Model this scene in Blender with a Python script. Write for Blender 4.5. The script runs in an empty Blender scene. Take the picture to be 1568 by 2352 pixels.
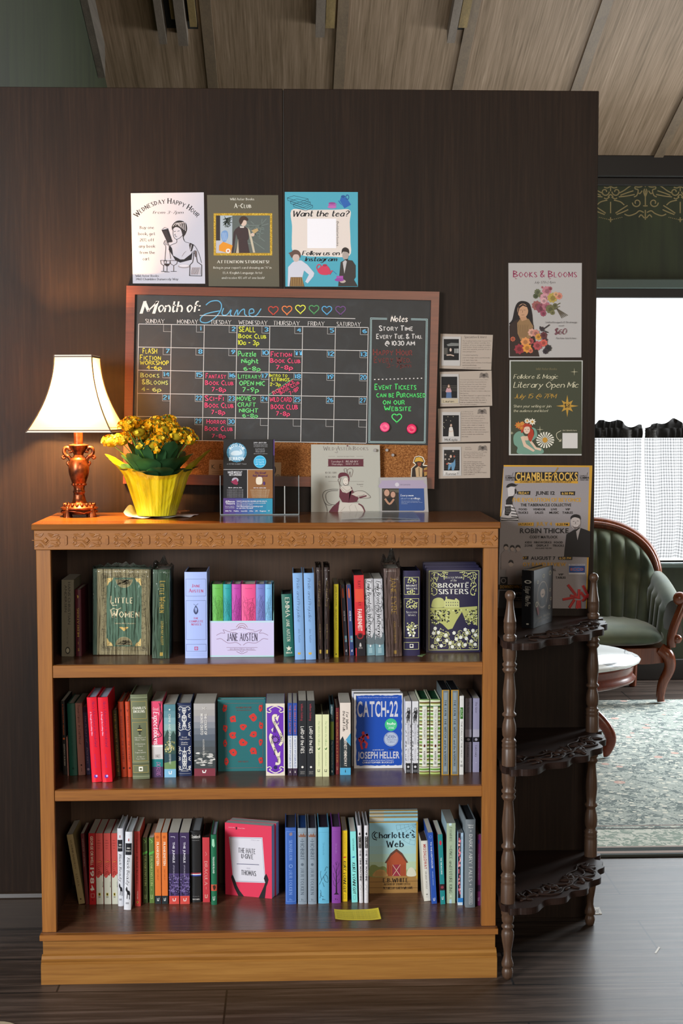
import bpy, math, random
from mathutils import Vector, Matrix, noise
random.seed(7)
SC = bpy.context.scene
COL = SC.collection
V = Vector
PI = math.pi

# ---------------------------------------------------------------- camera
CAM = V((0, -4.2, 1.539)); FPX = 3267.0
YAW, PITCH, ROLL = math.radians(2.119), math.radians(4.069), math.radians(-0.069)
_f = V((math.sin(YAW)*math.cos(PITCH), math.cos(YAW)*math.cos(PITCH), -math.sin(PITCH)))
_r = V((math.cos(YAW), -math.sin(YAW), 0)); _u = _r.cross(_f)
_r, _u = _r*math.cos(ROLL)+_u*math.sin(ROLL), _u*math.cos(ROLL)-_r*math.sin(ROLL)
cd = bpy.data.cameras.new('camera'); cam = bpy.data.objects.new('camera', cd); COL.objects.link(cam)
cd.sensor_fit = 'VERTICAL'; cd.sensor_height = 36; cd.sensor_width = 24; cd.lens = 36*FPX/2352
cd.clip_start = 0.05; cd.clip_end = 200
m = Matrix((_r, _u, -_f)).transposed().to_4x4(); m.translation = CAM
cam.matrix_world = m
SC.camera = cam

# ---------------------------------------------------------------- light and exposure
SC.view_settings.view_transform = 'Standard'; SC.view_settings.look = 'None'
SC.view_settings.exposure = 0.0; SC.view_settings.gamma = 1.0; SC.view_settings.use_curve_mapping = False
SC.cycles.use_denoising = True
SC.cycles.max_bounces = 7; SC.cycles.diffuse_bounces = 3; SC.cycles.glossy_bounces = 3
SC.cycles.transmission_bounces = 5; SC.cycles.transparent_max_bounces = 10
SC.cycles.sample_clamp_indirect = 4.0; SC.cycles.caustics_reflective = False; SC.cycles.caustics_refractive = False
W = bpy.data.worlds.new('sky'); SC.world = W; W.use_nodes = True
W.node_tree.nodes['Background'].inputs[0].default_value = (0.93, 0.97, 1.0, 1)
W.node_tree.nodes['Background'].inputs[1].default_value = 3.0
def area_light(name, loc, to, sx, sy, power, col, spread=180):
    d = bpy.data.lights.new(name, 'AREA'); d.shape = 'RECTANGLE'; d.size = sx; d.size_y = sy
    d.energy = power; d.color = col; d.spread = math.radians(spread)
    o = bpy.data.objects.new(name, d); COL.objects.link(o); o.location = loc
    o.rotation_euler = (V(to)-V(loc)).to_track_quat('-Z', 'Y').to_euler()
    return o
# daylight through the shop windows in front (left of the camera) and through the lounge window behind the partition, plus an added lounge fill
area_light('front_window_light', (-2.95, -4.3, 1.95), (0.1, -0.3, 0.95), 1.5, 1.5, 290, (0.93, 0.97, 1.0))
area_light('street_window_light', (1.6, -6.35, 2.2), (0.8, 0, 2.3), 2.6, 1.6, 110, (1.0, 0.88, 0.74))
area_light('lounge_window_light', (2.6, 3.66, 1.55), (1.9, 0.0, 0.3), 1.9, 1.5, 85, (0.86, 0.94, 1.0))
area_light('lounge_fill_light', (4.3, 3.62, 1.65), (1.3, 0.9, 0.2), 1.5, 1.5, 270, (0.9, 0.96, 1.0))  # added fill with no window of its own, brightens rug and lounge floor

def ray(x, y): return _f*FPX+_r*(x-784)-_u*(y-1176)
def onY(x, y, Y): d = ray(x, y); return CAM+d*((Y-CAM.y)/d.y)
def onZ(x, y, Z): d = ray(x, y); return CAM+d*((Z-CAM.z)/d.z)
def onX(x, y, X): d = ray(x, y); return CAM+d*((X-CAM.x)/d.x)
def onP(x, y, p, n): d = ray(x, y); n = V(n); return CAM+d*((V(p)-CAM).dot(n)/d.dot(n))

# ---------------------------------------------------------------- materials
def lin(h):
    h = h.lstrip('#'); o = []
    for i in (0, 2, 4):
        c = int(h[i:i+2], 16)/255; o.append(c/12.92 if c <= .04045 else ((c+.055)/1.055)**2.4)
    return (*o, 1)
_mats = {}
def mat(name, col, rough=.5, metal=0, spec=.5, **kw):
    m = bpy.data.materials.new(name); m.use_nodes = True
    b = m.node_tree.nodes['Principled BSDF']
    b.inputs['Base Color'].default_value = lin(col) if isinstance(col, str) else col
    b.inputs['Roughness'].default_value = rough; b.inputs['Metallic'].default_value = metal
    b.inputs['Specular IOR Level'].default_value = spec
    for k, v in kw.items(): b.inputs[k].default_value = v
    return m
def ink(h, rough=.55, spec=.3):
    k = (h, rough, spec)
    if k not in _mats: _mats[k] = mat('print_'+h, h, rough, spec=spec)
    return _mats[k]
def nd(m, t, **kw):
    n = m.node_tree.nodes.new(t)
    for k, v in kw.items():
        if k in n.inputs.keys(): n.inputs[k].default_value = v
        else: setattr(n, k, v)
    return n
def lk(m, a, b): m.node_tree.links.new(a, b)
def ramp(m, stops):
    r = nd(m, 'ShaderNodeValToRGB'); e = r.color_ramp.elements
    while len(e) < len(stops): e.new(.5)
    for x, (p, c) in zip(e, stops): x.position = p; x.color = lin(c)
    return r
def bsdf(m): return m.node_tree.nodes['Principled BSDF']
def bump(m, src, strength=.2, dist=.002):
    b = nd(m, 'ShaderNodeBump', Strength=strength, Distance=dist); lk(m, src, b.inputs['Height']); lk(m, b.outputs[0], bsdf(m).inputs['Normal']); return b
def coords(m, scale=(1, 1, 1), rot=(0, 0, 0), kind='Object'):
    t = nd(m, 'ShaderNodeTexCoord'); p = nd(m, 'ShaderNodeMapping', Scale=scale, Rotation=rot)
    lk(m, t.outputs[kind], p.inputs[0]); return p.outputs[0]
def wood(name, stops, axis='x', scale=1.0, rough=.35, grain=.5, spec=.5, bumps=.15):
    """long-grained wood: fine streaks and cathedral bands running along one axis"""
    m = mat(name, '888888', rough, spec=spec)
    s = {'x': (1.1, 22, 22), 'y': (22, 1.1, 22), 'z': (22, 22, 1.1), 'ceil': (26, .8, .8)}[axis]
    s2 = {'x': (5, 160, 160), 'y': (160, 5, 160), 'z': (160, 160, 5), 'ceil': (150, 3, 3)}[axis]
    n1 = nd(m, 'ShaderNodeTexNoise', Scale=scale, Detail=5, Roughness=.6, Distortion=.6); lk(m, coords(m, s), n1.inputs['Vector'])
    n2 = nd(m, 'ShaderNodeTexNoise', Scale=scale, Detail=3, Roughness=.7); lk(m, coords(m, s2), n2.inputs['Vector'])
    mx = nd(m, 'ShaderNodeMix'); mx.inputs[0].default_value = grain
    lk(m, n1.outputs[0], mx.inputs[2]); lk(m, n2.outputs[0], mx.inputs[3])
    r = ramp(m, stops); lk(m, mx.outputs[0], r.inputs[0]); lk(m, r.outputs[0], bsdf(m).inputs['Base Color'])
    bump(m, mx.outputs[0], bumps, .001)
    return m

# ---------------------------------------------------------------- mesh builder
def world_of(o):
    return world_of(o.parent)@o.matrix_basis if o.parent else o.matrix_basis.copy()
class MB:
    def __init__(s): s.v = []; s.f = []; s.mi = []; s.sm = []; s.mats = []
    def mat(s, m):
        if m not in s.mats: s.mats.append(m)
        return s.mats.index(m)
    def add(s, vs, fs, m, smooth=False):
        b = len(s.v); i = s.mat(m); s.v += [tuple(p) for p in vs]
        for f in fs: s.f.append([b+k for k in f]); s.mi.append(i); s.sm.append(smooth)
    def box(s, a, b, m, M=None):
        x0, y0, z0 = a; x1, y1, z1 = b
        vs = [V(p) for p in ((x0, y0, z0), (x1, y0, z0), (x1, y1, z0), (x0, y1, z0), (x0, y0, z1), (x1, y0, z1), (x1, y1, z1), (x0, y1, z1))]
        if M: vs = [M@p for p in vs]
        s.add(vs, [(3, 2, 1, 0), (4, 5, 6, 7), (0, 1, 5, 4), (1, 2, 6, 5), (2, 3, 7, 6), (3, 0, 4, 7)], m)
    def bbox(s, a, b, m, r=.002, M=None):
        """box with chamfered edges"""
        x0, y0, z0 = a; x1, y1, z1 = b; vs = []; ix = {}
        for i, x in enumerate((x0, x1)):
            for j, y in enumerate((y0, y1)):
                for k, z in enumerate((z0, z1)):
                    sx, sy, sz = (1, -1)[i], (1, -1)[j], (1, -1)[k]
                    for q, p in enumerate(((x, y+sy*r, z+sz*r), (x+sx*r, y, z+sz*r), (x+sx*r, y+sy*r, z))):
                        ix[i, j, k, q] = len(vs); vs.append(V(p))
        fs = []
        for i in (0, 1): q = [ix[i, j, k, 0] for j, k in ((0, 0), (0, 1), (1, 1), (1, 0))]; fs.append(q if i == 0 else q[::-1])
        for j in (0, 1): q = [ix[i, j, k, 1] for i, k in ((0, 0), (1, 0), (1, 1), (0, 1))]; fs.append(q if j == 0 else q[::-1])
        for k in (0, 1): q = [ix[i, j, k, 2] for i, j in ((0, 0), (0, 1), (1, 1), (1, 0))]; fs.append(q if k == 0 else q[::-1])
        for j in (0, 1):
            for k in (0, 1): fs.append([ix[0, j, k, 1], ix[1, j, k, 1], ix[1, j, k, 2], ix[0, j, k, 2]])
        for i in (0, 1):
            for k in (0, 1): fs.append([ix[i, 0, k, 0], ix[i, 1, k, 0], ix[i, 1, k, 2], ix[i, 0, k, 2]])
        for i in (0, 1):
            for j in (0, 1): fs.append([ix[i, j, 0, 0], ix[i, j, 1, 0], ix[i, j, 1, 1], ix[i, j, 0, 1]])
        for i in (0, 1):
            for j in (0, 1):
                for k in (0, 1): fs.append([ix[i, j, k, 0], ix[i, j, k, 1], ix[i, j, k, 2]])
        if M: vs = [M@p for p in vs]
        s.add(vs, fs, m)
    def grid(s, fn, nu, nv, m, smooth=True, cu=False, cv=False):
        vs = [fn(i/(nu if not cu else nu), j/nv) for i in range(nu+(not cu)) for j in range(nv+(not cv))]
        w = nv+(not cv); h = nu+(not cu); fs = []
        for i in range(nu):
            for j in range(nv):
                a, b = i % h, (i+1) % h; c, d = j % w, (j+1) % w
                fs.append((a*w+c, b*w+c, b*w+d, a*w+d))
        s.add(vs, fs, m, smooth)
    def lathe(s, prof, m, c=(0, 0, 0), n=28, fn=None, smooth=True):
        """prof: (radius, z) from bottom to top; capped at both ends"""
        c = V(c); vs = []; k = len(prof)
        for r, z in prof:
            for i in range(n):
                a = 2*PI*i/n; q = fn(a, r, z) if fn else r
                vs.append(c+V((q*math.cos(a), q*math.sin(a), z)))
        fs = [(j*n+i, j*n+(i+1) % n, (j+1)*n+(i+1) % n, (j+1)*n+i) for j in range(k-1) for i in range(n)]
        s.add(vs, fs, m, smooth)
        s.add(vs[:n], [tuple(range(n))[::-1]], m); s.add(vs[-n:], [tuple(range(n))], m)
    def tube(s, pts, r, m, n=8, smooth=True, flat=1.0, up=None):
        pts = [V(p) for p in pts]; k = len(pts); rs = r if isinstance(r, (list, tuple)) else [r]*k
        vs = []; ref = V(up) if up else None
        for i, p in enumerate(pts):
            t = (pts[min(i+1, k-1)]-pts[max(i-1, 0)]).normalized()
            if ref is None: ref = V((0, 0, 1)) if abs(t.z) < .9 else V((1, 0, 0))
            a = (ref-t*ref.dot(t)).normalized(); b = t.cross(a)
            if not up: ref = a
            for j in range(n):
                q = 2*PI*j/n; vs.append(p+(a*math.cos(q)+b*math.sin(q)*flat)*rs[i])
        fs = [(i*n+j, i*n+(j+1) % n, (i+1)*n+(j+1) % n, (i+1)*n+j) for i in range(k-1) for j in range(n)]
        s.add(vs, fs, m, smooth); s.add(vs[:n], [tuple(range(n))[::-1]], m); s.add(vs[-n:], [tuple(range(n))], m)
    def prism(s, poly, h0, h1, fn, m, smooth=False):
        """2-D outline extruded: fn(a, b, h) gives the 3-D point"""
        k = len(poly); vs = [fn(a, b, h0) for a, b in poly]+[fn(a, b, h1) for a, b in poly]
        s.add(vs, [(i, (i+1) % k, (i+1) % k+k, i+k) for i in range(k)], m, smooth)
        s.add(vs, [tuple(range(k))[::-1], tuple(range(k, 2*k))], m)
    def ball(s, c, r, m, n=10, k=7, sc=(1, 1, 1), M=None):
        c = V(c)
        def fn(u, v):
            a, b = 2*PI*u, PI*v
            p = V((r*sc[0]*math.sin(b)*math.cos(a), r*sc[1]*math.sin(b)*math.sin(a), -r*sc[2]*math.cos(b)))
            return c+(M@p if M else p)
        s.grid(fn, n, k, m, True, cu=True)
    def build(s, name, parent=None, loc=None, local=False):
        me = bpy.data.meshes.new(name); o = bpy.data.objects.new(name, me); COL.objects.link(o)
        vs = s.v
        if parent:
            o.parent = parent
            if not local: I = world_of(parent).inverted(); vs = [tuple(I@V(p)) for p in vs]
        elif loc is not None:
            L = V(loc); o.location = L; vs = [tuple(V(p)-L) for p in vs]
        me.from_pydata(vs, [], s.f)
        for mt in s.mats: me.materials.append(mt)
        me.polygons.foreach_set('material_index', s.mi); me.polygons.foreach_set('use_smooth', s.sm)
        me.update(); return o
def tag(o, label=None, cat=None, group=None, kind=None):
    if label: o['label'] = label
    if cat: o['category'] = cat
    if group: o['group'] = group
    if kind: o['kind'] = kind
    return o
def thing(name, loc, label, cat, group=None, rot=(0, 0, 0)):
    o = bpy.data.objects.new(name, None); COL.objects.link(o); o.location = loc; o.rotation_euler = rot
    o.empty_display_size = .05
    return tag(o, label, cat, group)
def catmull(pts, n=5):
    out = []; k = len(pts); closed = pts[0] == pts[-1] and k > 3
    for i in range(k-1):
        p1, p2 = pts[i], pts[i+1]
        p0 = pts[i-1] if i > 0 else (pts[-2] if closed else p1)
        p3 = pts[i+2] if i+2 < k else (pts[1] if closed else p2)
        for j in range(n):
            t = j/n
            out.append(tuple(.5*(2*b+(c-a)*t+(2*a-5*b+4*c-d)*t*t+(-a+3*b-3*c+d)*t**3) for a, b, c, d in zip(p0, p1, p2, p3)))
    out.append(tuple(pts[-1])); return out

# ---------------------------------------------------------------- lettering
_G = {}
for _l in """A00-38-60;13-53
B00-08;~08-37-46-35-04;~04-43-52-41-00
C~57-38-16-04-12-30-51
D00-08;~08-37-54-31-00
E48-08-00-40;04-34
F48-08-00;04-34
G~57-38-16-04-12-30-51;51-54-34
H00-08;50-58;04-54
I00-08
J~38-33-20-01
K00-08;48-04-50
L08-00-40
M00-08-32-68-60
N00-08-50-58
O~38-16-04-12-30-52-64-56-38
P00-08;~08-38-46-34-04
Q~38-16-04-12-30-52-64-56-38;42-60
R00-08;~08-38-46-34-04;24-50
S~47-28-07-15-33-41-20-01
T08-58;28-20
U~08-02-20-42-48
V08-30-68
W08-20-46-60-88
X08-50;00-58
Y08-34-68;34-30
Z08-58-00-50
0~28-06-02-20-42-46-28
106-18-10
2~06-28-46-23-00;00-40
3~07-28-46-24;~24-42-20-01
430-38-03-43
548-08-05;~05-25-43-20-01
6~37-05-02-20-42-24-02
708-48-10
8~24-06-28-46-24-02-20-42-24
9~46-24-06-28-46-10
a~44-25-02-20-42;45-40
b08-00;~03-25-42-20-01
c~44-25-02-20-41
d48-40;~44-25-02-20-42
e03-43;~43-25-02-20-41
f~38-17-10;05-35
g45-4a;~4a-2c-0b;~44-25-02-20-42
h08-00;~03-25-43-40
i00-05;07-08
j~15-1a-0c;17-18
k08-00;45-02;13-40
l08-00
m05-00;~03-25-33-30;~33-55-63-60
n05-00;~03-25-43-40
o~25-03-20-43-25
p05-0c;~03-25-42-20-01
q45-4c;~44-25-02-20-42
r05-00;~02-15-35
s~34-15-04-31-10-01
t~18-12-20-31;05-35
u~05-01-20-42;45-40
v05-20-45
w05-10-34-50-65
x05-40;00-45
y05-20;45-0c
z05-45-00-40
.00-01
,01-0b
!03-08;00-01
?~06-28-46-23-22;20-21
-04-34
:01-02;04-05
'06-08
"06-08;16-18
&~50-06-28-37-02-20-53
@~55-36-24-33-54;55-53;~53-72-75-48-14-11-5b
/00-48
$~47-28-07-15-33-41-20-01;29-2a
|0b-08
%00-48;~08-07-17-18;~31-30-40-41
(~28-14-20
)~08-14-00
+03-43;21-25
_00-40
~~03-24-43
*~04-44;22-26;03-45""".split('\n'):
    st = []; w = 0
    for part in _l[1:].split(';'):
        sm = part.startswith('~')
        ps = []
        for q in part.lstrip('~').split('-'):
            y = '0123456789'.find(q[1]); y = y if y >= 0 else -('abc'.index(q[1])+1)
            ps.append((int(q[0])/8, y/8)); w = max(w, int(q[0])/8)
        st.append((sm, catmull(ps) if sm else ps))
    _G[_l[0]] = (w, st)
def ribbon(pts, wf):
    """list of quads along a polyline; wf(dx, dy) gives the half width"""
    qs = []; k = len(pts)
    off = []
    for i, p in enumerate(pts):
        a = pts[max(i-1, 0)]; b = pts[min(i+1, k-1)]
        dx, dy = b[0]-a[0], b[1]-a[1]; L = math.hypot(dx, dy) or 1; dx /= L; dy /= L
        w = wf(dx, dy); off.append((-dy*w, dx*w))
    for i in range(k-1):
        p, q = pts[i], pts[i+1]; o1, o2 = off[i], off[i+1]
        # sharp corners: use the segment's own normal at both ends
        dx, dy = q[0]-p[0], q[1]-p[1]; L = math.hypot(dx, dy)
        if L == 0: continue
        dx /= L; dy /= L; w = wf(dx, dy); n = (-dy*w, dx*w)
        if o1[0]*n[0]+o1[1]*n[1] < .8*w*math.hypot(*o1): o1 = n; p = (p[0]-dx*w*.8, p[1]-dy*w*.8)
        if o2[0]*n[0]+o2[1]*n[1] < .8*w*math.hypot(*o2): o2 = n; q = (q[0]+dx*w*.8, q[1]+dy*w*.8)
        qs.append([(p[0]+o1[0], p[1]+o1[1]), (p[0]-o1[0], p[1]-o1[1]), (q[0]-o2[0], q[1]-o2[1]), (q[0]+o2[0], q[1]+o2[1])])
    return qs
_gc = {}
def glyph(c, font):
    k = (c, font)
    if k in _gc: return _gc[k]
    out = []
    if font in 'bB':
        cu = bpy.data.curves.new('t', 'FONT'); cu.body = c; cu.resolution_u = 3
        if font == 'B': cu.offset = .022
        o = bpy.data.objects.new('t', cu); me = o.to_mesh()
        vs = [(p.co.x/.69, p.co.y/.69) for p in me.vertices]
        out = [[vs[i] for i in p.vertices] for p in me.polygons]
        o.to_mesh_clear(); bpy.data.objects.remove(o); bpy.data.curves.remove(cu)
        xs = [p[0] for q in out for p in q] or [0]
        a = min(xs); w = max(xs)-a; out = [[(p[0]-a, p[1]) for p in q] for q in out]
    else:
        base = {'\u00eb': 'e', '\u00cb': 'E', '\u00e9': 'e'}.get(c, c)
        w, st = _G.get(base, _G['-'])
        if c == '\u00cb': st = st+[(False, [(.12, 1.15), (.12, 1.25)]), (False, [(.38, 1.15), (.38, 1.25)])]
        hw = {'m': .062, 'M': .085, 'n': .043, 's': .072, 'S': .102, 'i': .06, 'I': .09}[font]
        for sm, ps in st:
            if font in 'sSiI':
                out += ribbon(ps, lambda dx, dy: hw*(.5+.5*abs(dy)) if dy <= 0 or abs(dx) < .3 else hw*.55)
                if font in 'sS' and not sm and c.isalpha():
                    for a, b in ((ps[0], ps[1]), (ps[-1], ps[-2])):
                        if a[1] in (0, 1, .625) and abs(a[1]-b[1]) > .3*abs(a[0]-b[0]) and abs(a[1]-b[1]) > .2:
                            z = .022 if a[1] > 0 else -.022
                            out.append([(a[0]-.13, a[1]-abs(z)), (a[0]+.13, a[1]-abs(z)), (a[0]+.13, a[1]+abs(z)), (a[0]-.13, a[1]+abs(z))])
            else: out += ribbon(ps, lambda dx, dy: hw)
        if font in 'iI': out = [[(x+.22*y, y) for x, y in q] for q in out]
    _gc[k] = (w, out); return _gc[k]
def layout(s, font, caps=False):
    """small caps when caps: lower-case letters become capitals at three quarters height"""
    polys = []; cur = 0; gap = {'b': .12, 'B': .13, 'm': .2, 'M': .24, 'n': .17, 's': .24, 'S': .28, 'i': .17, 'I': .2}[font]
    for c in s:
        if c == ' ': cur += .36; continue
        k = 1
        if caps and c.islower(): c = c.upper(); k = .76
        w, ps = glyph(c, font)
        polys += [[(cur+x*k, y*k) for x, y in q] for q in ps]; cur += w*k+gap
    return polys, max(cur-gap, .05)
def clipx(q, t, k):
    """keep the part of an outline on one side of a vertical line"""
    out = []
    for i in range(len(q)):
        a, b = q[i-1], q[i]; ia, ib = k*(a[0]-t) >= -1e-9, k*(b[0]-t) >= -1e-9
        if ia != ib: f = (t-a[0])/(b[0]-a[0]); out.append((t, a[1]+(b[1]-a[1])*f))
        if ib: out.append(b)
    return out
class Sheet:
    """printing on a surface: fn(x, y) -> 3-D point with y running down; every call lies a hair above the one before"""
    def __init__(s, mb, fn, n, eps=4e-5, slope=0, cuts=None, ys=1.): s.cuts = cuts; s.ys = ys; s.mb = mb; s.fn = fn; s.n = V(n).normalized(); s.k = 1; s.eps = eps; s.slope = slope
    def put(s, polys, col):
        d = s.n*(s.k*s.eps); s.k += 1; m = col if not isinstance(col, str) else ink(col)
        vs = []; fs = []
        if s.cuts:
            out = []
            for q in polys:
                a = min(p[0] for p in q); b = max(p[0] for p in q); c = [t for t in s.cuts if a+1e-6 < t < b-1e-6]
                if not c: out.append(q); continue
                c = [a]+c+[b]
                for lo, hi in zip(c, c[1:]):
                    r = clipx(clipx(q, lo, 1), hi, -1)
                    if len(r) > 2: out.append(r)
            polys = out
        for q in polys:
            fs.append(tuple(range(len(vs), len(vs)+len(q)))); vs += [s.fn(x, y+s.slope*x)+d for x, y in q]
        s.mb.add(vs, fs, m)
    def poly(s, pts, col): s.put([pts], col)
    def blob(s, pts, col): s.put([catmull(list(pts)+[pts[0]], 4)[:-1]], col)
    def rect(s, x0, y0, x1, y1, col, nx=1, ny=1):
        s.put([[(x0+(x1-x0)*(i+a)/nx, y0+(y1-y0)*(j+b)/ny) for a, b in ((0, 0), (1, 0), (1, 1), (0, 1))] for i in range(nx) for j in range(ny)], col)
    def frame(s, x0, y0, x1, y1, t, col, ty=None):
        ty = ty or t
        s.put([[(x0, y0), (x1, y0), (x1, y0+ty), (x0, y0+ty)], [(x0, y1-ty), (x1, y1-ty), (x1, y1), (x0, y1)],
               [(x0, y0+ty), (x0+t, y0+ty), (x0+t, y1-ty), (x0, y1-ty)], [(x1-t, y0+ty), (x1, y0+ty), (x1, y1-ty), (x1-t, y1-ty)]], col)
    def disc(s, x, y, rx, col, ry=None, n=20, a0=0):
        ry = ry or rx; s.put([[(x+rx*math.cos(2*PI*i/n+a0), y+ry*math.sin(2*PI*i/n+a0)) for i in range(n)]], col)
    def ring(s, x, y, rx, w, col, ry=None, n=28):
        ry = ry or rx; P = [(math.cos(2*PI*i/n), math.sin(2*PI*i/n)) for i in range(n+1)]
        s.put([[(x+rx*a[0], y+ry*a[1]), (x+rx*b[0], y+ry*b[1]), (x+(rx-w)*b[0], y+(ry-w*ry/rx)*b[1]), (x+(rx-w)*a[0], y+(ry-w*ry/rx)*a[1])] for a, b in zip(P, P[1:])], col)
    def line(s, pts, w, col, smooth=False):
        s.lines([pts], w, col, smooth)
    def lines(s, many, w, col, smooth=False):
        q = []
        for pts in many:
            pts = [(x, y/s.ys) for x, y in pts]
            q += [[(x, y*s.ys) for x, y in p] for p in ribbon(catmull(pts, 4) if smooth else pts, lambda dx, dy: w/2)]
        s.put(q, col)
    def dots(s, pts, r, col, n=8, ry=None):
        ry = ry or r; s.put([[(x+r*math.cos(2*PI*i/n), y+ry*math.sin(2*PI*i/n)) for i in range(n)] for x, y in pts], col)
    def star(s, x, y, r, r2, n, col, a0=-PI/2, ky=1):
        s.put([[(x+(r, r2)[i % 2]*math.cos(a0+PI*i/n), y+ky*(r, r2)[i % 2]*math.sin(a0+PI*i/n)) for i in range(2*n)]], col)
    def heart(s, x, y, r, w, col):
        P = [(x+r*math.sin(t)**3, y-r*(13*math.cos(t)-5*math.cos(2*t)-2*math.cos(3*t)-math.cos(4*t))/16) for t in [2*PI*i/26 for i in range(27)]]
        s.line(P, w, col)
    def text(s, t, x0, y0, x1, y1, col, font='b', rot='', al='f', ang=0):
        """caps between y0 and y1; 'f' fits the text from x0 to x1, else natural width aligned l / c / r"""
        caps = '^' in font; font = font.replace('^', '')
        polys, w = layout(t, font, caps)
        if rot: L = y1-y0; h = x1-x0
        else: L = x1-x0; h = y1-y0
        k = L/w if al == 'f' else h*float(rot and 1 or 1)
        o = {'f': 0, 'l': 0, 'c': (L-w*k)/2, 'r': L-w*k}[al]
        if rot == 'd': F = lambda u, v: (x0+v*h, y0+o+u*k)
        elif rot == 'u': F = lambda u, v: (x1-v*h, y1-o-u*k)
        else: F = lambda u, v: (x0+o+u*k, y1-v*h)
        if ang:
            ca, sa = math.cos(ang), math.sin(ang); G = F
            def F(u, v):
                a, b = G(u, v); a -= x0; b -= y1; return (x0+a*ca-b*sa, y1+a*sa+b*ca)
        s.put([[F(u, v) for u, v in q] for q in polys], col)
    def arc(s, t, cx, cy, r, a0, a1, h, col, font='b', inside=False):
        """letters standing on a circle between two angles (degrees, clockwise from the top)"""
        caps = '^' in font; font = font.replace('^', '')
        polys, w = layout(t, font, caps); a0 = math.radians(a0); a1 = math.radians(a1); out = []
        for q in polys:
            p = []
            for u, v in q:
                a = a0+(a1-a0)*u/w; R = r+v*h if not inside else r-v*h
                p.append((cx+R*math.sin(a), cy-R*math.cos(a)))
            out.append(p)
        s.put(out, col)
    def para(s, rows, x0, y0, dy, h, col, font='b', x1=None, al='l'):
        for i, t in enumerate(rows):
            s.k -= 1 if i else 0
            s.text(t, x0, y0+i*dy, x1 or x0+1, y0+i*dy+h, col, font, al=al)
def Z(ox, oy, k): return lambda x, y: (ox+x/k, oy+y/k)      # a magnified crop of the photo back to its pixels
def wallsheet(mb, zone, Y, eps=4e-5, slope=0):
    return Sheet(mb, lambda x, y: onY(*zone(x, y), Y), (0, -1, 0), eps, slope)
# ================================================================ the setting
def struct(o): return tag(o, kind='structure')
PART_T = 2.47; WR = 0.909
M_panel = wood('dark_plywood', [(.2, '150f0b'), (.5, '221812'), (.8, '33251b')], 'z', .8, .45, .6, spec=.13, bumps=.12)
M_green = mat('green_paint', '3d4a33', .55)
n_ = nd(M_green, 'ShaderNodeTexNoise', Scale=3.0, Detail=6); lk(M_green, coords(M_green, (6, 6, .8)), n_.inputs['Vector'])
r_ = ramp(M_green, [(.3, '232916'), (.7, '323a20')]); lk(M_green, n_.outputs[0], r_.inputs[0]); lk(M_green, r_.outputs[0], bsdf(M_green).inputs['Base Color'])
M_dark = mat('dark_trim', '231f1d', .4)

# partition carrying the posters: two plywood panels with a seam between
mb = MB()
mb.bbox((-3.0, 0, 0), (-.0135, .09, PART_T), M_panel, .0015)
mb.bbox((-.0105, 0, 0), (WR, .09, PART_T), M_panel, .0015)
mb.box((-.0137, .004, 0), (-.0103, .088, PART_T-.004), M_dark)
struct(mb.build('wall_partition'))
mb = MB()
prof = [(0, 0), (-.016, 0), (-.016, .075), (-.010, .083), (-.013, .090), (-.010, .101), (0, .104)]
mb.prism(prof, -2.99, -.60, lambda a, b, h: V((h, a, b)), M_base := wood('baseboard_wood', [(0, '1c1511'), (.5, '2e241d'), (1, '453a31')], 'x', 1, .35))
struct(mb.build('baseboard_left'))

# floor: dark laminate planks running along the partition
M_floor = mat('floor_planks', '4a4440', .46, spec=.5)
br = nd(M_floor, 'ShaderNodeTexBrick', Scale=1.0); br.offset = .37; br.squash = 1
br.inputs['Brick Width'].default_value = 1.22; br.inputs['Row Height'].default_value = .233; br.inputs['Mortar Size'].default_value = .0028
br.inputs['Color1'].default_value = lin('54473f'); br.inputs['Color2'].default_value = lin('6b5b52'); br.inputs['Mortar'].default_value = lin('0c0a09')
mp = nd(M_floor, 'ShaderNodeMapping'); mp.inputs['Location'].default_value = (.17, .032, 0)
tc = nd(M_floor, 'ShaderNodeTexCoord'); lk(M_floor, tc.outputs['Object'], mp.inputs[0]); lk(M_floor, mp.outputs[0], br.inputs['Vector'])
n1 = nd(M_floor, 'ShaderNodeTexNoise', Scale=1.0, Detail=6, Roughness=.65, Distortion=.4); lk(M_floor, coords(M_floor, (2.2, 42, 1)), n1.inputs['Vector'])
r1 = ramp(M_floor, [(.3, '55504c'), (.5, 'aaa5a0'), (.7, 'ffffff')]); lk(M_floor, n1.outputs[0], r1.inputs[0])
mx = nd(M_floor, 'ShaderNodeMix', data_type='RGBA', blend_type='MULTIPLY'); mx.inputs[0].default_value = 1
lk(M_floor, br.outputs[0], mx.inputs[6]); lk(M_floor, r1.outputs[0], mx.inputs[7]); lk(M_floor, mx.outputs[2], bsdf(M_floor).inputs['Base Color'])
bump(M_floor, n1.outputs[0], .35, .0015)
mb = MB(); mb.box((-3.1, -6.6, -.05), (5.2, 4.0, 0), M_floor); struct(mb.build('floor'))

# lounge behind the partition: far wall with one broad window
FY = 3.8
wx0, wx1 = .95, 3.6; wz0, wz1 = .675, 2.2
CT = 2.935; SL = math.tan(math.radians(19.18))     # ceiling height at the far wall, and its slope
def ceil_z(y): return CT+(FY-y)*SL
mb = MB()
for a, b in (((-2.3, 0), (wx0, 3.1)), ((wx1, 0), (5.2, 3.1)), ((wx0, 0), (wx1, wz0)), ((wx0, wz1), (wx1, 3.1))):
    mb.box((a[0], FY, a[1]), (b[0], FY+.12, b[1]), M_green)
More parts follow.
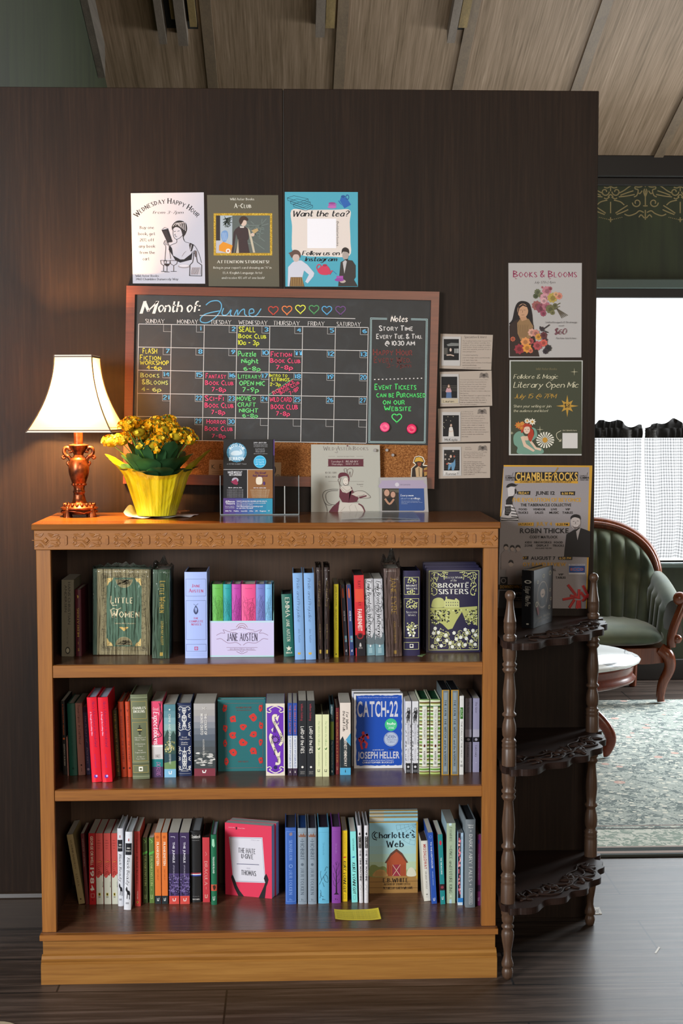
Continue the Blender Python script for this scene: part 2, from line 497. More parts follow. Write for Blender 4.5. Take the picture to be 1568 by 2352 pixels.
# stencilled gold ornament under the ceiling beam
zn = Z(1340, 340, 2.671)
sh = wallsheet(mb, zn, FY)
GOLD = mat('gold_stencil', '97865a', .5)
L = []
def scroll(cx, cy, s, turns=1.2, k=1):
    return [(cx+k*s*(1-t/14*.8)*math.cos(t/14*turns*2*PI), cy+s*(1-t/14*.8)*math.sin(t/14*turns*2*PI)) for t in range(13)]
for ox in (-48, 165, 378, 592):
    if abs(ox-378) < 5 or ox < 0:
        for k in (-1, 1):
            L += [[(ox+k*q[0], q[1]) for q in P] for P in ([(0, 222), (14, 222), (22, 236), (42, 240), (62, 238), (62, 250), (44, 258), (52, 290), (70, 300)],
                 [(0, 300), (10, 270), (4, 250)], [(20, 262), (34, 280), (46, 272)], [(10, 395), (36, 385), (60, 402), (100, 415), (128, 405)])]
            L.append(scroll(ox+k*52, 335, 28, 1.3, k)); L.append([(ox+k*6, 430), (ox+k*26, 410), (ox+k*40, 425)])
        L += [[(ox, 225), (ox, 240)], [(ox, 260), (ox, 300), (ox, 360)], [(ox, 380), (ox, 440)], [(ox-14, 355), (ox+14, 355)]]
    else:
        for k in (-1, 1):
            L += [[(ox+k*q[0], q[1]) for q in P] for P in ([(0, 235), (20, 245), (40, 240)], [(44, 280), (80, 262), (110, 240), (135, 226)], [(60, 290), (100, 275), (140, 262)],
                 [(50, 300), (95, 295), (148, 285)], [(20, 320), (60, 330), (84, 350)], [(30, 400), (60, 380), (104, 352)], [(36, 408), (70, 395), (108, 378)], [(6, 300), (26, 312), (40, 306)])]
            L.append(scroll(ox+k*34, 268, 26, 1.2, -k))
            sh.dots([(ox+k*(14+i*11), 438-i*2.6) for i in range(6)], 3, GOLD)
        L += [[(ox, 230), (ox, 265)], [(ox-16, 300), (ox, 285), (ox+16, 300)], [(ox, 330), (ox, 400)], [(ox, 425), (ox, 455)], [(ox-10, 440), (ox+10, 440)]]
sh.lines(L, 7, GOLD, True)
struct(mb.build('wall_far'))
mb = MB(); mb.bbox((-2.3, FY-.05, 2.835), (5.2, FY, CT+.02), M_dark, .006); mb.bbox((-2.3, FY-.03, 2.79), (5.2, FY, 2.836), M_dark, .006); struct(mb.build('trim_1'))
mb = MB(); mb.bbox((-2.3, FY-.02, 0), (5.2, FY, .12), M_dark, .004); struct(mb.build('baseboard_far'))
# window frame, sill and glass
M_frame = mat('grey_green_gloss', '5d6b66', .3)
win = bpy.data.objects.new('window_1', None); COL.objects.link(win); win.location = ((wx0+wx1)/2, FY, wz0); struct(win)
mb = MB()
mb.bbox((wx0-.06, FY-.035, wz1+.02), (wx1+.06, FY, wz1+.075), M_frame, .006)
mb.bbox((wx0-.03, FY-.02, wz1-.03), (wx1+.03, FY+.05, wz1+.022), M_dark, .004)
for x in (wx0, wx1-.04, (wx0+wx1)/2-.02+.35): mb.bbox((x, FY+.03, wz0), (x+.04, FY+.08, wz1), M_frame, .004)
mb.build('window_frame', win)
mb = MB(); mb.bbox((wx0-.05, FY-.04, wz0-.03), (wx1+.05, FY+.1, wz0), M_frame, .006); mb.build('window_sill', win)
M_glass = mat('window_glass', 'ffffff', 0, spec=.5); b_ = bsdf(M_glass); b_.inputs['Alpha'].default_value = .06
mb = MB(); mb.box((wx0, FY+.05, wz0), (wx1, FY+.056, wz1), M_glass); mb.build('window_pane', win)

# ceiling: sloping grey-brown boards with battens
M_ceil = wood('ceiling_boards', [(.28, '54442f'), (.45, '7d6852'), (.6, '967f69'), (.75, 'b39c83')], 'ceil', .8, .6, .55, spec=.25, bumps=.1)
M_batten = wood('ceiling_batten', [(.2, '56483b'), (.6, '78654f'), (1, '8d7860')], 'y', 1, .6)
LX = onP(244, 190, (0, FY, CT), (0, SL, 1)).x                 # where the ceiling meets the green side wall
mb = MB()
def cpt(x, y, h=0): return V((x, y, ceil_z(y)+h))
def cbox(m_, x0, x1, y0, y1, h0, h1, m):
    vs = [cpt(x, y, h) for h in (h0, h1) for x, y in ((x0, y0), (x1, y0), (x1, y1), (x0, y1))]
    m_.add(vs, [(3, 2, 1, 0), (4, 5, 6, 7), (0, 1, 5, 4), (1, 2, 6, 5), (2, 3, 7, 6), (3, 0, 4, 7)], m)
cbox(mb, LX, 5.2, -6.6, FY+.1, 0, .05, M_ceil)
for x, y in ((480, 102), (783, 102), (1070, 102), (1358, 102), (1540, 300)):
    X = onP(x, y, (0, FY, CT), (0, SL, 1)).x
    cbox(mb, X-.026, X+.026, -6.6, FY, -.012, .0, M_batten)
for k in (1, 2): cbox(mb, X+k*.62-.022, X+k*.62+.022, -6.6, FY, -.012, 0, M_batten)
struct(mb.build('ceiling'))
# green side wall with a scuffed trim board up its edge
mb = MB()
mb.add([V((LX, .095, 0)), V((LX, FY, 0)), cpt(LX, FY, .04), cpt(LX, .095, .04), V((LX-.1, .095, 0)), V((LX-.1, FY, 0)), cpt(LX-.1, FY, .04), cpt(LX-.1, .095, .04)],
       [(0, 1, 2, 3), (7, 6, 5, 4), (0, 3, 7, 4), (1, 5, 6, 2), (3, 2, 6, 7)], M_green)
struct(mb.build('wall_left'))
M_scuff = wood('scuffed_board', [(.2, '332b25'), (.6, '6b6155'), (1, 'a29a8a')], 'y', 1.5, .6)
Q = onP(237, 101, (0, FY, CT), (0, SL, 1)); mb = MB()
vs = [cpt(LX+a, y, h) for a in (.002, .035) for y, h in ((Q.y, -.001), (.1, -.001), (.1, -.16), (Q.y, -.16))]
mb.add(vs, [(0, 1, 2, 3), (7, 6, 5, 4), (0, 4, 5, 1), (1, 5, 6, 2), (2, 6, 7, 3), (3, 7, 4, 0)], M_scuff)
struct(mb.build('trim_2'))
# cut-off timber hangers and the openings beside them
M_hang = wood('hanger_timber', [(.2, '5a4d42'), (.6, '776a5d'), (1, '8f8272')], 'y', 1.2, .7)
M_pale = wood('pale_timber', [(.2, '5b4a2c'), (.6, '8a7346'), (1, 'a89060')], 'y', 1.2, .7)
M_void = mat('dark_cavity', '0d0f0a', .9)
def hanger(px, label):
    """px: (left x, right x, end y, kind) of each piece, on the ceiling plane"""
    pts = [onP((a+b)/2, e, (0, FY, CT), (0, SL, 1)) for a, b, e, k in px]
    t = thing('ceiling_hanger', pts[0], label, 'timber hanger', 'cut timber hangers in the ceiling')
    for (a, b, e, k), p in zip(px, pts):
        x0 = onP(a, e, (0, FY, CT), (0, SL, 1)).x; x1 = onP(b, e, (0, FY, CT), (0, SL, 1)).x; m_ = MB()
        if k == 'v': cbox(m_, x0, x1, p.y-1.6, p.y, -.003, .01, M_void); m_.build('opening', t)
        elif k == 'p': cbox(m_, x0, x1, p.y-1.6, p.y, -.028, -.0035, M_pale); m_.build('inner_rail', t)
        else: cbox(m_, x0, x1, p.y-1.6, p.y, -.06, .0, M_hang); m_.build('rail', t)
hanger([(366, 383, 72, 'r'), (383, 410, 63, 'v'), (410, 432, 76, 'r'), (432, 455, 65, 'v'), (393, 405, 30, 'p'), (436, 452, 48, 'p')], 'pair of grey timber rails with two dark slots, leftmost hanger in the sloping ceiling')
hanger([(724, 745, 56, 'r'), (747, 768, 51, 'p')], 'grey and tan timber rails over the middle of the partition, without any slot')
hanger([(1026, 1044, 69, 'r'), (1044, 1063, 67, 'v'), (1052, 1072, 50, 'p')], 'grey timber rail with tan inner rail and short dark slot, rightmost in the ceiling')

# the rest of the shop around the camera
M_plain = mat('shop_wall', '6d675e', .7)
mb = MB()
X = -3.0
for a, b in (((-6.6, 0), (-5.3, 6)), ((-3.3, 0), (FY, 6)), ((-5.3, 0), (-3.3, .8)), ((-5.3, 2.7), (-3.3, 6))): mb.box((X-.1, a[0], a[1]), (X, b[0], b[1]), M_plain)
struct(mb.build('wall_front_left'))
mb = MB(); mb.box((5.1, -6.6, 0), (5.2, FY, 7), M_plain); struct(mb.build('wall_right'))
mb = MB(); mb.box((-3.1, -6.7, 0), (5.2, -6.6, 7), M_plain); struct(mb.build('wall_front'))
mb = MB(); cbox(mb, -3.1, LX, -6.6, 0, 0, .05, M_ceil); struct(mb.build('ceiling_side'))

# ================================================================ oak bookcase
OAK = [(.3, '48280f'), (.43, '845224'), (.6, '966029'), (.8, 'b27c42')]
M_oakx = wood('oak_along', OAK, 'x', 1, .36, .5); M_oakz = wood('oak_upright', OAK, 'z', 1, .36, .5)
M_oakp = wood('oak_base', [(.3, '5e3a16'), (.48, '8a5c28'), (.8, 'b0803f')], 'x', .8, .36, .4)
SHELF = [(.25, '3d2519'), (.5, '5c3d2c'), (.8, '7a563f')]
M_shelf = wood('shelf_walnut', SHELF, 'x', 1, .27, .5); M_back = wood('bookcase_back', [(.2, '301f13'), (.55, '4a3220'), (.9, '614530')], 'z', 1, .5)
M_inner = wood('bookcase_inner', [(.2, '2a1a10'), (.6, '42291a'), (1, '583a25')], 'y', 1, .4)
M_topw = wood('top_oak', [(.2, '4f2b10'), (.5, '77471d'), (.8, '96622e')], 'x', 1, .18, .5)
case = thing('bookcase', (-.055, -.23, 0), 'oak bookcase with carved frieze and three shelves of books against the dark partition', 'bookcase')
BL, BR, BB = -.670, .560, -.022
zs1, zs2, zs3, zt = .862, .523, .134, 1.243
mb = MB(); mb.bbox((-.678, -.44, 1.226), (.564, BB, zt), M_topw, .002); mb.build('top', case)
# carved frieze: board with lozenges, ovals and leaf fans in relief
mb = MB(); fy = -.43
mb.bbox((-.673, fy, 1.173), (.559, -.405, 1.2255), M_oakx, .0015)
u0 = -.673; per = .1078*1.005
def relief(pts, w, h, closed=True):
    P = catmull(list(pts)+([pts[0]] if closed else []), 4) if len(pts) > 4 else list(pts)+([pts[0]] if closed else [])
    mb.tube([V((x, fy, z)) for x, z in P], w, M_oakx, 5)
for i in range(12):
    cx = u0+.0305+per*i; cz = 1.1985
    if cx < .565:
        mb.prism([(cx-.0085, cz), (cx, cz-.0085), (cx+.0085, cz), (cx, cz+.0085)], 0, 1, lambda a, b, h: V((cx+(a-cx)*(1-.35*h), fy-.003*h, cz+(b-cz)*(1-.35*h))), M_oakx)
        if cx+.012 < .559: relief([(cx-.012, cz), (cx, cz-.012), (cx+.012, cz), (cx, cz+.012)], .0018, 0)
        for sx in (-1, 1):
            for sz in (-1, 1):
                for k in range(4):
                    a0 = .006+k*.003
                    P = [(cx+sx*(a0+.0195*t*(1+.0*k)), cz+sz*(.019-.010*math.sin(PI*(t*.95))*(1-k*.24)-.001*k)) for t in (0, .2, .4, .6, .8, 1)]
                    P = [p for p in P if u0 < p[0] < .557]
                    if len(P) > 2: relief(P, .0017, 0, False)
                if u0 < cx+sx*.034 < .556: relief([(cx+sx*.028, cz+sz*.004), (cx+sx*.034, cz+sz*.003), (cx+sx*.037, cz+sz*.008), (cx+sx*.033, cz+sz*.011), (cx+sx*.030, cz+sz*.009)], .0017, 0)
            a, b = cx+sx*.013, cx+sx*.036
            if u0 < a and b < .557: relief([(a, cz), (b, cz)], .0013, 0, False)
    ox = cx+per/2-.0012
    if ox < .553:
        P = [(ox+.0047*math.cos(t)*1, cz+.0075*(1 if math.sin(t) > 0 else -1)+.0055*math.sin(t)) for t in [2*PI*k/16 for k in range(16)]]
        mb.prism(P, 0, 1, lambda a, b, h: V((ox+(a-ox)*(1-.2*h), fy-.003*h, cz+(b-cz)*(1-.06*h))), M_oakx)
mb.build('frieze', case)
for nm, x0, x1 in (('left', BL, -.632), ('right', .521, BR)):
    mb = MB(); mb.bbox((x0, -.42, zs3), (x1, -.40, 1.1735), M_oakz, .001)
    a, b = (x0+.002, x1-.016) if nm == 'left' else (x0+.0225, x1-.002)
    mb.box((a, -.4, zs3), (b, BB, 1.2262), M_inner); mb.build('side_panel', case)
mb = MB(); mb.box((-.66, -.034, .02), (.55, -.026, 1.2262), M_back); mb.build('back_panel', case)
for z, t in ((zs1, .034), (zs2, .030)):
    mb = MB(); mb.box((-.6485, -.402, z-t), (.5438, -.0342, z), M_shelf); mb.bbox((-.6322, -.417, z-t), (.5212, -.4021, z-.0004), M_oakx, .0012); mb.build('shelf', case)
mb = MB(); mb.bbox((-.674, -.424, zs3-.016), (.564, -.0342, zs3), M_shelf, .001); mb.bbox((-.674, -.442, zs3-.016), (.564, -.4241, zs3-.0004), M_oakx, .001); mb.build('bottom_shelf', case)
mb = MB(); mb.box((-.668, -.425, 0), (.558, -.40, zs3-.0161), M_oakp)
for x in (-.668, .54): mb.box((x, -.40, 0), (x+.018, BB, zs3-.0161), M_oakp)
mb.prism([(-.4251, 0), (-.447, 0), (-.447, .054), (-.441, .058), (-.4435, .063), (-.437, .066), (-.432, .073), (-.4251, .076)], -.6705, .5605, lambda a, b, h: V((h, a, b)), M_oakp)
mb.build('plinth', case)

# ================================================================ what-not corner stand with turned posts
M_walnut = wood('turned_walnut', [(.2, '2e2017'), (.5, '4f3a2c'), (.8, '735a46')], 'z', 1, .38, .5, spec=.4)
M_walnx = wood('stand_walnut', [(.2, '170e0b'), (.5, '261813'), (.8, '38261f')], 'x', 1, .5, .5, spec=.25)
M_carve = wood('carved_walnut', [(.2, '1a110d'), (.8, '35241c')], 'x', 1, .75, .5, spec=.12)
P1 = V((.588, -.452, 0)); P2 = V((.897, -.060, 0)); PC = V((.600, -.030, 0))
stand = thing('corner_stand', PC, 'dark turned-post corner stand with scalloped shelves between bookcase and partition edge', 'corner stand')
LV = (.211, .588, .926); TH = .018
EDGE = catmull([(.567, -.466), (.586, -.490), (.620, -.505), (.694, -.447), (.765, -.395), (.822, -.341), (.872, -.265), (.900, -.185), (.9185, -.126)], 6)
def edge(t):
    """scalloped outline of a shelf from ear to ear"""
    k = t*(len(EDGE)-1); i = min(int(k), len(EDGE)-2); f = k-i
    p = V((*EDGE[i], 0)).lerp(V((*EDGE[i+1], 0)), f); q = V((*EDGE[i+1], 0))-V((*EDGE[i], 0)); n = V((q.y, -q.x, 0)).normalized()
    sc = .0085*math.cos(2*PI*t*6.5) if .08 < t < .93 else 0
    return p+n*sc
N = 96
outline = [edge(i/N) for i in range(N+1)]
outline += [V((x, y, 0)) for x, y in catmull([(.9185, -.126), (.922, -.108), (.902, -.095), (.905, -.075), (.926, -.058), (.928, -.04), (.910, -.028), (.918, -.004)], 4)[1:]]+[V((.580, -.004, 0)), V((.568, -.02, 0)), V((.568, -.452, 0))]
for z in LV:
    mb = MB(); poly = [(p.x, p.y) for p in outline]
    mb.prism(poly, z-TH, z, lambda a, b, h: V((a, b, h)), M_walnx); mb.build('shelf', stand)
    # carved openwork leaves lying along the front of the shelf
    mb = MB(); rnd = random.Random(int(z*1000))
    for i in range(46):
        t = .33+.57*rnd.random(); d = .018+.075*rnd.random()*math.sin(PI*min(1, max(0, t)))
        p = edge(t)+V((-.76, .65, 0))*d; a = rnd.random()*PI; l = .012+.014*rnd.random()
        M = Matrix.Rotation(a, 3, 'Z')
        mb.ball((p.x, p.y, z+.0022), l, M_carve, 7, 4, (1, .34, .14+.1*rnd.random()), M)
    for k in range(3):
        pts = [edge(t)+V((-.76, .65, 0))*(.035+.018*k+.014*math.sin(t*22+k*2)) for t in [.36+.54*i/30 for i in range(31)]]
        mb.tube([V((p.x, p.y, z+.003)) for p in pts], .0026, M_carve, 5)
    mb.build('leaf_carving', stand)
def turned(z0, z1, kind):
    H = z1-z0
    if kind == 'foot': pr = [(.0, 0), (.5, 0), (.62, .04), (.7, .09), (.62, .14), (.5, .155), (.72, .18), (.74, .22), (.6, .27), (.46, .33), (.5, .42), (.66, .52), (.78, .62), (.74, .68), (.55, .715), (.76, .74), (.76, .765), (.52, .79), (.70, .82), (.76, .88), (.72, .91), (.8, .93), (.8, 1)]
    elif kind == 'fin': pr = [(.72, 0), (.8, .05), (.8, .10), (.58, .13), (.7, .16), (.75, .28), (.72, .36), (.76, .37), (.74, .39), (.6, .52), (.45, .68), (.40, .78), (.42, .82), (.60, .86), (.62, .92), (.5, .97), (.2, 1)]
    else: pr = [(.86, 0), (.86, .14), (.8, .15), (.86, .16), (.86, .175), (.8, .19), (.90, .205), (.72, .225), (.62, .235), (.80, .255), (.86, .30), (.80, .35), (.62, .395), (.58, .41), (.84, .425), (.84, .438), (.62, .455), (.72, .52), (.80, .58), (.76, .64), (.62, .73), (.56, .78), (.80, .80), (.88, .815), (.68, .83), (.84, .845), (.88, .86), (.68, .875), (.80, .90), (.80, .915), (.85, .925), (.86, .99), (.86, 1)]
    return [(.0192*r/.86, z0+H*h) for r, h in pr]
for P in (P1, P2, V((.592, -.026, 0))):
    mb = MB()
    if P is not P1 and P is not P2: P = V((.594, -.026, 0))
    mb.lathe(turned(0, LV[0]-TH, 'foot'), M_walnut, P, 24)
    for a, b in ((LV[0], LV[1]), (LV[1], LV[2])): mb.lathe(turned(a, b-TH, 'mid'), M_walnut, P, 24)
    mb.lathe(turned(LV[2], LV[2]+.135, 'fin'), M_walnut, P, 24)
    mb.build('turned_post', stand)

# ================================================================ lounge furniture
# rug: faded floral field with banded border
M_rug = mat('floral_rug', '777777', .95, spec=.1)
co = coords(M_rug)
def rnoise(scale, detail=3, dist=0.): n = nd(M_rug, 'ShaderNodeTexNoise', Scale=scale, Detail=detail, Distortion=dist); lk(M_rug, co, n.inputs['Vector']); return n.outputs[0]
def rmath(op, a, b=None):
    n = nd(M_rug, 'ShaderNodeMath', operation=op)
    for i, q in enumerate((a, b)):
        if q is None: continue
        if isinstance(q, (int, float)): n.inputs[i].default_value = q
        else: lk(M_rug, q, n.inputs[i])
    return n.outputs[0]
def rmix(f, a, b):
    n = nd(M_rug, 'ShaderNodeMix', data_type='RGBA'); lk(M_rug, f, n.inputs[0])
    for i, q in ((6, a), (7, b)):
        if isinstance(q, str): n.inputs[i].default_value = lin(q)
        else: lk(M_rug, q, n.inputs[i])
    return n.outputs[2]
def rvor(scale, feat='F1'):
    n = nd(M_rug, 'ShaderNodeTexVoronoi', Scale=scale, feature=feat); lk(M_rug, co, n.inputs['Vector']); return n
base = rmix(rmath('GREATER_THAN', rnoise(9, 2, 2.2), .52), 'b0b7b0', '7d8886')
swirl = rmath('LESS_THAN', rmath('ABSOLUTE', rmath('SUBTRACT', rnoise(12, 2, 3.0), .5)), .022)
c_ = rmix(swirl, base, 'cdd2c8')
v1 = rvor(24); c_ = rmix(rmath('LESS_THAN', v1.outputs['Distance'], .27), c_, 'e2e0d2')
v2 = rvor(44); c_ = rmix(rmath('LESS_THAN', v2.outputs['Distance'], .2), c_, '74847e')
v3 = rvor(6.5); c_ = rmix(rmath('LESS_THAN', v3.outputs['Distance'], .16), c_, 'd6b4a8')
c_ = rmix(rmath('LESS_THAN', v3.outputs['Distance'], .06), c_, 'e6d8c8')
sx = nd(M_rug, 'ShaderNodeSeparateXYZ'); lk(M_rug, co, sx.inputs[0])
def band(a, b): return rmath('MULTIPLY', rmath('GREATER_THAN', sx.outputs[1], a), rmath('LESS_THAN', sx.outputs[1], b))
c_ = rmix(band(-2, .30), c_, rmix(rmath('GREATER_THAN', rnoise(26, 2, 2), .5), 'e0e2d6', 'a4b2a6'))
for a, b, k in ((.30, .315, '6a6f6c'), (.34, .35, 'a3938c'), (.085, .10, 'b9a9a0'), (.045, .085, '4b5150'), (.02, .045, 'b5a49c'), (-1, .02, '5d6362')): c_ = rmix(band(a, b), c_, k)
lk(M_rug, c_, bsdf(M_rug).inputs['Base Color']); bump(M_rug, rnoise(260, 2), .3, .003)
mb = MB(); mb.bbox((0, 0, 0), (2.9, 2.62, .009), M_rug, .003)
o = mb.build('area_rug'); o.location = (.95, .572, 0); tag(o, 'faded blue-green floral rug under the coffee table in the lounge', 'rug')
M_mat = mat('beige_mat', 'b3a389', .95)
P = onZ(26, 2352, 0); mb = MB()
mb.prism([(P.x-.035+.07*math.cos(t)-.33*(t > 9), P.y-.07+.07*math.sin(t)) for t in [2*PI*i/24 for i in range(24)]], 0, .008, lambda a, b, h: V((a, b, h)), M_mat)
o = mb.build('floor_mat', loc=P); tag(o, 'beige rounded mat end on the floor in the bottom left corner', 'mat')

# marble-topped oval coffee table
M_marble = mat('white_marble', 'e9ebe8', .18)
n1 = nd(M_marble, 'ShaderNodeTexNoise', Scale=3.0, Detail=7, Distortion=1.6); lk(M_marble, coords(M_marble), n1.inputs['Vector'])
r1 = ramp(M_marble, [(.46, 'e9ebe8'), (.5, '8b9095'), (.53, 'e4e6e4')]); lk(M_marble, n1.outputs[0], r1.inputs[0]); lk(M_marble, r1.outputs[0], bsdf(M_marble).inputs['Base Color'])
M_mahog = wood('red_mahogany', [(.2, '43190d'), (.5, '6b2c17'), (.8, '8c4526')], 'x', 1, .28, .5)
tx, ty = .965, 2.07
tab = thing('coffee_table', (tx, ty, 0), 'oval white marble-topped coffee table with red mahogany apron in the lounge', 'coffee table')
mb = MB(); E_ = lambda k: (lambda a, r, z: r*math.sqrt(1/((math.cos(a)/1)**2+(math.sin(a)/.69)**2)))
mb.lathe([(.588, .425), (.6, .430), (.602, .438), (.594, .445), (.575, .447), (.570, .452), (.560, .458), (.2, .459)], M_marble, (tx, ty, 0), 56, E_(0)); mb.build('marble_top', tab)
mb = MB(); mb.lathe([(.545, .335), (.575, .345), (.58, .358), (.566, .368), (.572, .408), (.585, .4245), (.3, .4248)], M_mahog, (tx, ty, 0), 56, E_(0)); mb.build('apron', tab)
mb = MB(); mb.lathe([(.05, .10), (.075, .12), (.09, .18), (.06, .24), (.08, .30), (.10, .336)], M_mahog, (tx, ty, 0), 24); mb.build('pedestal', tab)
for k, (ax, ay) in enumerate(((.43, -.13), (-.43, -.13), (.43, .16), (-.43, .16))):
    q = V((ax, ay, 0)); mb = MB(); P_ = [(.15, .25), (.45, .27), (.75, .235), (.95, .17), (1.04, .10), (1.0, .04), (.97, .032)]
    mb.tube(catmull([tuple(V((tx, ty, 0))+q*s+V((0, 0, z))) for s, z in P_], 5), [.034-.014*i/30 for i in range(31)], M_mahog, 10, flat=.62); mb.build('leg', tab)

# green velvet armchair
M_velvet = mat('green_velvet', '54604a', .85, spec=.2); bsdf(M_velvet).inputs['Sheen Weight'].default_value = .6; bsdf(M_velvet).inputs['Sheen Roughness'].default_value = .4
n1 = nd(M_velvet, 'ShaderNodeTexNoise', Scale=5, Detail=3); lk(M_velvet, coords(M_velvet), n1.inputs['Vector'])
r1 = ramp(M_velvet, [(.3, '38443a'), (.7, '65674f')]); lk(M_velvet, n1.outputs[0], r1.inputs[0]); lk(M_velvet, r1.outputs[0], bsdf(M_velvet).inputs['Base Color'])
M_chairw = wood('chair_mahogany', [(.2, '3a170b'), (.5, '652f17'), (.8, '8c4e2b')], 'z', 1, .25, .5)
ac = V((1.665, 3.32, 0))
arm = thing('armchair', ac, 'green tufted velvet armchair with carved mahogany frame under the lounge window', 'armchair')
def back_out(t, k=1.0):
    """arched outline of the backrest, t from the right arm up and over to the left arm"""
    a = PI*t; x = .335*math.cos(a)*k; z = .60+.300*k*max(0, math.sin(a))**.8
    return x, z
BYc = 3.60
mb = MB()
def backfn(u, v):
    # u across, v from seat to the arched top; deep vertical channels pinched by a row of buttons
    x = -.335+.67*u; top = .60+.288*max(0, 1-(abs(x)/.337)**2.3)**.5
    z = .36+(top-.36)*v; d = .045*abs(math.sin(PI*u*9))**.6*(1-.45*math.exp(-((z-.68)/.035)**2))
    e = min(1, 12*(1-v), 12*min(u, 1-u)+.15)
    return V((ac.x+x*(.8+.2*min(1, v*1.6)), BYc-.06-d*e-.16*max(0, .5-v)+.10*(v**2)*.5-.12*(abs(x)/.335)**2.2, z))
mb.grid(backfn, 108, 28, M_velvet); mb.build('backrest', arm)
mb = MB()
pts = [V((ac.x+back_out(t, 1.06)[0], BYc-.0+.02-.10*(abs(back_out(t)[0])/.335)**2.2, back_out(t, 1.06)[1])) for t in [-.06+1.12*i/40 for i in range(41)]]
mb.tube(pts, .034, M_chairw, 12, flat=.8); mb.tube([p+V((0, -.03, 0)) for p in pts], .012, M_chairw, 8)
mb.build('back_frame', arm)
mb = MB(); mb.box((ac.x-.31, BYc-.03, .34), (ac.x+.31, BYc+.03, .62), M_velvet); mb.build('back_cover', arm)
mb = MB()
def seatfn(u, v):
    a = 2*PI*u; b = PI*v-PI/2
    sx_ = abs(math.cos(a))**.45*(1 if math.cos(a) > 0 else -1); sy_ = abs(math.sin(a))**.45*(1 if math.sin(a) > 0 else -1)
    r = abs(math.cos(b))**.5
    return V((ac.x+.315*sx_*r, 3.33+.27*sy_*r, .345+(.075 if b > 0 else .045)*math.sin(b)*(1+.25*(b > 0)*math.cos(a)**2*0)))
mb.grid(seatfn, 40, 14, M_velvet, cu=True); mb.build('seat', arm)
mb = MB()
mb.grid(lambda u, v: V((ac.x-.325+.65*u, 3.075-.035*math.sin(PI*u)+.02*abs(2*u-1)**3, .235+.07*v+.02*(1-v)*abs(2*u-1)**2*-1+.025*math.cos(4*PI*u)*(1-v)*.3)), 30, 3, M_chairw)
mb.box((ac.x-.32, 3.09, .25), (ac.x+.32, 3.56, .302), M_chairw); mb.build('seat_rail', arm)
for s in (1, -1):
    def armfn(u, v):
        # padded arm running from the backrest forward and down, channelled on its inner face
        y = 3.52-.40*u; top = .66-.115*u**1.6; c = .018*abs(math.sin(PI*u*5))**.7
        a = -.35*PI+1.25*PI*v
        if v < .45: q = v/.45; return V((ac.x+s*(.275+.02*q+.0*u-c*.8), y, .34+(top-.05-.34)*q))
        q = (v-.45)/.55*PI; return V((ac.x+s*(.315+.035-.05*math.cos(q)+.0)-s*.02*(1-math.sin(q))*0, y, top-.05+.055*math.sin(q)))
    mb = MB(); mb.grid(armfn, 50, 22, M_velvet)
    mb.grid(lambda u, v: V((ac.x+s*(.40-.03*v), 3.52-.40*u, .34+(.27-.115*u**1.6)*v)), 8, 4, M_velvet)
    mb.build('armrest', arm)
    fx = ac.x+s*.345
    mb = MB()
    mb.tube(catmull([(fx+s*.03, 3.10, .565), (fx+s*.035, 3.085, .53), (fx+s*.012, 3.08, .47), (fx-s*.01, 3.08, .41), (fx-s*.022, 3.08, .36), (fx-s*.02, 3.085, .31)], 5), [.024]*26, M_chairw, 10)
    mb.ball((fx+s*.02, 3.085, .562), .036, M_chairw, 14, 9, (1, .7, 1)); mb.ball((fx+s*.008, 3.07, .352), .024, M_chairw, 12, 8, (1, .7, 1)); mb.build('arm_front', arm)
    mb = MB()
    mb.tube(catmull([(ac.x+s*.27, 3.09, .295), (ac.x+s*.305, 3.07, .265), (ac.x+s*.315, 3.075, .20), (ac.x+s*.285, 3.09, .12), (ac.x+s*.275, 3.10, .05), (ac.x+s*.278, 3.098, .018)], 5), [.036-.017*i/25 for i in range(26)], M_chairw, 10); mb.build('leg', arm)
    mb = MB(); mb.tube(catmull([(ac.x+s*.25, 3.53, .30), (ac.x+s*.25, 3.57, .2), (ac.x+s*.25, 3.60, .006)], 5), .022, M_chairw, 8); mb.build('leg', arm)

# gathered café curtains, checked voile with a ruffled heading
M_cur = mat('checked_voile', '4a4744', .9, spec=.1)
tcv = nd(M_cur, 'ShaderNodeTexCoord'); sp = nd(M_cur, 'ShaderNodeSeparateXYZ'); lk(M_cur, tcv.outputs['UV'], sp.inputs[0])
def cm(op, a, b):
    n = nd(M_cur, 'ShaderNodeMath', operation=op); lk(M_cur, a, n.inputs[0]); n.inputs[1].default_value = b; return n.outputs[0]
gx = cm('LESS_THAN', cm('FRACT', cm('MULTIPLY', sp.outputs[0], 1), 1), .5); gz = cm('LESS_THAN', cm('FRACT', cm('MULTIPLY', sp.outputs[1], 1), 1), .5)
ad = nd(M_cur, 'ShaderNodeMath', operation='ADD'); lk(M_cur, gx, ad.inputs[0]); lk(M_cur, gz, ad.inputs[1])
op = nd(M_cur, 'ShaderNodeMapRange'); lk(M_cur, ad.outputs[0], op.inputs[0]); op.inputs[2].default_value = 2; op.inputs[3].default_value = .55; op.inputs[4].default_value = .84
lk(M_cur, op.outputs[0], bsdf(M_cur).inputs['Alpha'])
trn = nd(M_cur, 'ShaderNodeBsdfTranslucent'); trn.inputs[0].default_value = lin('8a8683')
M_head = mat('gathered_voile', '2c2a29', .9, spec=.1)
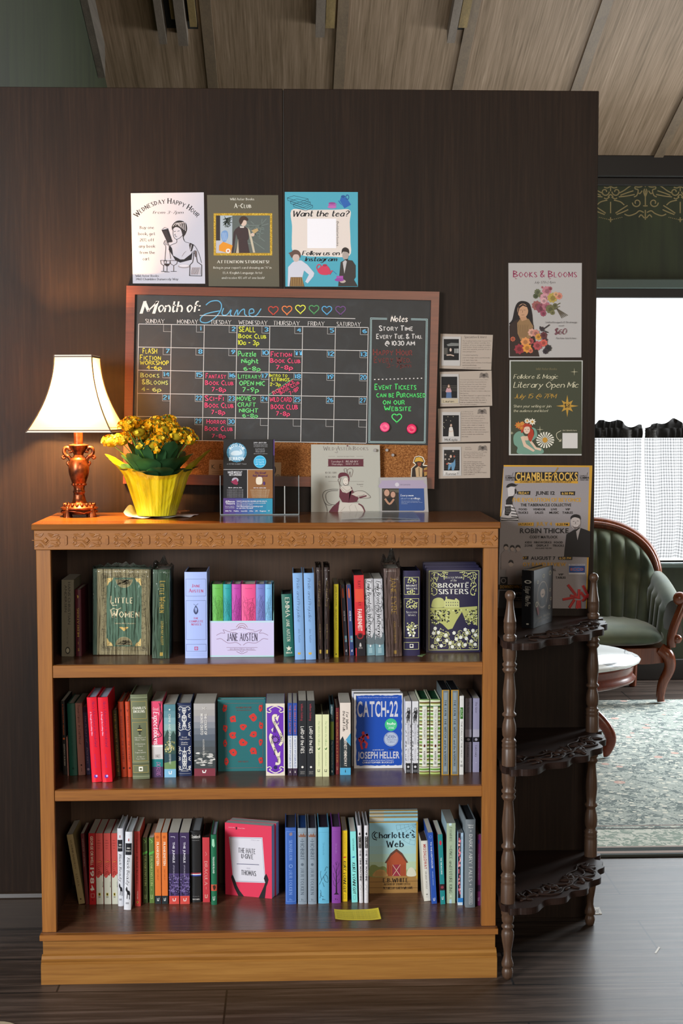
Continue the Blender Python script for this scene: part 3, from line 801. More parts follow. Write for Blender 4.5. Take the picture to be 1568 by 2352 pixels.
def curtain(x0, x1, label, seed):
    rnd = random.Random(seed); t = thing('curtain', ((x0+x1)/2, FY-.03, 1.46), label, 'curtain', 'café curtains at the lounge window')
    ph = [rnd.uniform(0, 6) for _ in range(4)]
    def fold(u, v): return .036*math.sin(u*46+ph[0]+1.2*math.sin(u*9+ph[1])+v*1.0)*(.6+.4*v)+.012*math.sin(u*17+ph[2]-v*2)
    mb = MB(); nu, nv = 160, 12; zt_, zb_ = 1.43, .70
    mb.grid(lambda u, v: V((x0+(x1-x0)*u+.02*math.sin(v*3+u*5+ph[3])*v, FY-.035+fold(u, v), zt_+(zb_-zt_)*v-.006*math.sin(u*30)*v)), nu, nv, M_cur)
    o = mb.build('drape', t)
    uv = o.data.uv_layers.new(name='check'); arc = [0]
    for i in range(nu): arc.append(arc[-1]+math.hypot((x1-x0)/nu, fold((i+1)/nu, .5)-fold(i/nu, .5)))
    for lp in o.data.loops:
        i, j = divmod(lp.vertex_index, nv+1); uv.data[lp.index].uv = (arc[i]/.017, (zt_-zb_)*j/nv/.017)
    mb = MB(); mb.grid(lambda u, v: V((x0+(x1-x0)*u, FY-.045+.008*math.sin(u*150+2*math.sin(u*31))*math.sin(PI*v)**.5*1.0-.006*math.sin(PI*v), 1.435-.05+.055*v)), 240, 6, M_head); mb.build('rod_pocket', t)
    mb = MB(); mb.grid(lambda u, v: V((x0+(x1-x0)*u, FY-.045+(.006+.012*v)*math.sin(u*130+3*math.sin(u*23)), 1.44+(.028+.018*math.sin(u*21+ph[1])+.01*math.sin(u*57+ph[2]))*v)), 260, 4, M_head); mb.build('ruffle', t)
curtain(wx0+.03, 1.99, 'dark checked voile café curtain on the window half behind the armchair', 3)
curtain(2.005, 3.0, 'dark checked voile café curtain cut by the right edge of the photo', 5)
# bits lying on the floor
P = onZ(1366, 2094, 0); mb = MB(); A = [onZ(*q, 0) for q in ((1362, 2085), (1376, 2085), (1382, 2100), (1362, 2101))]
M_card = ink('d8d4cc')
mb.prism([(p.x, p.y) for p in A], .0, .002, lambda a, b, h: V((a, b, h)), M_card)
s_ = Sheet(mb, lambda x, y: onZ(x, y, .0021), (0, 0, 1)); s_.ring(1371, 2093, 4, 1, '1d1b1a'); s_.disc(1371, 2093, 1.4, '1d1b1a'); s_.dots([(1366, 2088), (1376, 2098), (1366, 2098), (1375, 2088)], .9, '1d1b1a')
tag(mb.build('paper_card', loc=P), 'small white card with black marks on the floor by the right stand post', 'card')
mb = MB(); A = [onZ(*q, 0) for q in ((1512, 2175), (1516, 2177), (1507, 2190), (1503, 2189))]
mb.prism([(p.x, p.y) for p in A], 0, .0015, lambda a, b, h: V((a, b, h)), M_card)
tag(mb.build('paper_strip', loc=A[0]), 'thin white paper strip lying alone on the plank floor', 'paper strip')
# ================================================================ things on the partition
def hull(mb, zone, corners, Y, col, t=.0009):
    """a sheet of paper or card standing upright at depth Y: corners in zone pixels, clockwise from top left"""
    P = [onY(*zone(*c), Y) for c in corners]; m = ink(col) if isinstance(col, str) else col
    mb.prism([(p.x, p.z) for p in P], 0, t, lambda a, b, h: V((a, Y+h, b)), m); return P
def paper(name, zone, corners, Y, col, label, cat, draw=None, group=None, t=.0009, slope=0):
    mb = MB(); P = hull(mb, zone, corners, Y, col, t)
    if draw: draw(wallsheet(mb, zone, Y, slope=slope))
    c = sum(P, V())/len(P); o = mb.build(name, loc=(c.x, Y+t, min(p.z for p in P))); return tag(o, label, cat, group)
INK = '17131a'; 
# ---- three posters above the calendar board
ZW1 = Z(280, 430, 5.2267); ZW2 = Z(560, 430, 5.2267)
def happy(s):
    s.arc('Wednesday Happy Hour', 540, 660, 465, -50, 50, 62, INK, 'S^')
    s.text('from 3-7pm', 365, 285, 730, 318, INK, 'i')
    for t, a, b, y in (('Buy one', 215, 383, 500), ('book, get', 198, 396, 575), ('20% off', 215, 385, 650), ('any book', 205, 396, 725), ('from the', 213, 393, 800), ('cart', 252, 328, 876)): s.text(t, a, y-34, b, y, INK, 's')
    s.text('Wild Aster Books', 163, 1050, 441, 1076, INK, 's'); s.text('3460 Chamblee Dunwoody Way', 163, 1090, 675, 1116, INK, 's')
    # reading woman in line art
    s.blob([(598, 470), (640, 415), (700, 400), (765, 430), (782, 500), (765, 560), (740, 600), (752, 640), (735, 625), (722, 560), (700, 500), (650, 478), (615, 500), (606, 520)], '2a2426')
    for k in range(5): s.line([(612+k*30, 470-k*9), (650+k*26, 430-k*2), (690+k*18, 470+k*14)], 6, 'd8d0d6', True)
    s.line([(615, 510), (612, 550), (622, 600), (650, 625), (690, 612), (735, 570)], 5, INK, True)
    s.line([(655, 625), (655, 665), (600, 690), (570, 705)], 5, INK, True); s.line([(735, 600), (752, 650), (810, 672), (870, 700), (920, 790), (955, 910)], 5, INK, True)
    s.lines([[(622, 535), (645, 528)], [(665, 530), (690, 525)], [(640, 560), (632, 575), (645, 580)], [(635, 595), (660, 592)]], 5, INK)
    s.poly([(575, 700), (600, 735), (612, 820), (700, 868), (745, 866), (830, 800), (846, 770), (835, 870), (700, 905), (640, 880), (600, 800), (560, 745)], INK)
    s.poly([(805, 690), (820, 668), (862, 690), (838, 770), (820, 770)], '2a2426'); s.line([(832, 690), (822, 760)], 7, 'd8d0d6')
    s.line([(560, 745), (640, 870)], 4, INK); s.line([(720, 830), (745, 790), (770, 770)], 3, '7d7478', True)
    s.poly([(475, 515), (548, 500), (602, 660), (545, 665)], INK); s.line([(478, 512), (515, 482), (550, 498), (606, 655)], 4, INK)
    for k in range(4): s.line([(492+k*13, 520), (550+k*12, 655)], 3, '4b4448')
    s.line([(515, 640), (502, 680), (525, 712), (520, 800), (515, 880)], 5, INK, True); s.line([(560, 680), (570, 760), (585, 860)], 5, INK, True)
    s.lines([[(515, 640+k*14), (545, 650+k*14), (556, 668+k*10)] for k in range(4)], 5, INK)
    for x, y, w in ((498, 880, 36), (540, 885, 38), (620, 880, 46)):
        s.lines([[(x-w, y), (x+w, y)], [(x-w, y), (x-w*.8, y+40), (x, y+62), (x+w*.8, y+40), (x+w, y)], [(x, y+62), (x, y+130)], [(x-w*.8, y+132), (x+w*.8, y+132)]], 6, '3a3336')
    s.poly([(510, 918), (574, 918), (560, 945), (540, 952), (522, 945)], '2a2426')
    s.disc(745, 950, 72, '9b9296', 22); s.disc(745, 944, 60, 'd9d2d8', 15)
    s.line([(858, 790), (856, 850), (848, 900), (815, 935), (810, 1062), (955, 1066), (956, 935), (905, 900), (895, 850), (890, 790)], 7, INK)
    s.ring(873, 780, 16, 6, INK, 20); s.disc(884, 800, 14, '5a5256', 40); s.rect(826, 960, 938, 1050, 'bdb4ba'); s.lines([[(830+k*13, 1050), (848+k*13, 965)] for k in range(7)], 5, '4b4448')
paper('poster', ZW1, [(105, 72), (982, 62), (998, 1158), (130, 1155)], -.0015, 'c3c0cb', 'white poster with reading woman and arched Wednesday Happy Hour lettering, above the board', 'poster', happy)
def aclub(s):
    C_ = 'dcd8cc'; rnd = random.Random(4)
    s.text('Wild Aster Books', -165, 130, 122, 156, C_, 's'); s.text('A-Club', -115, 198, 86, 248, C_, 'S^')
    s.rect(-363, 312, 340, 820, 'b08a1e')
    s.dots([(rnd.choice((rnd.uniform(-360, -340), rnd.uniform(315, 336))), rnd.uniform(316, 816)) for _ in range(130)]+[(rnd.uniform(-360, 336), rnd.choice((rnd.uniform(315, 336), rnd.uniform(796, 817)))) for _ in range(150)], 5, 'e0bd48', 5)
    s.rect(-335, 340, 312, 790, '59605c'); s.rect(-335, 340, -140, 790, 'a9b3bb'); s.rect(-335, 340, -285, 640, '2d2626'); s.rect(-335, 645, -230, 790, 'b7b4bc')
    s.lines([[(-225+rnd.uniform(-30, 60), 370+rnd.uniform(0, 120)), (-200+rnd.uniform(-40, 60), 350+rnd.uniform(0, 120))] for _ in range(26)], 8, '39433c')
    s.blob([(-275, 560), (-240, 520), (-200, 530), (-190, 590), (-215, 650), (-255, 650)], '6f94c4'); s.lines([[(-262+k*12, 545), (-250+k*11, 640)] for k in range(5)], 4, 'aabdd8')
    s.lines([[(rnd.uniform(-120, 300), rnd.uniform(350, 760)), (rnd.uniform(-120, 300), rnd.uniform(350, 760))] for _ in range(14)], 9, '6d7872')
    # standing reader in a dark gown, book in hand
    s.poly([(-100, 500), (-60, 470), (10, 470), (50, 500), (60, 620), (40, 640), (70, 790), (-110, 790), (-70, 640), (-95, 560), (-125, 790), (-150, 790), (-125, 540)], '3a2b2c')
    s.poly([(45, 480), (60, 560), (110, 785), (135, 785), (100, 620), (70, 520)], 'bfb39c'); s.poly([(-70, 620), (-95, 790), (-60, 790)], 'b9ad98')
    s.disc(-5, 425, 38, 'd0b6a6', 42); s.blob([(-60, 400), (-30, 352), (20, 352), (52, 385), (40, 405), (0, 395), (-20, 430), (-40, 450)], '3c2a22'); s.poly([(-50, 470), (5, 470), (0, 488), (-45, 488)], 'd8d0c8')
    s.poly([(90, 520), (160, 492), (175, 520), (125, 560)], 'b79a6a'); s.disc(105, 570, 22, 'cbb4a4')
    s.poly([(-298, 700), (-250, 655), (-135, 700), (-160, 800), (-300, 760)], 'dd8f22'); s.disc(-190, 765, 28, 'e4dcd2'); s.disc(-190, 765, 12, 'c46a50')
    s.text('ATTENTION STUDENTS!', -320, 880, 298, 912, C_, 'S')
    for t, a, b, y in (('Bring in your report card showing an "A" in', -365, 330, 978), ('ELA (English Language Arts)', -250, 215, 1040), ('and receive 10% off of one book!', -265, 245, 1100)): s.text(t, a, y-25, b, y, C_, 's')
paper('poster', ZW2, [(-443, 93), (412, 95), (425, 1195), (-423, 1188)], -.0015, '5a5444', 'olive poster with gold-framed reader in dark gown and A-Club heading', 'poster', aclub)
def tea(s):
    rnd = random.Random(8); K = '15161c'
    s.blob([(570, 275), (750, 272), (1100, 270), (1272, 275), (1270, 420), (1278, 650), (1262, 825), (1000, 832), (740, 826), (590, 770), (575, 640), (578, 470)], 'dccfc6')
    for k in range(3):
        y = 118+k*38; x = 540+k*36
        s.lines([[(x-20, y+10), (x+60, y-16), (x+230-k*10, y+22), (x+130, y+62), (x-20, y+10)], [(x-20, y+10), (x-14, y+40), (x+130, y+90), (x+232-k*10, y+50), (x+230-k*10, y+22)]], 5, '1f3f50')
    s.rect(1016, 195, 1098, 235, 'a8579c'); s.disc(1057, 238, 54, 'b766a8', 17); s.disc(1057, 192, 42, '8d4486', 12); s.ring(1100, 208, 14, 6, 'a8579c')
    s.poly([(1165, 120), (1232, 128), (1285, 210), (1205, 255), (1150, 160)], '2c5fa8'); s.poly([(1150, 195), (1130, 165), (1140, 160), (1185, 225)], '2c5fa8'); s.ring(1240, 120, 22, 8, '23508f', 32); s.disc(1190, 112, 26, '23508f', 16)
    s.text('Want the tea?', 582, 282, 1250, 350, K, 'I'); s.rect(760, 378, 1108, 732, 'ece9ee')
    s.text('@wildasterbooks', 1112, 405, 1138, 705, '3f3f48', 'n', 'd')
    s.text('Follow us on', 700, 765, 1140, 816, K, 'I'); s.text('Instagram', 735, 838, 1108, 888, K, 'I')
    # two cut-out women in old-fashioned dress
    s.poly([(525, 1190), (530, 960), (580, 905), (625, 880), (690, 880), (760, 930), (845, 1030), (835, 1070), (765, 1155), (735, 1135), (780, 1050), (722, 1000), (700, 1085), (560, 1090), (545, 1190)], 'c9c9d4')
    s.disc(625, 845, 42, 'c3aea6', 52); s.blob([(545, 800), (530, 795), (570, 775), (600, 752), (650, 760), (680, 800), (672, 850), (650, 810), (600, 810), (575, 850)], '5e4840')
    s.poly([(560, 1080), (695, 1080), (725, 1192), (550, 1192)], '6d4c2b'); s.lines([[(575+k*20, 1085), (565+k*24, 1190)] for k in range(7)], 6, 'b8975c')
    s.poly([(1130, 1190), (1160, 900), (1215, 870), (1300, 880), (1340, 940), (1340, 1080), (1320, 1110), (1365, 1190)], '3a3431'); s.poly([(1185, 900), (1215, 875), (1235, 890), (1205, 1040)], 'b9b4b4')
    s.disc(1218, 820, 38, 'a99c94', 52); s.blob([(1172, 800), (1178, 745), (1215, 722), (1255, 745), (1262, 800), (1240, 780), (1190, 775)], '2f2825'); s.poly([(1200, 868), (1250, 860), (1240, 882)], '1f1b1a')
    s.disc(1185, 1130, 36, 'b7a59b', 20); s.rect(1110, 1065, 1190, 1100, 'a04fa0'); s.disc(1145, 1112, 56, '8f4494', 20)
    s.blob([(885, 985), (940, 945), (1000, 945), (1035, 1000), (1010, 1050), (930, 1050), (890, 1020)], 'c53c58'); s.ring(900, 965, 32, 10, 'c53c58', 42); s.poly([(1020, 1040), (1050, 998), (1068, 1000), (1030, 1055)], 'c53c58'); s.disc(970, 938, 26, 'a82c48', 14)
    s.line([(1070, 1010), (1110, 1045)], 6, '2f7fb0')
paper('poster', ZW2, [(490, 56), (1367, 58), (1368, 1195), (497, 1193)], -.0015, '4da0b4', 'turquoise poster asking Want the tea, with teapots and two old-fashioned women', 'poster', tea)

# ---- calendar chalkboard with cork strip, hung slightly out of level
board = thing('calendar_board', onY(640, 1110, -.012), 'framed black June calendar chalkboard with cork strip, hung slightly crooked on the partition', 'chalkboard')
BY = -.014
O4 = [(290, 656), (1009, 670), (997, 1123), (282, 1111)]; I4 = [(309.5, 676), (990, 689.5), (981, 1100), (302, 1088)]
M_bframe = wood('board_frame', [(.2, '46200f'), (.6, '6b331a'), (1, '83472a')], 'x', 1.5, .35)
po = [onY(*p, -.026) for p in O4]; pi_ = [onY(*p, -.026) for p in I4]
for i in range(4):
    j = (i+1) % 4; mb = MB(); q = [po[i], po[j], pi_[j], pi_[i]]
    mb.prism([(p.x, p.z) for p in q], -.024, -.0005, lambda a, b, h: V((a, h, b)), M_bframe); mb.build('frame_rail', board)
mb = MB(); M_chalk = mat('chalkboard_black', '1b1b1c', .5)
n1 = nd(M_chalk, 'ShaderNodeTexNoise', Scale=2.2, Detail=4, Distortion=1.2); lk(M_chalk, coords(M_chalk, (8, 8, 8)), n1.inputs['Vector'])
r1 = ramp(M_chalk, [(.4, '171718'), (.62, '1d1e20'), (.8, '2b2d30')]); lk(M_chalk, n1.outputs[0], r1.inputs[0]); lk(M_chalk, r1.outputs[0], bsdf(M_chalk).inputs['Base Color'])
q = [onY(*p, BY) for p in ((305, 672), (994, 686), (984, 1022.5), (300, 1008.5))]
mb.prism([(p.x, p.z) for p in q], BY, -.003, lambda a, b, h: V((a, h, b)), M_chalk)
A_, B_ = .0155, -.0173
def uv(u, v): return (318.3+u+B_*v, 744.1+v+A_*u)
s = Sheet(mb, lambda x, y: onY(x, y, BY), (0, -1, 0))
G = Sheet(mb, lambda u, v: onY(*uv(u, v), BY), (0, -1, 0))
WH = 'dcd6d2'; CW, CH = 75.3, 53.1
G.lines([[(0, r*CH), (7*CW, r*CH)] for r in range(6)]+[[(c*CW, 0), (c*CW, 5*CH)] for c in range(8)], 1.25, WH)
G.lines([[(c*CW-18, r*CH), (c*CW-18, r*CH+16.5), (c*CW, r*CH+16.5)] for c in range(1, 8) for r in range(5)], .8, 'b5b1ae')
BLU = '63b4e0'; d = 1
for r in range(5):
    for c in range(7):
        if (r == 0 and c == 0) or d > 30: continue
        x = (c+1)*CW; y = r*CH
        if d < 10: G.text(str(d), x-11.5 if d > 1 else x-9, y+3.5, x-4 if d > 1 else x-7.5, y+12.5, BLU, 'M')
        else: G.text(str(d), x-16, y+3.5, x-3, y+13, BLU, 'M')
        d += 1
YE, YG, GR, PK = 'e8d84a', 'd2d878', '6fd37a', 'ee4a74'
for c, r, col, rows in (
    (3, 0, 'dde03c', (('SEALL', 5, 42, 3, 14), ('Book Club', 4, 67, 19, 29), ('10a - 3p', 3, 51, 34, 44))),
    (0, 1, YE, (('FlASH', 11, 43, 3, 14), ('Fiction', 5, 52, 18, 29), ('WORKSHOP', 5, 70, 31, 40), ('4-6p', 21, 54, 42, 50.5))),
    (0, 2, YG, (('Books', 7, 49, 6, 16), ('&Blooms', 11, 69, 21, 32), ('4- 6p', 10, 54, 39, 48))),
    (3, 1, GR, (('Puzzle', 4, 45, 6, 17), ('Night', 12, 50, 23, 33), ('6-8p', 18, 55, 41, 50))),
    (4, 1, PK, (('Fiction', 4, 51, 6, 17), ('Book Club', 3, 71, 21, 31), ('7-8p', 16, 54, 37, 46))),
    (2, 2, PK, (('Fantasy', 6, 52, 5, 16), ('Book Club', 5, 69, 21, 31), ('7-8p', 20, 52, 37, 46))),
    (3, 2, GR, (('Literary', 5, 56, 5, 15), ('OPEN MIC', 8, 66, 21, 31), ('7-9p', 15, 52, 36, 46))),
    (4, 2, 'dde03c', (('Intro to', 2, 42, 3, 10.5), ('STRINGS', 6, 47, 13, 20), ('2-3p', 3, 27, 24, 31))),
    (2, 3, PK, (('Sci-Fi', 5, 47, 3, 14), ('Book Club', 5, 70, 19, 30), ('7-8p', 20, 51, 36, 45))),
    (3, 3, GR, (('MOVIE', 3, 35, 3, 13), ('CRAFT', 5, 46, 18, 27), ('NIGHT', 9, 52, 31, 40), ('6-8p', 17, 51, 43, 51))),
    (4, 3, PK, (('WILD CARD', 3, 53, 4, 14), ('BOOK CLUB', 6, 67, 21, 31), ('7-8p', 18, 49, 37, 46))),
    (2, 4, PK, (('Horror', 10, 53, 4, 14), ('Book Club', 6, 69, 20, 30), ('7-8p', 22, 53, 38, 46)))):
    for t, x0, x1, y0, y1 in rows:
        G.text(t, c*CW+x0, r*CH+y0, c*CW+x1, r*CH+y1, col, 'M^' if t not in ('Puzzle', 'Night') and not t[0].isdigit() else 'M')
G.heart(3*CW+42, 3*CH+8, 3.4, 1.3, GR)
G.line([(4*CW, 3*CH-1), (4*CW+55, 2*CH+14)], 1.4, '4fae7c')
for t, x, y, L in (('ROMANCE', 12, 52, 56), ('Book Club', 28, 51, 50), ('7-8P', 50, 52, 24)): G.text(t, 4*CW+x, 2*CH+y-8, 4*CW+x+L, 2*CH+y, PK, 'M^', ang=-.55)
# heading
for t, x, w in (('SUNDAY', 16, 43), ('MONDAY', 89, 47), ('TUESDAY', 166, 46), ('WEDNESDAY', 230, 65), ('THURSDAY', 310, 59), ('FRIDAY', 389, 37), ('SATURDAY', 455, 54)): G.text(t, x, -11.5, x+w, -2.5, WH, 's')
z5 = Z(280, 640, 3.92); z6 = Z(640, 640, 3.92)
s5 = Sheet(mb, lambda x, y: onY(*z5(x, y), BY), (0, -1, 0)); s6 = Sheet(mb, lambda x, y: onY(*z6(x, y), BY), (0, -1, 0))
FL = 'f2e6dc'
s5.text('M', 172, 210, 285, 315, FL, 'I'); s5.text('onth of:', 325, 205, 690, 300, FL, 'I', al='f')
s5.lines([[(755, 238), (800, 205), (865, 200), (895, 235), (885, 290), (840, 350), (770, 395), (715, 390), (706, 360), (740, 325), (800, 305), (880, 290)],
          [(915, 265), (900, 310), (915, 330), (950, 320), (985, 275), (975, 320), (990, 335)], [(1010, 330), (1030, 290), (1042, 280), (1040, 330), (1070, 290), (1100, 275), (1105, 320), (1125, 335)],
          [(1140, 315), (1185, 305), (1180, 275), (1150, 280), (1145, 325), (1175, 342), (1215, 325), (1252, 270)]], 9, '5fa6cc', True)
s5.line([(700, 331), (1410+690, 360)], 5, WH)
for x, y, c_ in ((1362, 288, 'c8412f'), (1485, 284, 'f08040'), (195+1411, 276, 'e6e64a'), (317+1411, 278, '4f9c5e'), (433+1411, 286, '58a8d8'), (556+1411, 286, '6d4680')): s5.heart(x, y-4, 44, 8, c_)
# notes panel
s6.lines([[(975, 357), (826, 353), (808, 1476), (1318, 1480), (1338, 363), (1190, 360)], [(975, 368), (836, 364), (819, 1466), (1309, 1470), (1327, 373), (1190, 371)]], 4.5, 'a9c4c4')
s6.text('Notes', 1008, 335, 1155, 388, FL, 'I')
for t, a, b, y0, y1, c_ in (('Story Time', 905, 1205, 425, 468, WH), ('Every Tue. & Thu.', 880, 1285, 500, 540, WH), ('@ 10:30 AM', 955, 1222, 562, 600, WH), ('Happy Hour', 852, 1200, 635, 690, '7a322e'), ('Every Wed.', 858, 1188, 705, 755, '6b302c'), ('3-7pm', 970, 1188, 762, 800, '5c2c2a'),
                            ('Event Tickets', 865, 1235, 950, 998, '4fdc6c'), ('can be Purchased', 880, 1318, 1022, 1068, '4fdc6c'), ('on our', 938, 1132, 1085, 1132, '4fdc6c'), ('Website', 950, 1190, 1145, 1190, '4fdc6c')): s6.text(t, a, y0, b, y1, c_, 'M^', al='f') if t != '3-7pm' else s6.text(t, a, y0, b, y1, c_, 'M')
s6.heart(1062, 1252, 44, 9, '4fdc6c')
s6.lines([[(858+i*35, 908-i*.9), (870+i*35, 907.6-i*.9)] for i in range(13)], 9, WH)
mb.build('chalk_panel', board)
M_cork = mat('cork', '8f5a2e', .85, spec=.1)
n1 = nd(M_cork, 'ShaderNodeTexNoise', Scale=320, Detail=3); lk(M_cork, coords(M_cork), n1.inputs['Vector']); r1 = ramp(M_cork, [(.35, '6d4020'), (.6, '9a6538'), (.75, 'b98553')]); lk(M_cork, n1.outputs[0], r1.inputs[0]); lk(M_cork, r1.outputs[0], bsdf(M_cork).inputs['Base Color']); bump(M_cork, n1.outputs[0], .3)
mb = MB(); q = [onY(*p, BY) for p in ((300, 1009), (984, 1023), (981, 1102), (299, 1090))]
mb.prism([(p.x, p.z) for p in q], BY, -.003, lambda a, b, h: V((a, h, b)), M_cork); mb.build('cork_strip', board)
M_mag = mat('pink_magnet', 'e0245e', .25)
for x, y, w in ((883.5, 981, 'left pink round magnet under the green heart, paler than its neighbour'), (945, 985, 'right pink round magnet by the board frame, deeper pink than its neighbour')):
    p = onY(x, y, BY-.001); mb = MB()
    R = Matrix.Rotation(PI/2, 4, 'X'); k = MB(); k.lathe([(.0125, 0), (.0148, .002), (.0146, .006), (.0125, .0085), (.011, .0082), (.0095, .0078), (.004, .0088), (.001, .009)], mat('pink_magnet', 'e8487c' if x < 900 else 'e0205c', .25), n=28)
    k.v = [tuple(R@V(a)+p) for a in k.v]; tag(k.build('magnet', loc=p), w, 'magnet', 'magnets on the notes panel')

# ---- things pinned to the cork strip
ZT3 = Z(460, 980, 5.2267); ZT4 = Z(690, 980, 4.9); CY = BY-.0012
def nametag(s):
    s.text('K', 138, 455, 172, 505, '2a2420', 'm'); s.text('E', 232, 455, 256, 500, '2a2420', 'm'); s.line([(140, 538), (262, 542)], 4, '6b5340'); s.line([(140, 560), (262, 562)], 4, '6b5340')
paper('name_tag', ZT3, [(108, 396), (300, 398), (300, 600), (98, 597)], CY, 'a78a6c', 'kraft tag lettered K E pinned to the cork left of the flyer holder', 'tag', nametag)
paper('paper_tag', ZT3, [(800, 428), (970, 430), (966, 612), (800, 608)], CY, 'a58766', 'kraft tag with black curve showing behind the flyer stack on the cork', 'tag', lambda s: (s.ring(850, 520, 58, 14, '1d1a1c', 70), s.ring(930, 592, 20, 6, '4a4038')))
M_pin = mat('clear_pin', 'cfc8c4', .08); bsdf(M_pin).inputs['Transmission Weight'].default_value = .5
for x, y, Y, lb in ((970, 263, BY, 'upper clear pushpin on the bare cork'), (1037, 319, BY, 'lower clear pushpin on the bare cork'), (836, 265, -.034, 'clear pushpin through the corner of the story-time notice')):
    p = onY(*ZT4(x, y), Y-.0002); k = MB(); k.lathe([(.0018, 0), (.0018, .002), (.0042, .0025), (.0046, .0035), (.003, .0045), (.0026, .007), (.0045, .0085), (.004, .0095)], M_pin, n=16)
    R = Matrix.Rotation(PI/2, 4, 'X'); k.v = [tuple(R@V(a)+p) for a in k.v]; tag(k.build('pushpin', loc=p), lb, 'pushpin', 'clear pins at the cork strip')
def cutout(s):
    s.poly([(1248, 565), (1255, 470), (1300, 430), (1285, 405), (1272, 395), (1290, 345), (1330, 335), (1372, 350), (1392, 395), (1372, 425), (1378, 440), (1432, 445), (1432, 565)], '2b211b')
    s.poly([(1280, 398), (1296, 350), (1335, 342), (1368, 358), (1384, 398), (1330, 388)], 'c79a3a'); s.poly([(1310, 402), (1360, 402), (1352, 445), (1322, 445)], '7d3f24')
    s.poly([(1300, 565), (1290, 470), (1325, 445), (1372, 470), (1368, 565)], 'b99a72'); s.line([(1332, 460), (1336, 560)], 8, '4a3a2c'); s.poly([(1385, 470), (1432, 450), (1432, 540), (1392, 560)], 'a37a3c'); s.poly([(1380, 490), (1432, 480), (1432, 505), (1380, 512)], '6e3a22')
paper('photo_cutout', ZT4, [(1240, 566), (1246, 468), (1292, 428), (1262, 405), (1284, 340), (1330, 326), (1380, 342), (1402, 392), (1384, 428), (1433, 434), (1433, 566)], CY, 'd9cdb8', 'cut-out picture of a person in a yellow hat on the cork corner', 'picture', cutout)

# ---- four staff cards with instant photos beside the board
ZP = Z(990, 750, 6.531)
def staff(cs, ph, win, rows, head, label, draw, name=None, slope=0, seal=True):
    t = thing('staff_card', onY(*ZP(*cs[3]), -.0006), label, 'card', 'handwritten staff cards beside the board')
    mb = MB(); hull(mb, ZP, cs, -.0015, 'a89a8d'); s = wallsheet(mb, ZP, -.0015)
    if head: s.text(head[0], *head[1:5], '5a504a', 'm')
    for i, (tx, x0, x1, y) in enumerate(rows): s.text(tx, x0, y-11, x1, y+5, '4d443f', 'n')
    if seal:
        x, y = seal; s.poly([(x-70, y+30), (x-62, y-30), (x-40, y-48), (x, y-34), (x+40, y-48), (x+62, y-30), (x+70, y+30), (x+30, y+22), (x, y+34), (x-30, y+22)], '6f655e'); s.poly([(x-28, y-12), (x, y-34), (x+28, y-12), (x, y+14)], '3f3833'); s.lines([[(x-54, y-22), (x-56, y+18)], [(x+54, y-22), (x+56, y+18)]], 4, 'a89a8d')
    mb.build('card', t)
    mb = MB(); hull(mb, ZP, ph, -.0032, 'b3aeaa', .0012); s = wallsheet(mb, ZP, -.0032); x0, y0, x1, y1 = win; s.rect(x0, y0, x1, y1, '0f0e10'); draw(s)
    if name: s.text(name, x0+30, y1+32, x0+30+26*len(name), y1+66, '2b2622', 'm')
    mb.build('instant_photo', t)
def lines_of(txt, x0, x1, y0, dy): return [(q, x0, x0+(x1-x0)*min(1, len(q)/max(len(r) for r in txt.split('/'))), y0+i*dy) for i, q in enumerate(txt.split('/'))]
staff([(140, 108), (925, 125), (900, 652), (122, 628)], [(165, 150), (445, 152), (432, 590), (150, 585)], (188, 188, 415, 505),
      lines_of('My reading tastes lean toward the/magical! The other worldly, the/stories of love, magical realism/and fiction that invites you to/view the world & yourself from a/new perspective', 472, 905, 218, 32)+lines_of('* A woman haunted by/years to magic and a secret, lovely/* A dark fairy tale/with eerie, short stories from Russia/and beautiful lady/* A retired someone and', 468, 900, 432, 38),
      ('Speculative & Weird', 498, 140, 825, 172), 'topmost staff card, photo of a person in black at a counter', lambda s: (s.rect(190, 320, 245, 420, '4c4842'), s.poly([(230, 270), (300, 245), (410, 250), (410, 290), (250, 295)], '6f6f6c'), s.poly([(240, 440), (262, 330), (300, 320), (325, 400), (345, 440), (330, 505), (235, 505)], '151312'), s.disc(290, 350, 16, 'c9b3a6', 26), s.line([(230, 430), (290, 425), (340, 440)], 16, 'c4aa9a'), s.rect(345, 330, 410, 400, '8b8b88'), s.rect(368, 330, 374, 400, '151312')), seal=None)
staff([(128, 680), (905, 662), (915, 1188), (134, 1202)], [(134, 712), (412, 712), (418, 1150), (140, 1158)], (152, 752, 390, 1072),
      lines_of('I love learning about books every time I/dive, but I gravitate towards literary/fiction and humor the most. More than/anything, I like a book with a unique/narrative structure. Some examples:/"We Ride Upon Sticks" is told in collective/third person/"The Blind Assassin" is a generational tale/that contains a story within a story/"This Is How You Lose the Time War" is/made up completely of letters between/two rival time travelers', 430, 885, 800, 34),
      None, 'second staff card from the top, photo of person in blue skirt, black stamp corner', lambda s: (s.dots([(170+17*(i % 13), 890+24*(i//13)) for i in range(52)], 6, '5d564c', 6), s.poly([(215, 975), (235, 920), (285, 918), (305, 970), (300, 990), (225, 990)], 'b98d92'), s.poly([(228, 985), (300, 985), (306, 1070), (222, 1070)], '4d6488'), s.disc(262, 895, 17, 'c9a994', 24), s.blob([(245, 890), (262, 862), (282, 890), (280, 925), (246, 925)], '6b4a36'), s.disc(262, 896, 12, 'c9a994', 18), s.rect(152, 1075, 408, 1078, '9a8a78'), s.rect(150, 1082, 405, 1150, 'b5a68c')), name='Lauren', seal=(790, 740))
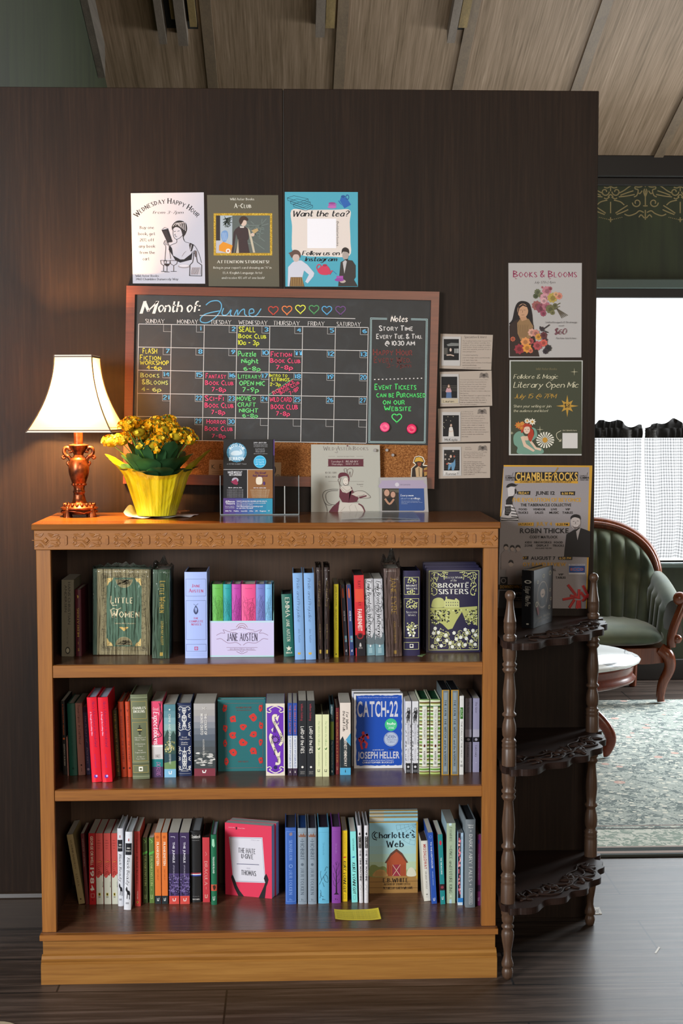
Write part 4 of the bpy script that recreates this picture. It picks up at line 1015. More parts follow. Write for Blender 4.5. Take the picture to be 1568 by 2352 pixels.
staff([(100, 1232), (876, 1205), (888, 1722), (112, 1742)], [(158, 1283), (440, 1283), (440, 1715), (165, 1735)], (175, 1330, 415, 1648),
      lines_of('Is ordering your/favorite book an/adventure? It is. I can get the/best for you! My favorite genres/are fantasy and fantasy but I/love books in romance and historical/fiction with a dash of magic in/a magical library and a romantic/moment, I\'m there! Books can make/sense you like to visit and transport/you to a whole new world, that/you enjoy', 455, 860, 1278, 34),
      None, 'third staff card from the top, photo of person in white dress', lambda s: (s.dots([(190, 1440), (196, 1520), (225, 1405), (290, 1415), (250, 1352), (185, 1500), (330, 1350)], 6, 'b9ae94', 6), s.poly([(258, 1648), (268, 1520), (292, 1500), (318, 1510), (330, 1560), (340, 1648)], 'c9c2ba'), s.disc(297, 1480, 17, 'c9a994', 24), s.blob([(278, 1500), (285, 1462), (305, 1460), (318, 1500)], '4a3a30'), s.disc(297, 1482, 12, 'c9a994', 18), s.line([(262, 1570), (300, 1578), (330, 1560)], 12, 'c4a896')), name='McKayla', seal=(762, 1282))
staff([(112, 1760), (884, 1748), (884, 2270), (112, 2282)], [(170, 1808), (448, 1804), (452, 2235), (175, 2245)], (190, 1850, 425, 2160),
      lines_of('meet the/bookseller', 512, 612, 1815, 28)+lines_of('Are you a mystery, sci-fi thriller/do you eat worlds? Now grant/me? Magic, I\'ve read nearly it!/Then well-it has heart too', 485, 840, 1885, 27)+lines_of('I am a book bouquet and I/have been raising the stakes/out of the TBR. Fantasy fiction/family multiverse beats are/music. I also adore that/offer me all cozy sweet/read thrillers and fill of heart/I just adore it', 485, 830, 2030, 27),
      None, 'bottom staff card of four, crowded photo with blue jeans, zigzag border', lambda s: (s.dots([(205+22*(i % 10), 1870+26*(i//10)) for i in range(110)], 8, '3a342e', 5), s.dots([(212, 1990), (240, 2060), (345, 1950), (212, 1920), (268, 1990), (330, 1870)], 15, '9a8d84', 6), s.dots([(235, 2060), (345, 1945)], 14, '9a4030', 6), s.poly([(285, 2040), (278, 1950), (305, 1925), (330, 1960), (330, 2050)], '1a191c'), s.disc(293, 1948, 15, 'c9a994', 22), s.poly([(250, 2150), (262, 2050), (330, 2040), (358, 1980), (362, 2080), (340, 2155), (310, 2155), (300, 2090), (270, 2150)], '5d86a4'), s.line([(250, 2045), (300, 2060)], 12, 'c4a896'), s.rect(190, 2165, 400, 2220, 'c8c2bc')), name='Ronnie?', seal=(770, 1830))

# ---- posters at the right end of the partition
ZR6 = Z(1130, 590, 5.004)
def blooms(s):
    rnd = random.Random(3); M_ = '8e3a56'
    s.text('Books & Blooms', 245, 160, 968, 232, M_, 'S^'); s.lines([[(262, 235), (270, 255), (285, 245)], [(650, 235), (658, 255), (673, 245)]], 5, M_, True)
    s.text('July 12th | 4pm', 482, 278, 722, 305, '54504e', 'i')
    # bouquet
    for x, y, r, c_ in ((520, 405, 40, '5f6247'), (500, 450, 34, '4c5138'), (560, 440, 36, '6b6a4a'), (575, 350, 16, 'a5686c'), (625, 390, 58, 'b0717a'), (600, 470, 58, 'bd8890'), (665, 365, 26, '8d4a52'), (690, 470, 62, 'a89248'), (765, 450, 44, 'c77f6b'), (730, 430, 30, 'c99a72'), (510, 560, 60, '8f5552'), (560, 590, 62, '7d3f4d'), (620, 570, 55, 'a2616d'), (585, 650, 38, '8f4458'), (665, 600, 55, '656340'), (690, 640, 30, '6d6a45'), (720, 560, 30, '5c5a3c'), (590, 505, 40, 'c8999a')):
        s.star(x, y, r, r*.82, 9, c_, rnd.random()); s.star(x+r*.1, y+r*.08, r*.55, r*.4, 7, '%02x%02x%02x' % tuple(max(0, int(int(c_[i:i+2], 16)*.78)) for i in (0, 2, 4)), rnd.random())
    s.lines([[(735, 590), (800+k*16, 705-k*8)] for k in range(5)], 8, '5a5142'); s.lines([[(715, 600), (745, 550), (780, 530)], [(720, 605), (755, 575), (775, 570)]], 9, '5c5a3c')
    # veiled portrait half-figure
    s.blob([(230, 720), (262, 580), (300, 520), (360, 508), (425, 540), (455, 640), (465, 745), (470, 830), (400, 800), (200, 780)], '1c1617')
    s.poly([(200, 1145), (195, 790), (250, 740), (330, 700), (420, 720), (475, 790), (480, 900), (540, 1145)], '30221d'); s.poly([(285, 760), (340, 690), (420, 715), (470, 800), (440, 930), (330, 970), (290, 880)], '8a6b48')
    s.disc(350, 620, 62, 'b98e6e', 82); s.poly([(310, 690), (390, 690), (400, 720), (340, 740)], 'b08463'); s.poly([(285, 700), (300, 570), (350, 540), (405, 570), (420, 640), (400, 580), (350, 560), (312, 590)], '2a1c18')
    s.lines([[(318, 612), (338, 610)], [(360, 610), (382, 612)], [(348, 615), (346, 642)], [(335, 668), (368, 666)]], 4, '5a3b2c'); s.lines([[(300+k*22, 780), (320+k*14, 920)] for k in range(6)], 4, '6b5138')
    for x, y, r, c_ in ((455, 870, 50, 'c99684'), (500, 880, 48, 'b87a6c'), (530, 920, 42, 'c48a3a'), (590, 900, 44, '5d3033'), (600, 960, 40, '4c2f35'), (590, 990, 48, 'c15a4c'), (520, 1020, 58, 'a8484c'), (440, 970, 40, '9a4444'), (380, 980, 60, 'd08a52'), (310, 1060, 64, '8a3038'), (400, 1050, 58, 'd08a3c'), (440, 1080, 30, 'c46a50'), (640, 1050, 44, '2c2b2c'), (610, 1085, 36, '332a30'), (570, 830, 30, '3a2f33'), (235, 945, 32, 'a5543c')):
        s.star(x, y, r, r*.78, 8, c_, rnd.random()); s.star(x, y, r*.5, r*.36, 7, '%02x%02x%02x' % tuple(max(0, int(int(c_[i:i+2], 16)*.76)) for i in (0, 2, 4)), rnd.random())
    s.lines([[(560, 840), (600, 820), (655, 780)], [(590, 850), (640, 870)], [(545, 830), (548, 798)]], 12, '2f2a2c')
    s.text('Limited bouquets & floral magic', 608, 742, 970, 762, '54504e', 'i'); s.text('await', 758, 784, 818, 798, '54504e', 'i'); s.text('$60', 708, 825, 838, 890, '6d2f40', 'i'); s.text('Purchase tickets here', 730, 925, 960, 945, '54504e', 'i')
paper('poster', ZR6, [(186, 70), (1030, 70), (1024, 1155), (192, 1158)], -.0015, 'aaa5a2', 'white Books and Blooms poster with veiled woman and bouquet, high at partition edge', 'poster', blooms)
def folk(s):
    C_ = 'c9c1a4'; G_ = 'b08734'
    s.rect(213, 1200, 1028, 2266, '3c3f2f'); s.text('Wild Aster Books', 500, 1275, 740, 1300, '756a48', 'i')
    s.text('Folklore & Magic', 245, 1352, 750, 1400, C_, 'i'); s.text('Literary Open Mic', 245, 1438, 985, 1502, C_, 'i'); s.text('July 15 @ 7PM', 250, 1575, 728, 1625, G_, 'i')
    s.text('Share your writing or join', 245, 1700, 675, 1730, C_, 'i'); s.text('the audience and listen!', 245, 1755, 635, 1782, C_, 'i')
    s.star(862, 1714, 128, 26, 4, G_); s.star(862, 1714, 92, 34, 4, G_, -PI/4); s.text('$8', 832, 1690, 890, 1732, '3a3022', 'S')
    for x, y, r in ((943, 1322, 46), (548, 1985, 44), (225, 2025, 24)): s.star(x, y, r, 5, 4, 'b5ad90')
    s.text('Get tickets here', 808, 1985, 970, 2002, C_, 'i'); s.line([(790, 1998), (740, 2030), (745, 2080), (785, 2115)], 6, C_, True); s.line([(765, 2120), (790, 2118), (788, 2092)], 6, C_); s.rect(806, 2024, 980, 2200, 'c9c5c0')
    for k in range(18): a = k*2*PI/18; s.poly([(608, 2105), (608+100*math.cos(a-.12), 2105+90*math.sin(a-.12)), (608+106*math.cos(a+.08), 2105+96*math.sin(a+.08))], 'd9d4c4')
    s.disc(605, 2105, 30, 'b9862c'); s.line([(625, 2150), (665, 2262)], 5, '4d5a40')
    s.blob([(250, 2150), (245, 2060), (290, 2010), (340, 2010), (380, 2060), (470, 2060), (480, 2000), (450, 1960), (500, 1980), (518, 2050), (480, 2100), (440, 2130), (480, 2180), (570, 2200), (570, 2262), (300, 2262), (290, 2190)], '6b8f7d')
    s.poly([(340, 2060), (420, 2060), (412, 2110), (360, 2110)], 'c9ac92'); s.poly([(325, 2070), (362, 2180), (470, 2240), (490, 2225), (390, 2150), (355, 2060)], 'd0b29a'); s.line([(440, 2120), (500, 2200), (560, 2215)], 26, 'd0b29a')
    s.poly([(420, 2110), (405, 2060), (430, 1960), (470, 1990), (478, 2050), (445, 2125)], 'a3341f'); s.disc(395, 1985, 38, 'd6b8a2', 50); s.blob([(330, 2020), (340, 1950), (380, 1915), (440, 1925), (455, 1965), (410, 1950), (370, 1960), (355, 2010)], 'a3341f')
    for x, y, r, c_ in ((300, 1935, 46, 'c0702c'), (335, 1965, 34, 'b8622a'), (345, 1915, 30, 'c9823c'), (400, 1885, 36, 'd5cdb8'), (460, 1895, 44, 'd9d0bc')): s.star(x, y, r, r*.6, 8, c_); s.disc(x, y, r*.3, 'b9862c')
    s.lines([[(372, 1985), (385, 1982)], [(405, 1982), (420, 1984)], [(390, 2005), (400, 2006)]], 4, '3a2a22')
paper('poster', ZR6, [(200, 1187), (1040, 1190), (1027, 2282), (192, 2280)], -.0015, 'b9b9b4', 'dark green Literary Open Mic poster with gold star, second down at partition edge', 'poster', folk)
ZR7 = Z(1130, 1040, 5.881)
def rocks(s):
    rnd = random.Random(2); Y_ = 'bd8d2c'; K = '181414'
    s.poly([(155, 165), (1352, 172), (1350, 195), (154, 188)], Y_); s.poly([(1312, 190), (1352, 190), (1318, 1050), (1275, 2105), (1262, 2105), (1290, 1050)], Y_); s.poly([(150, 210), (154, 210), (122, 860), (104, 860)], Y_)
    s.dots([(rnd.uniform(170, 1290), rnd.uniform(430, 2050)) for _ in range(220)], 5, '9c9392', 4)
    s.poly([(310, 262), (1160, 258), (1156, 380), (300, 382)], K); s.poly([(300, 378), (1158, 380), (1156, 415), (850, 405), (560, 408), (300, 412)], Y_)
    s.text('CHAMBLEE', 318, 268, 800, 372, 'c9a04c', 'B'); s.text('ROCKS', 838, 268, 1152, 372, 'c9a04c', 'B'); s.line([(795, 360), (815, 300), (850, 265), (890, 200)], 16, K, True); s.line([(795, 360), (815, 300), (850, 265), (890, 200)], 9, Y_, True)
    s.text('CHAMBLEE SUMMER CONCERT SERIES LINEUP', 375, 384, 1070, 402, K, 'B')
    for x in (175, 1180):
        s.text('CHAMBLEE', x, 302, x+85, 320, K, 'b'); s.text('SUMMER', x, 324, x+130, 352, K, 'B'); s.text('CONCERT SERIES', x, 358, x+120, 376, K, 'b'); s.line([(x+95, 318), (x+108, 265)], 4, K)
    def bar(x0, y0, x1, y1, c_): s.poly([(x0, y0+6), (x1, y0), (x1-4, y1), (x0+6, y1-4)], c_)
    bar(332, 515, 515, 568, K); s.text('FRIDAY', 356, 528, 495, 560, 'c9a04c', 'B'); s.text('JUNE 12', 583, 520, 842, 566, K, 'B'); bar(918, 520, 1118, 574, K); s.text('6:30 PM', 938, 534, 1095, 564, 'c9a04c', 'B')
    s.text('THE EVOLUTION OF BEYONCE', 262, 610, 1196, 660, Y_, 'B'); s.text('THE TABERNACLE COLLECTIVE', 382, 686, 1064, 722, K, 'B')
    for a, b, x0, x1, u0_, u1 in (('FOOD', 'TRUCKS', 358, 468, 340, 482), ('VENDOR', 'SALES', 550, 716, 575, 688), ('LIVE', 'MUSIC', 792, 872, 770, 898), ('VIP', 'TABLES', 985, 1048, 945, 1085)): s.text(a, x0, 750, x1, 776, K, 'B'); s.text(b, u0_, 794, u1, 822, K, 'B')
    bar(345, 940, 560, 988, Y_); s.text('SATURDAY', 355, 950, 540, 978, K, 'B'); s.text('JULY 4', 592, 936, 806, 982, Y_, 'B'); bar(850, 942, 1045, 990, Y_); s.text('6:30 PM', 872, 952, 1022, 982, K, 'B')
    s.text('ROBIN THICKE', 375, 1020, 1028, 1084, K, 'B'); s.text('CODY MATLOCK', 505, 1120, 884, 1154, K, 'B')
    for a, b, x0, x1, u0_, u1 in (('KIDS', 'ZONE', 444, 532, 434, 544), ('FIREWORKS', 'DISPLAY', 566, 798, 600, 762), ('FOOD', 'TRUCKS', 834, 950, 815, 966)): s.text(a, x0, 1196, x1, 1222, K, 'B'); s.text(b, u0_, 1238, u1, 1265, K, 'B')
    s.text('AROUND 9:15 PM', 578, 1280, 802, 1298, K, 'b')
    bar(300, 1395, 490, 1442, K); s.text('FRIDAY', 322, 1404, 466, 1434, Y_, 'B'); s.text('AUGUST 7', 520, 1400, 852, 1444, K, 'B'); bar(888, 1398, 1082, 1448, K); s.text('6:30 PM', 906, 1408, 1062, 1438, 'c9a04c', 'B')
    s.text('BOY BAND REVIEW', 372, 1482, 995, 1530, Y_, 'B'); s.text('GIRL', 770, 1564, 862, 1594, K, 'B'); s.text('FOOD', 405, 1632, 500, 1660, K, 'B'); s.text('TRUCKS', 388, 1668, 520, 1694, K, 'B'); s.text('VIP', 893, 1630, 960, 1655, K, 'B'); s.text('TABLES', 855, 1670, 990, 1698, K, 'B')
    s.rect(1028, 1500, 1252, 1640, 'b7b3b6'); s.text('2026 TITANIUM SPONSOR', 1044, 1502, 1246, 1518, '2a3a78', 'b'); s.rect(1034, 1524, 1250, 1618, '25407c'); s.disc(1142, 1571, 80, '3a68a8', 30); s.text('ECCO', 1055, 1556, 1230, 1590, 'b5543c', 'B')
    # cut-out performers in black and white
    s.poly([(115, 920), (118, 860), (175, 720), (180, 660), (215, 600), (205, 480), (250, 450), (310, 470), (305, 540), (270, 600), (265, 690), (330, 830), (358, 915), (250, 925)], 'b9b2b0'); s.poly([(180, 700), (185, 640), (220, 590), (285, 580), (265, 640), (272, 700)], K); s.blob([(190, 470), (205, 430), (260, 410), (310, 425), (316, 450), (250, 455)], K); s.line([(300, 440), (338, 428)], 7, K); s.poly([(300, 480), (322, 500), (318, 550), (300, 552)], K); s.poly([(170, 720), (250, 715), (255, 790), (215, 850), (165, 840)], K)
    s.dots([(185+18*i+(j % 2)*8, 728+22*j) for i in range(4) for j in range(5)], 4, 'b9b2b0', 5); s.lines([[(255, 740+k*40), (300+k*16, 748+k*40)] for k in range(4)]+[[(120, 880), (210, 888), (350, 880)], [(118, 912), (230, 908), (350, 910)]], 12, K)
    s.poly([(970, 1400), (1000, 1100), (1100, 1040), (1180, 1010), (1320, 1060), (1318, 1410)], '1d1a1b'); s.poly([(1130, 1060), (1190, 1010), (1160, 1130), (1148, 1180)], 'a39a98'); s.disc(1122, 940, 66, 'b5aaa6', 92); s.blob([(1058, 900), (1060, 860), (1110, 830), (1175, 845), (1192, 910), (1180, 890), (1120, 870), (1080, 880)], '1d1a1b'); s.poly([(1070, 980), (1110, 1030), (1160, 1020), (1185, 960), (1150, 1000), (1105, 1000)], '6a605e'); s.lines([[(1085, 925), (1110, 922)], [(1140, 920), (1165, 922)], [(1125, 930), (1122, 960)]], 6, '3a3232'); s.line([(1098, 985), (1130, 992), (1155, 980)], 7, 'd8d0cc')
    for x, y, r in ((185, 1275, 30), (270, 1290, 30), (348, 1290, 32), (250, 1495, 34)): s.poly([(x-70, y+300), (x-66, y+90), (x-20, y+40), (x+20, y+40), (x+62, y+90), (x+66, y+300)], '8d8180'); s.disc(x, y, r, 'a3938c', r*1.25); s.blob([(x-r, y-5), (x-r*.7, y-r*1.2), (x, y-r*1.5), (x+r*.8, y-r*1.1), (x+r, y), (x, y-r*.6)], '2a2424')
    s.rect(108, 1675, 205, 1778, K); s.ring(150, 1725, 36, 12, '8d8482'); s.poly([(76, 1778), (520, 1780), (520, 1850), (74, 1846)], K); s.text('DOWNTOWN CHAMBLEE', 104, 1788, 560, 1828, Y_, 'B'); s.poly([(98, 1860), (196, 1862), (196, 2095), (80, 2095)], '1d181a')
    s.rect(204, 1862, 520, 1928, K); s.ring(240, 1895, 26, 8, '9a8f8c'); s.text('FREE TO ATTEND', 280, 1880, 520, 1912, 'b0a8a6', 'B'); s.rect(204, 1938, 520, 1998, K); s.ring(240, 1968, 24, 7, '9a8f8c'); s.text('3518 BROAD STREET', 276, 1946, 520, 1962, 'b0a8a6', 'b'); s.text('CHAMBLEE, GA 30341', 276, 1972, 520, 1988, 'b0a8a6', 'b')
    for x0, y0, x1, y1 in ((1020, 1780, 1130, 1920), (1220, 1790, 1275, 1900), (950, 1980, 1120, 1950), (1040, 2090, 1110, 1980), (1140, 2100, 1155, 1990), (1180, 2095, 1175, 1990), (1050, 1925, 1180, 1960), (1170, 1840, 1165, 1960), (1190, 1880, 1250, 1960), (1210, 2000, 1290, 1930), (1240, 1960, 1300, 1910)): s.line([(x0, y0), (x1, y1)], 34, 'b02a28'); s.line([(x0+6, y0+8), (x1+6, y1+8)], 10, '8d1c1e')
paper('poster', ZR7, [(155, 165), (1352, 172), (1320, 1050), (1275, 2105), (72, 2095), (110, 870)], -.0015, '8d8687', 'grey and gold summer concert line-up poster low on the partition behind corner stand', 'poster', rocks)
# ================================================================ things on the bookcase top
# ---- table lamp
lp = onZ(182.5, 1186.5, zt); LX0, LY0 = lp.x, lp.y
lamp = thing('table_lamp', (LX0, LY0, zt), 'lit bronze urn table lamp with white square shade at the left end of the bookcase', 'lamp')
k_ = .000385; lz = lambda y: zt+(1283-y)*k_
M_br = mat('bronze', '8a4a2a', .32, .85); n1 = nd(M_br, 'ShaderNodeTexNoise', Scale=40, Detail=4); lk(M_br, coords(M_br), n1.inputs['Vector']); r1 = ramp(M_br, [(.35, '3a1d12'), (.55, '8a4a2a'), (.8, 'b8703f')]); lk(M_br, n1.outputs[0], r1.inputs[0]); lk(M_br, r1.outputs[0], bsdf(M_br).inputs['Base Color'])
c = (LX0, LY0, 0)
mb = MB()
mb.lathe([(.10*.40, lz(1262)), (.046, lz(1258)), (.047, lz(1228)), (.052, lz(1222)), (.052, lz(1214)), (.047, lz(1210)), (.044, lz(1200)), (.036, lz(1192)), (.028, lz(1182))], M_br, c, 40)
for i in range(20):
    a = 2*PI*i/20; mb.ball((LX0+.042*math.cos(a), LY0+.042*math.sin(a), lz(1194)), .0048, M_br, 8, 5)
pts = [V((LX0+.050*math.cos(t), LY0+.050*math.sin(t), lz(1252)+.006*abs(math.cos(2*t+PI/4))**.7)) for t in [2*PI*i/64 for i in range(65)]]
mb.tube(pts, .0022, M_br, 6)
mb.build('base', lamp)
for i in range(4):
    a = PI/4+.2+i*PI/2; mb = MB(); cx, cy = LX0+.047*math.cos(a), LY0+.047*math.sin(a)
    mb.lathe([(.0115, zt+.0003), (.0095, zt+.010), (.0065, zt+.020), (.0045, zt+.026), (.0055, zt+.030), (.003, zt+.034)], M_br, (cx, cy, 0), 14, lambda q, r, z: r*(1+.16*math.cos(7*q))); mb.build('tassel_foot', lamp)
mb = MB(); B = lambda y, r: (r*k_, lz(y))
mb.lathe([B(1184, 62), B(1175, 52), B(1150, 44), B(1128, 40), B(1112, 38), B(1106, 43), B(1098, 43), B(1090, 38), B(1072, 38), B(1050, 44)], M_br, c, 32, lambda q, r, z: r*(1+.05*math.cos(9*q+z*160)))
for i in range(10):
    a = 2*PI*i/10; mb.ball((LX0+.0165*math.cos(a), LY0+.0165*math.sin(a), lz(1046)), .0055, M_br, 8, 5, (1, 1, .8))
mb.build('stem', lamp)
mb = MB(); mb.lathe([B(1050, 42), B(1038, 50), B(1010, 60), B(975, 70), B(940, 75), B(905, 74), B(882, 68), B(868, 64), B(860, 60), B(845, 42), B(832, 34)], M_br, c, 36)
mb.lathe([B(834, 33), B(815, 38), B(795, 52), B(775, 62), B(768, 67), B(760, 68), B(757, 60), B(752, 40)], M_br, c, 40, lambda q, r, z: r*(1+.05*math.cos(20*q))); mb.build('urn', lamp)
mb = MB(); mb.lathe([B(756, 33), B(680, 34), B(560, 34)], M_br, c, 20); mb.build('tube_neck', lamp)
for s_ in (-1, 1):
    mb = MB(); H = lambda x, y: (LX0+s_*x*k_, LY0, lz(y))
    mb.tube(catmull([H(52, 808), H(68, 800), H(62, 786), H(45, 790), H(48, 808), H(70, 812)], 5)[4:], .0035, M_br, 8)
    mb.tube(catmull([H(60, 795), H(78, 780), H(98, 785), H(105, 812), H(92, 835), H(70, 848), H(58, 870), H(56, 895), H(70, 905), H(80, 892), H(72, 882)], 6), [.0052]*50+[.004]*11, M_br, 8)
    mb.tube(catmull([H(95, 832), H(110, 840), H(118, 850), H(108, 858), H(98, 850)], 5), .0034, M_br, 8); mb.build('handle', lamp)
# shade: concave square pyramid with dark braid edging, lit by the bulb inside
M_shade = bpy.data.materials.new('lampshade_fabric'); M_shade.use_nodes = True; nt = M_shade.node_tree; nt.nodes.remove(nt.nodes['Principled BSDF'])
d1 = nt.nodes.new('ShaderNodeBsdfDiffuse'); d1.inputs[0].default_value = lin('e2d8c8'); t1 = nt.nodes.new('ShaderNodeBsdfTranslucent'); t1.inputs[0].default_value = lin('e6c48c')
x1 = nt.nodes.new('ShaderNodeMixShader'); x1.inputs[0].default_value = .30; nt.links.new(d1.outputs[0], x1.inputs[1]); nt.links.new(t1.outputs[0], x1.inputs[2]); nt.links.new(x1.outputs[0], nt.nodes['Material Output'].inputs[0])
M_trimw = mat('shade_binding', 'e9dfd0', .7); M_braid = mat('shade_braid', '5c4636', .7)
zb, zp = lz(662), lz(112); th = math.radians(-4.6)
def shade_pt(a, t, out=0.):
    """a in 0..4 around the square with clipped corners, t from bottom 0 to top 1"""
    h = .052+.064*(1-t)**2.0+out; i = int(a) % 4; f = a-int(a); q = 2*f-1
    x, y = [(q, -1), (1, q), (-q, 1), (-1, -q)][i]
    x *= h; y *= h
    return V((LX0+x*math.cos(th)-y*math.sin(th), LY0+x*math.sin(th)+y*math.cos(th), zb+(zp-zb)*t))
mb = MB()
for i in range(4): mb.grid(lambda u, v: shade_pt(i+u*.9999, v), 6, 16, M_shade)
mb.build('lamp_shade', lamp)
mb = MB()
for t0, t1_, o_, m_ in ((-.005, .03, .0012, M_trimw), (.016, .028, .0022, M_braid), (.05, .058, .0010, M_trimw), (.965, 1.0, .0012, M_trimw), (.972, .985, .0022, M_braid)):
    for i in range(4): mb.grid(lambda u, v: shade_pt(i+u*.9999, t0+(t1_-t0)*v, o_), 4, 2, m_, False)
for i in range(4): mb.tube([shade_pt(i+.0, t/14, .0008) for t in range(15)], .0019, M_braid, 6)
mb.build('shade_trim', lamp)
mb = MB(); M_bulb = mat('bulb_glass', 'fff3d8', .4); bsdf(M_bulb).inputs['Emission Color'].default_value = lin('ffca80'); bsdf(M_bulb).inputs['Emission Strength'].default_value = 6
mb.ball((LX0, LY0, lz(420)), .024, M_bulb, 12, 8); mb.build('bulb', lamp)
bl = bpy.data.lights.new('bulb_light', 'POINT'); bl.energy = 88; bl.color = (1.0, .56, .20); bl.shadow_soft_size = .026; bo = bpy.data.objects.new('bulb_light', bl); COL.objects.link(bo); bo.location = (LX0, LY0-.027, lz(420)); bo.parent = lamp; bo.location = (0, -.03, lz(420)-zt)

# ---- kalanchoe in yellow foil on a crumpled napkin
fp = onZ(359.5, 1186.3, zt); FX0, FY0 = fp.x, fp.y
M_foil = mat('yellow_foil', 'ded010', .33, spec=.6); n1 = nd(M_foil, 'ShaderNodeTexNoise', Scale=18, Detail=6, Distortion=.8); lk(M_foil, coords(M_foil, (1, 1, .35)), n1.inputs['Vector']); bump(M_foil, n1.outputs[0], .9, .01)
r1 = ramp(M_foil, [(.3, '94870a'), (.55, 'c2b512'), (.8, 'd8cd3a')]); lk(M_foil, n1.outputs[0], r1.inputs[0]); lk(M_foil, r1.outputs[0], bsdf(M_foil).inputs['Base Color'])
plant = thing('potted_kalanchoe', (FX0, FY0, zt+.0045), 'yellow flowering kalanchoe in yellow foil wrap beside the lamp', 'potted plant')
mb = MB()
def foil(u, v):
    a = 2*PI*u; z = .0045+.100*min(1, v/.62)
    r = .054+.032*min(1, v/.62)**1.1
    r += .0016*math.sin(a*19+3*math.sin(a*3))*min(1, 4*v)+.0008*math.sin(a*43)
    if v > .62:
        q = (v-.62)/.38; lobe = max(0, math.cos(2*(a-PI*.97)))**1.2*.9+max(0, math.cos(a-1.5*PI+.3))**8*.15+.25*max(0, math.cos(3*a+.5))
        r += q**1.4*(.012+.050*lobe); z += q*(.022+.055*lobe)-.012*q*max(0, math.cos(a-1.5*PI))**4
    return V((FX0+r*math.cos(a), FY0+r*math.sin(a), zt+z))
mb.grid(foil, 150, 30, M_foil, True, cu=True); mb.lathe([(.02, zt+.0046), (.054, zt+.0047)], M_foil, (FX0, FY0, 0), 24); mb.build('foil_wrap', plant)
M_soil = mat('potting_soil', '2a1d14', .95); mb = MB(); mb.lathe([(.076, zt+.088), (.070, zt+.094), (.02, zt+.096)], M_soil, (FX0, FY0, 0), 24); mb.build('soil', plant)
M_leaf = mat('kalanchoe_leaf', '2f5a2c', .38); n1 = nd(M_leaf, 'ShaderNodeTexNoise', Scale=14); lk(M_leaf, coords(M_leaf), n1.inputs['Vector']); r1 = ramp(M_leaf, [(.3, '19361f'), (.7, '376038')]); lk(M_leaf, n1.outputs[0], r1.inputs[0]); lk(M_leaf, r1.outputs[0], bsdf(M_leaf).inputs['Base Color'])
rnd = random.Random(11)
for i in range(30):
    a = 2*PI*i/30*1.0+rnd.uniform(-.12, .12); tier = i % 3; L = (.088, .110, .12)[tier]; W_ = .038-.003*tier; el = (.72, .92, 1.18)[tier]+rnd.uniform(-.1, .1); tw = rnd.uniform(-.3, .3)
    b0 = V((FX0+(.052-.012*tier)*math.cos(a), FY0+(.052-.012*tier)*math.sin(a), zt+.098+.012*tier)); d0 = V((math.cos(a), math.sin(a), 0)); sd = V((-math.sin(a), math.cos(a), 0))
    mb = MB()
    def leaf(u, v):
        s = u*L; w = W_*math.sin(PI*min(1, u*.93+.05))**.75*(1+.05*math.sin(26*u)); k = 2*v-1
        z = math.sin(el)*s-5*(s**2)*math.cos(el)*.6+.35*abs(k)*w*.5
        return b0+d0*(math.cos(el)*s)+sd*(k*w+tw*s*.2)+V((0, 0, z))
    mb.grid(leaf, 10, 6, M_leaf); mb.build('leaf', plant)
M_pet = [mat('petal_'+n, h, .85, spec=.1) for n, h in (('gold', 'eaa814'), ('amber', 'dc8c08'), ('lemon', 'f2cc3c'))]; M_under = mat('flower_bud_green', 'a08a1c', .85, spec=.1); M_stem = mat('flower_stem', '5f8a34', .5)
cl = [(800, 735, -.03), (874, 724, -.03), (916, 622, -.05), (950, 600, -.03), (1000, 660, -.03), (1070, 625, .0), (1130, 600, .02), (1180, 650, -.03), (1150, 710, -.05), (1110, 750, -.055), (1230, 640, .01), (1270, 690, -.03), (1330, 680, .01), (1360, 720, -.01), (1290, 720, .03), (1040, 690, .04), (940, 690, .04), (1210, 590, .05), (1000, 770, -.06), (1130, 800, -.06)]
for ci, (x, y, dy) in enumerate(cl):
    c = onY(*Z(0, 780, 3.136)(x, y), FY0+dy); mb = MB(); R = .024 if ci < 18 else .012
    base_ = V((FX0+(c.x-FX0)*.35, FY0+dy*.35, zt+.110)); mb.tube([base_, base_.lerp(c, .6)+V((0, 0, .008)), c-V((0, 0, .006))], .0014, M_stem, 5)
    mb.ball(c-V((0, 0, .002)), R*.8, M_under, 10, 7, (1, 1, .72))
    for j in range(50 if ci < 18 else 10):
        th_ = rnd.uniform(0, 2*PI); ph = math.acos(rnd.uniform(-.45, 1)); n = V((math.sin(ph)*math.cos(th_), math.sin(ph)*math.sin(th_), math.cos(ph)))
        p = c+V((n.x*R*1.1, n.y*R*1.1, n.z*R*.75)); t_ = n.cross(V((.3, .2, .9))).normalized(); b2 = n.cross(t_); m_ = rnd.choice(M_pet); rp = rnd.uniform(.0046, .0064)
        vs = [p]; fs = []
        for q in range(4):
            a = q*PI/2+th_; e1 = t_*math.cos(a)+b2*math.sin(a)
            for da, rr, up in ((-.72, .72, .0012), (-.3, 1, .002), (.3, 1, .002), (.72, .72, .0012)):
                e = t_*math.cos(a+da)+b2*math.sin(a+da); vs.append(p+e*rp*rr+n*up)
            fs.append((0, 4*q+1, 4*q+2, 4*q+3, 4*q+4))
        mb.add(vs, fs, m_)
        if j % 3 == 0: mb.ball(p-n*.002, .0026, M_stem, 5, 4)
    mb.build('flower_cluster', plant)
M_nap = mat('white_tissue', 'dcdde4', .85); mb = MB()
def nap(u, v):
    x = -.096+.190*u; y = -.074+.13*v; w = .0012*math.sin(u*17)*math.sin(v*9)
    z = .0016+w+(.032*max(0, (.16-u)/.16)**1.5)*(.5+.5*math.sin(PI*v))+.004*max(0, .15-v)/.15*math.sin(u*9)**2
    if u < .2: x += .012*((.2-u)/.2)**2
    return V((FX0+x+.02*v, FY0+y-.012*math.sin(u*5), zt+max(.0006, z)))
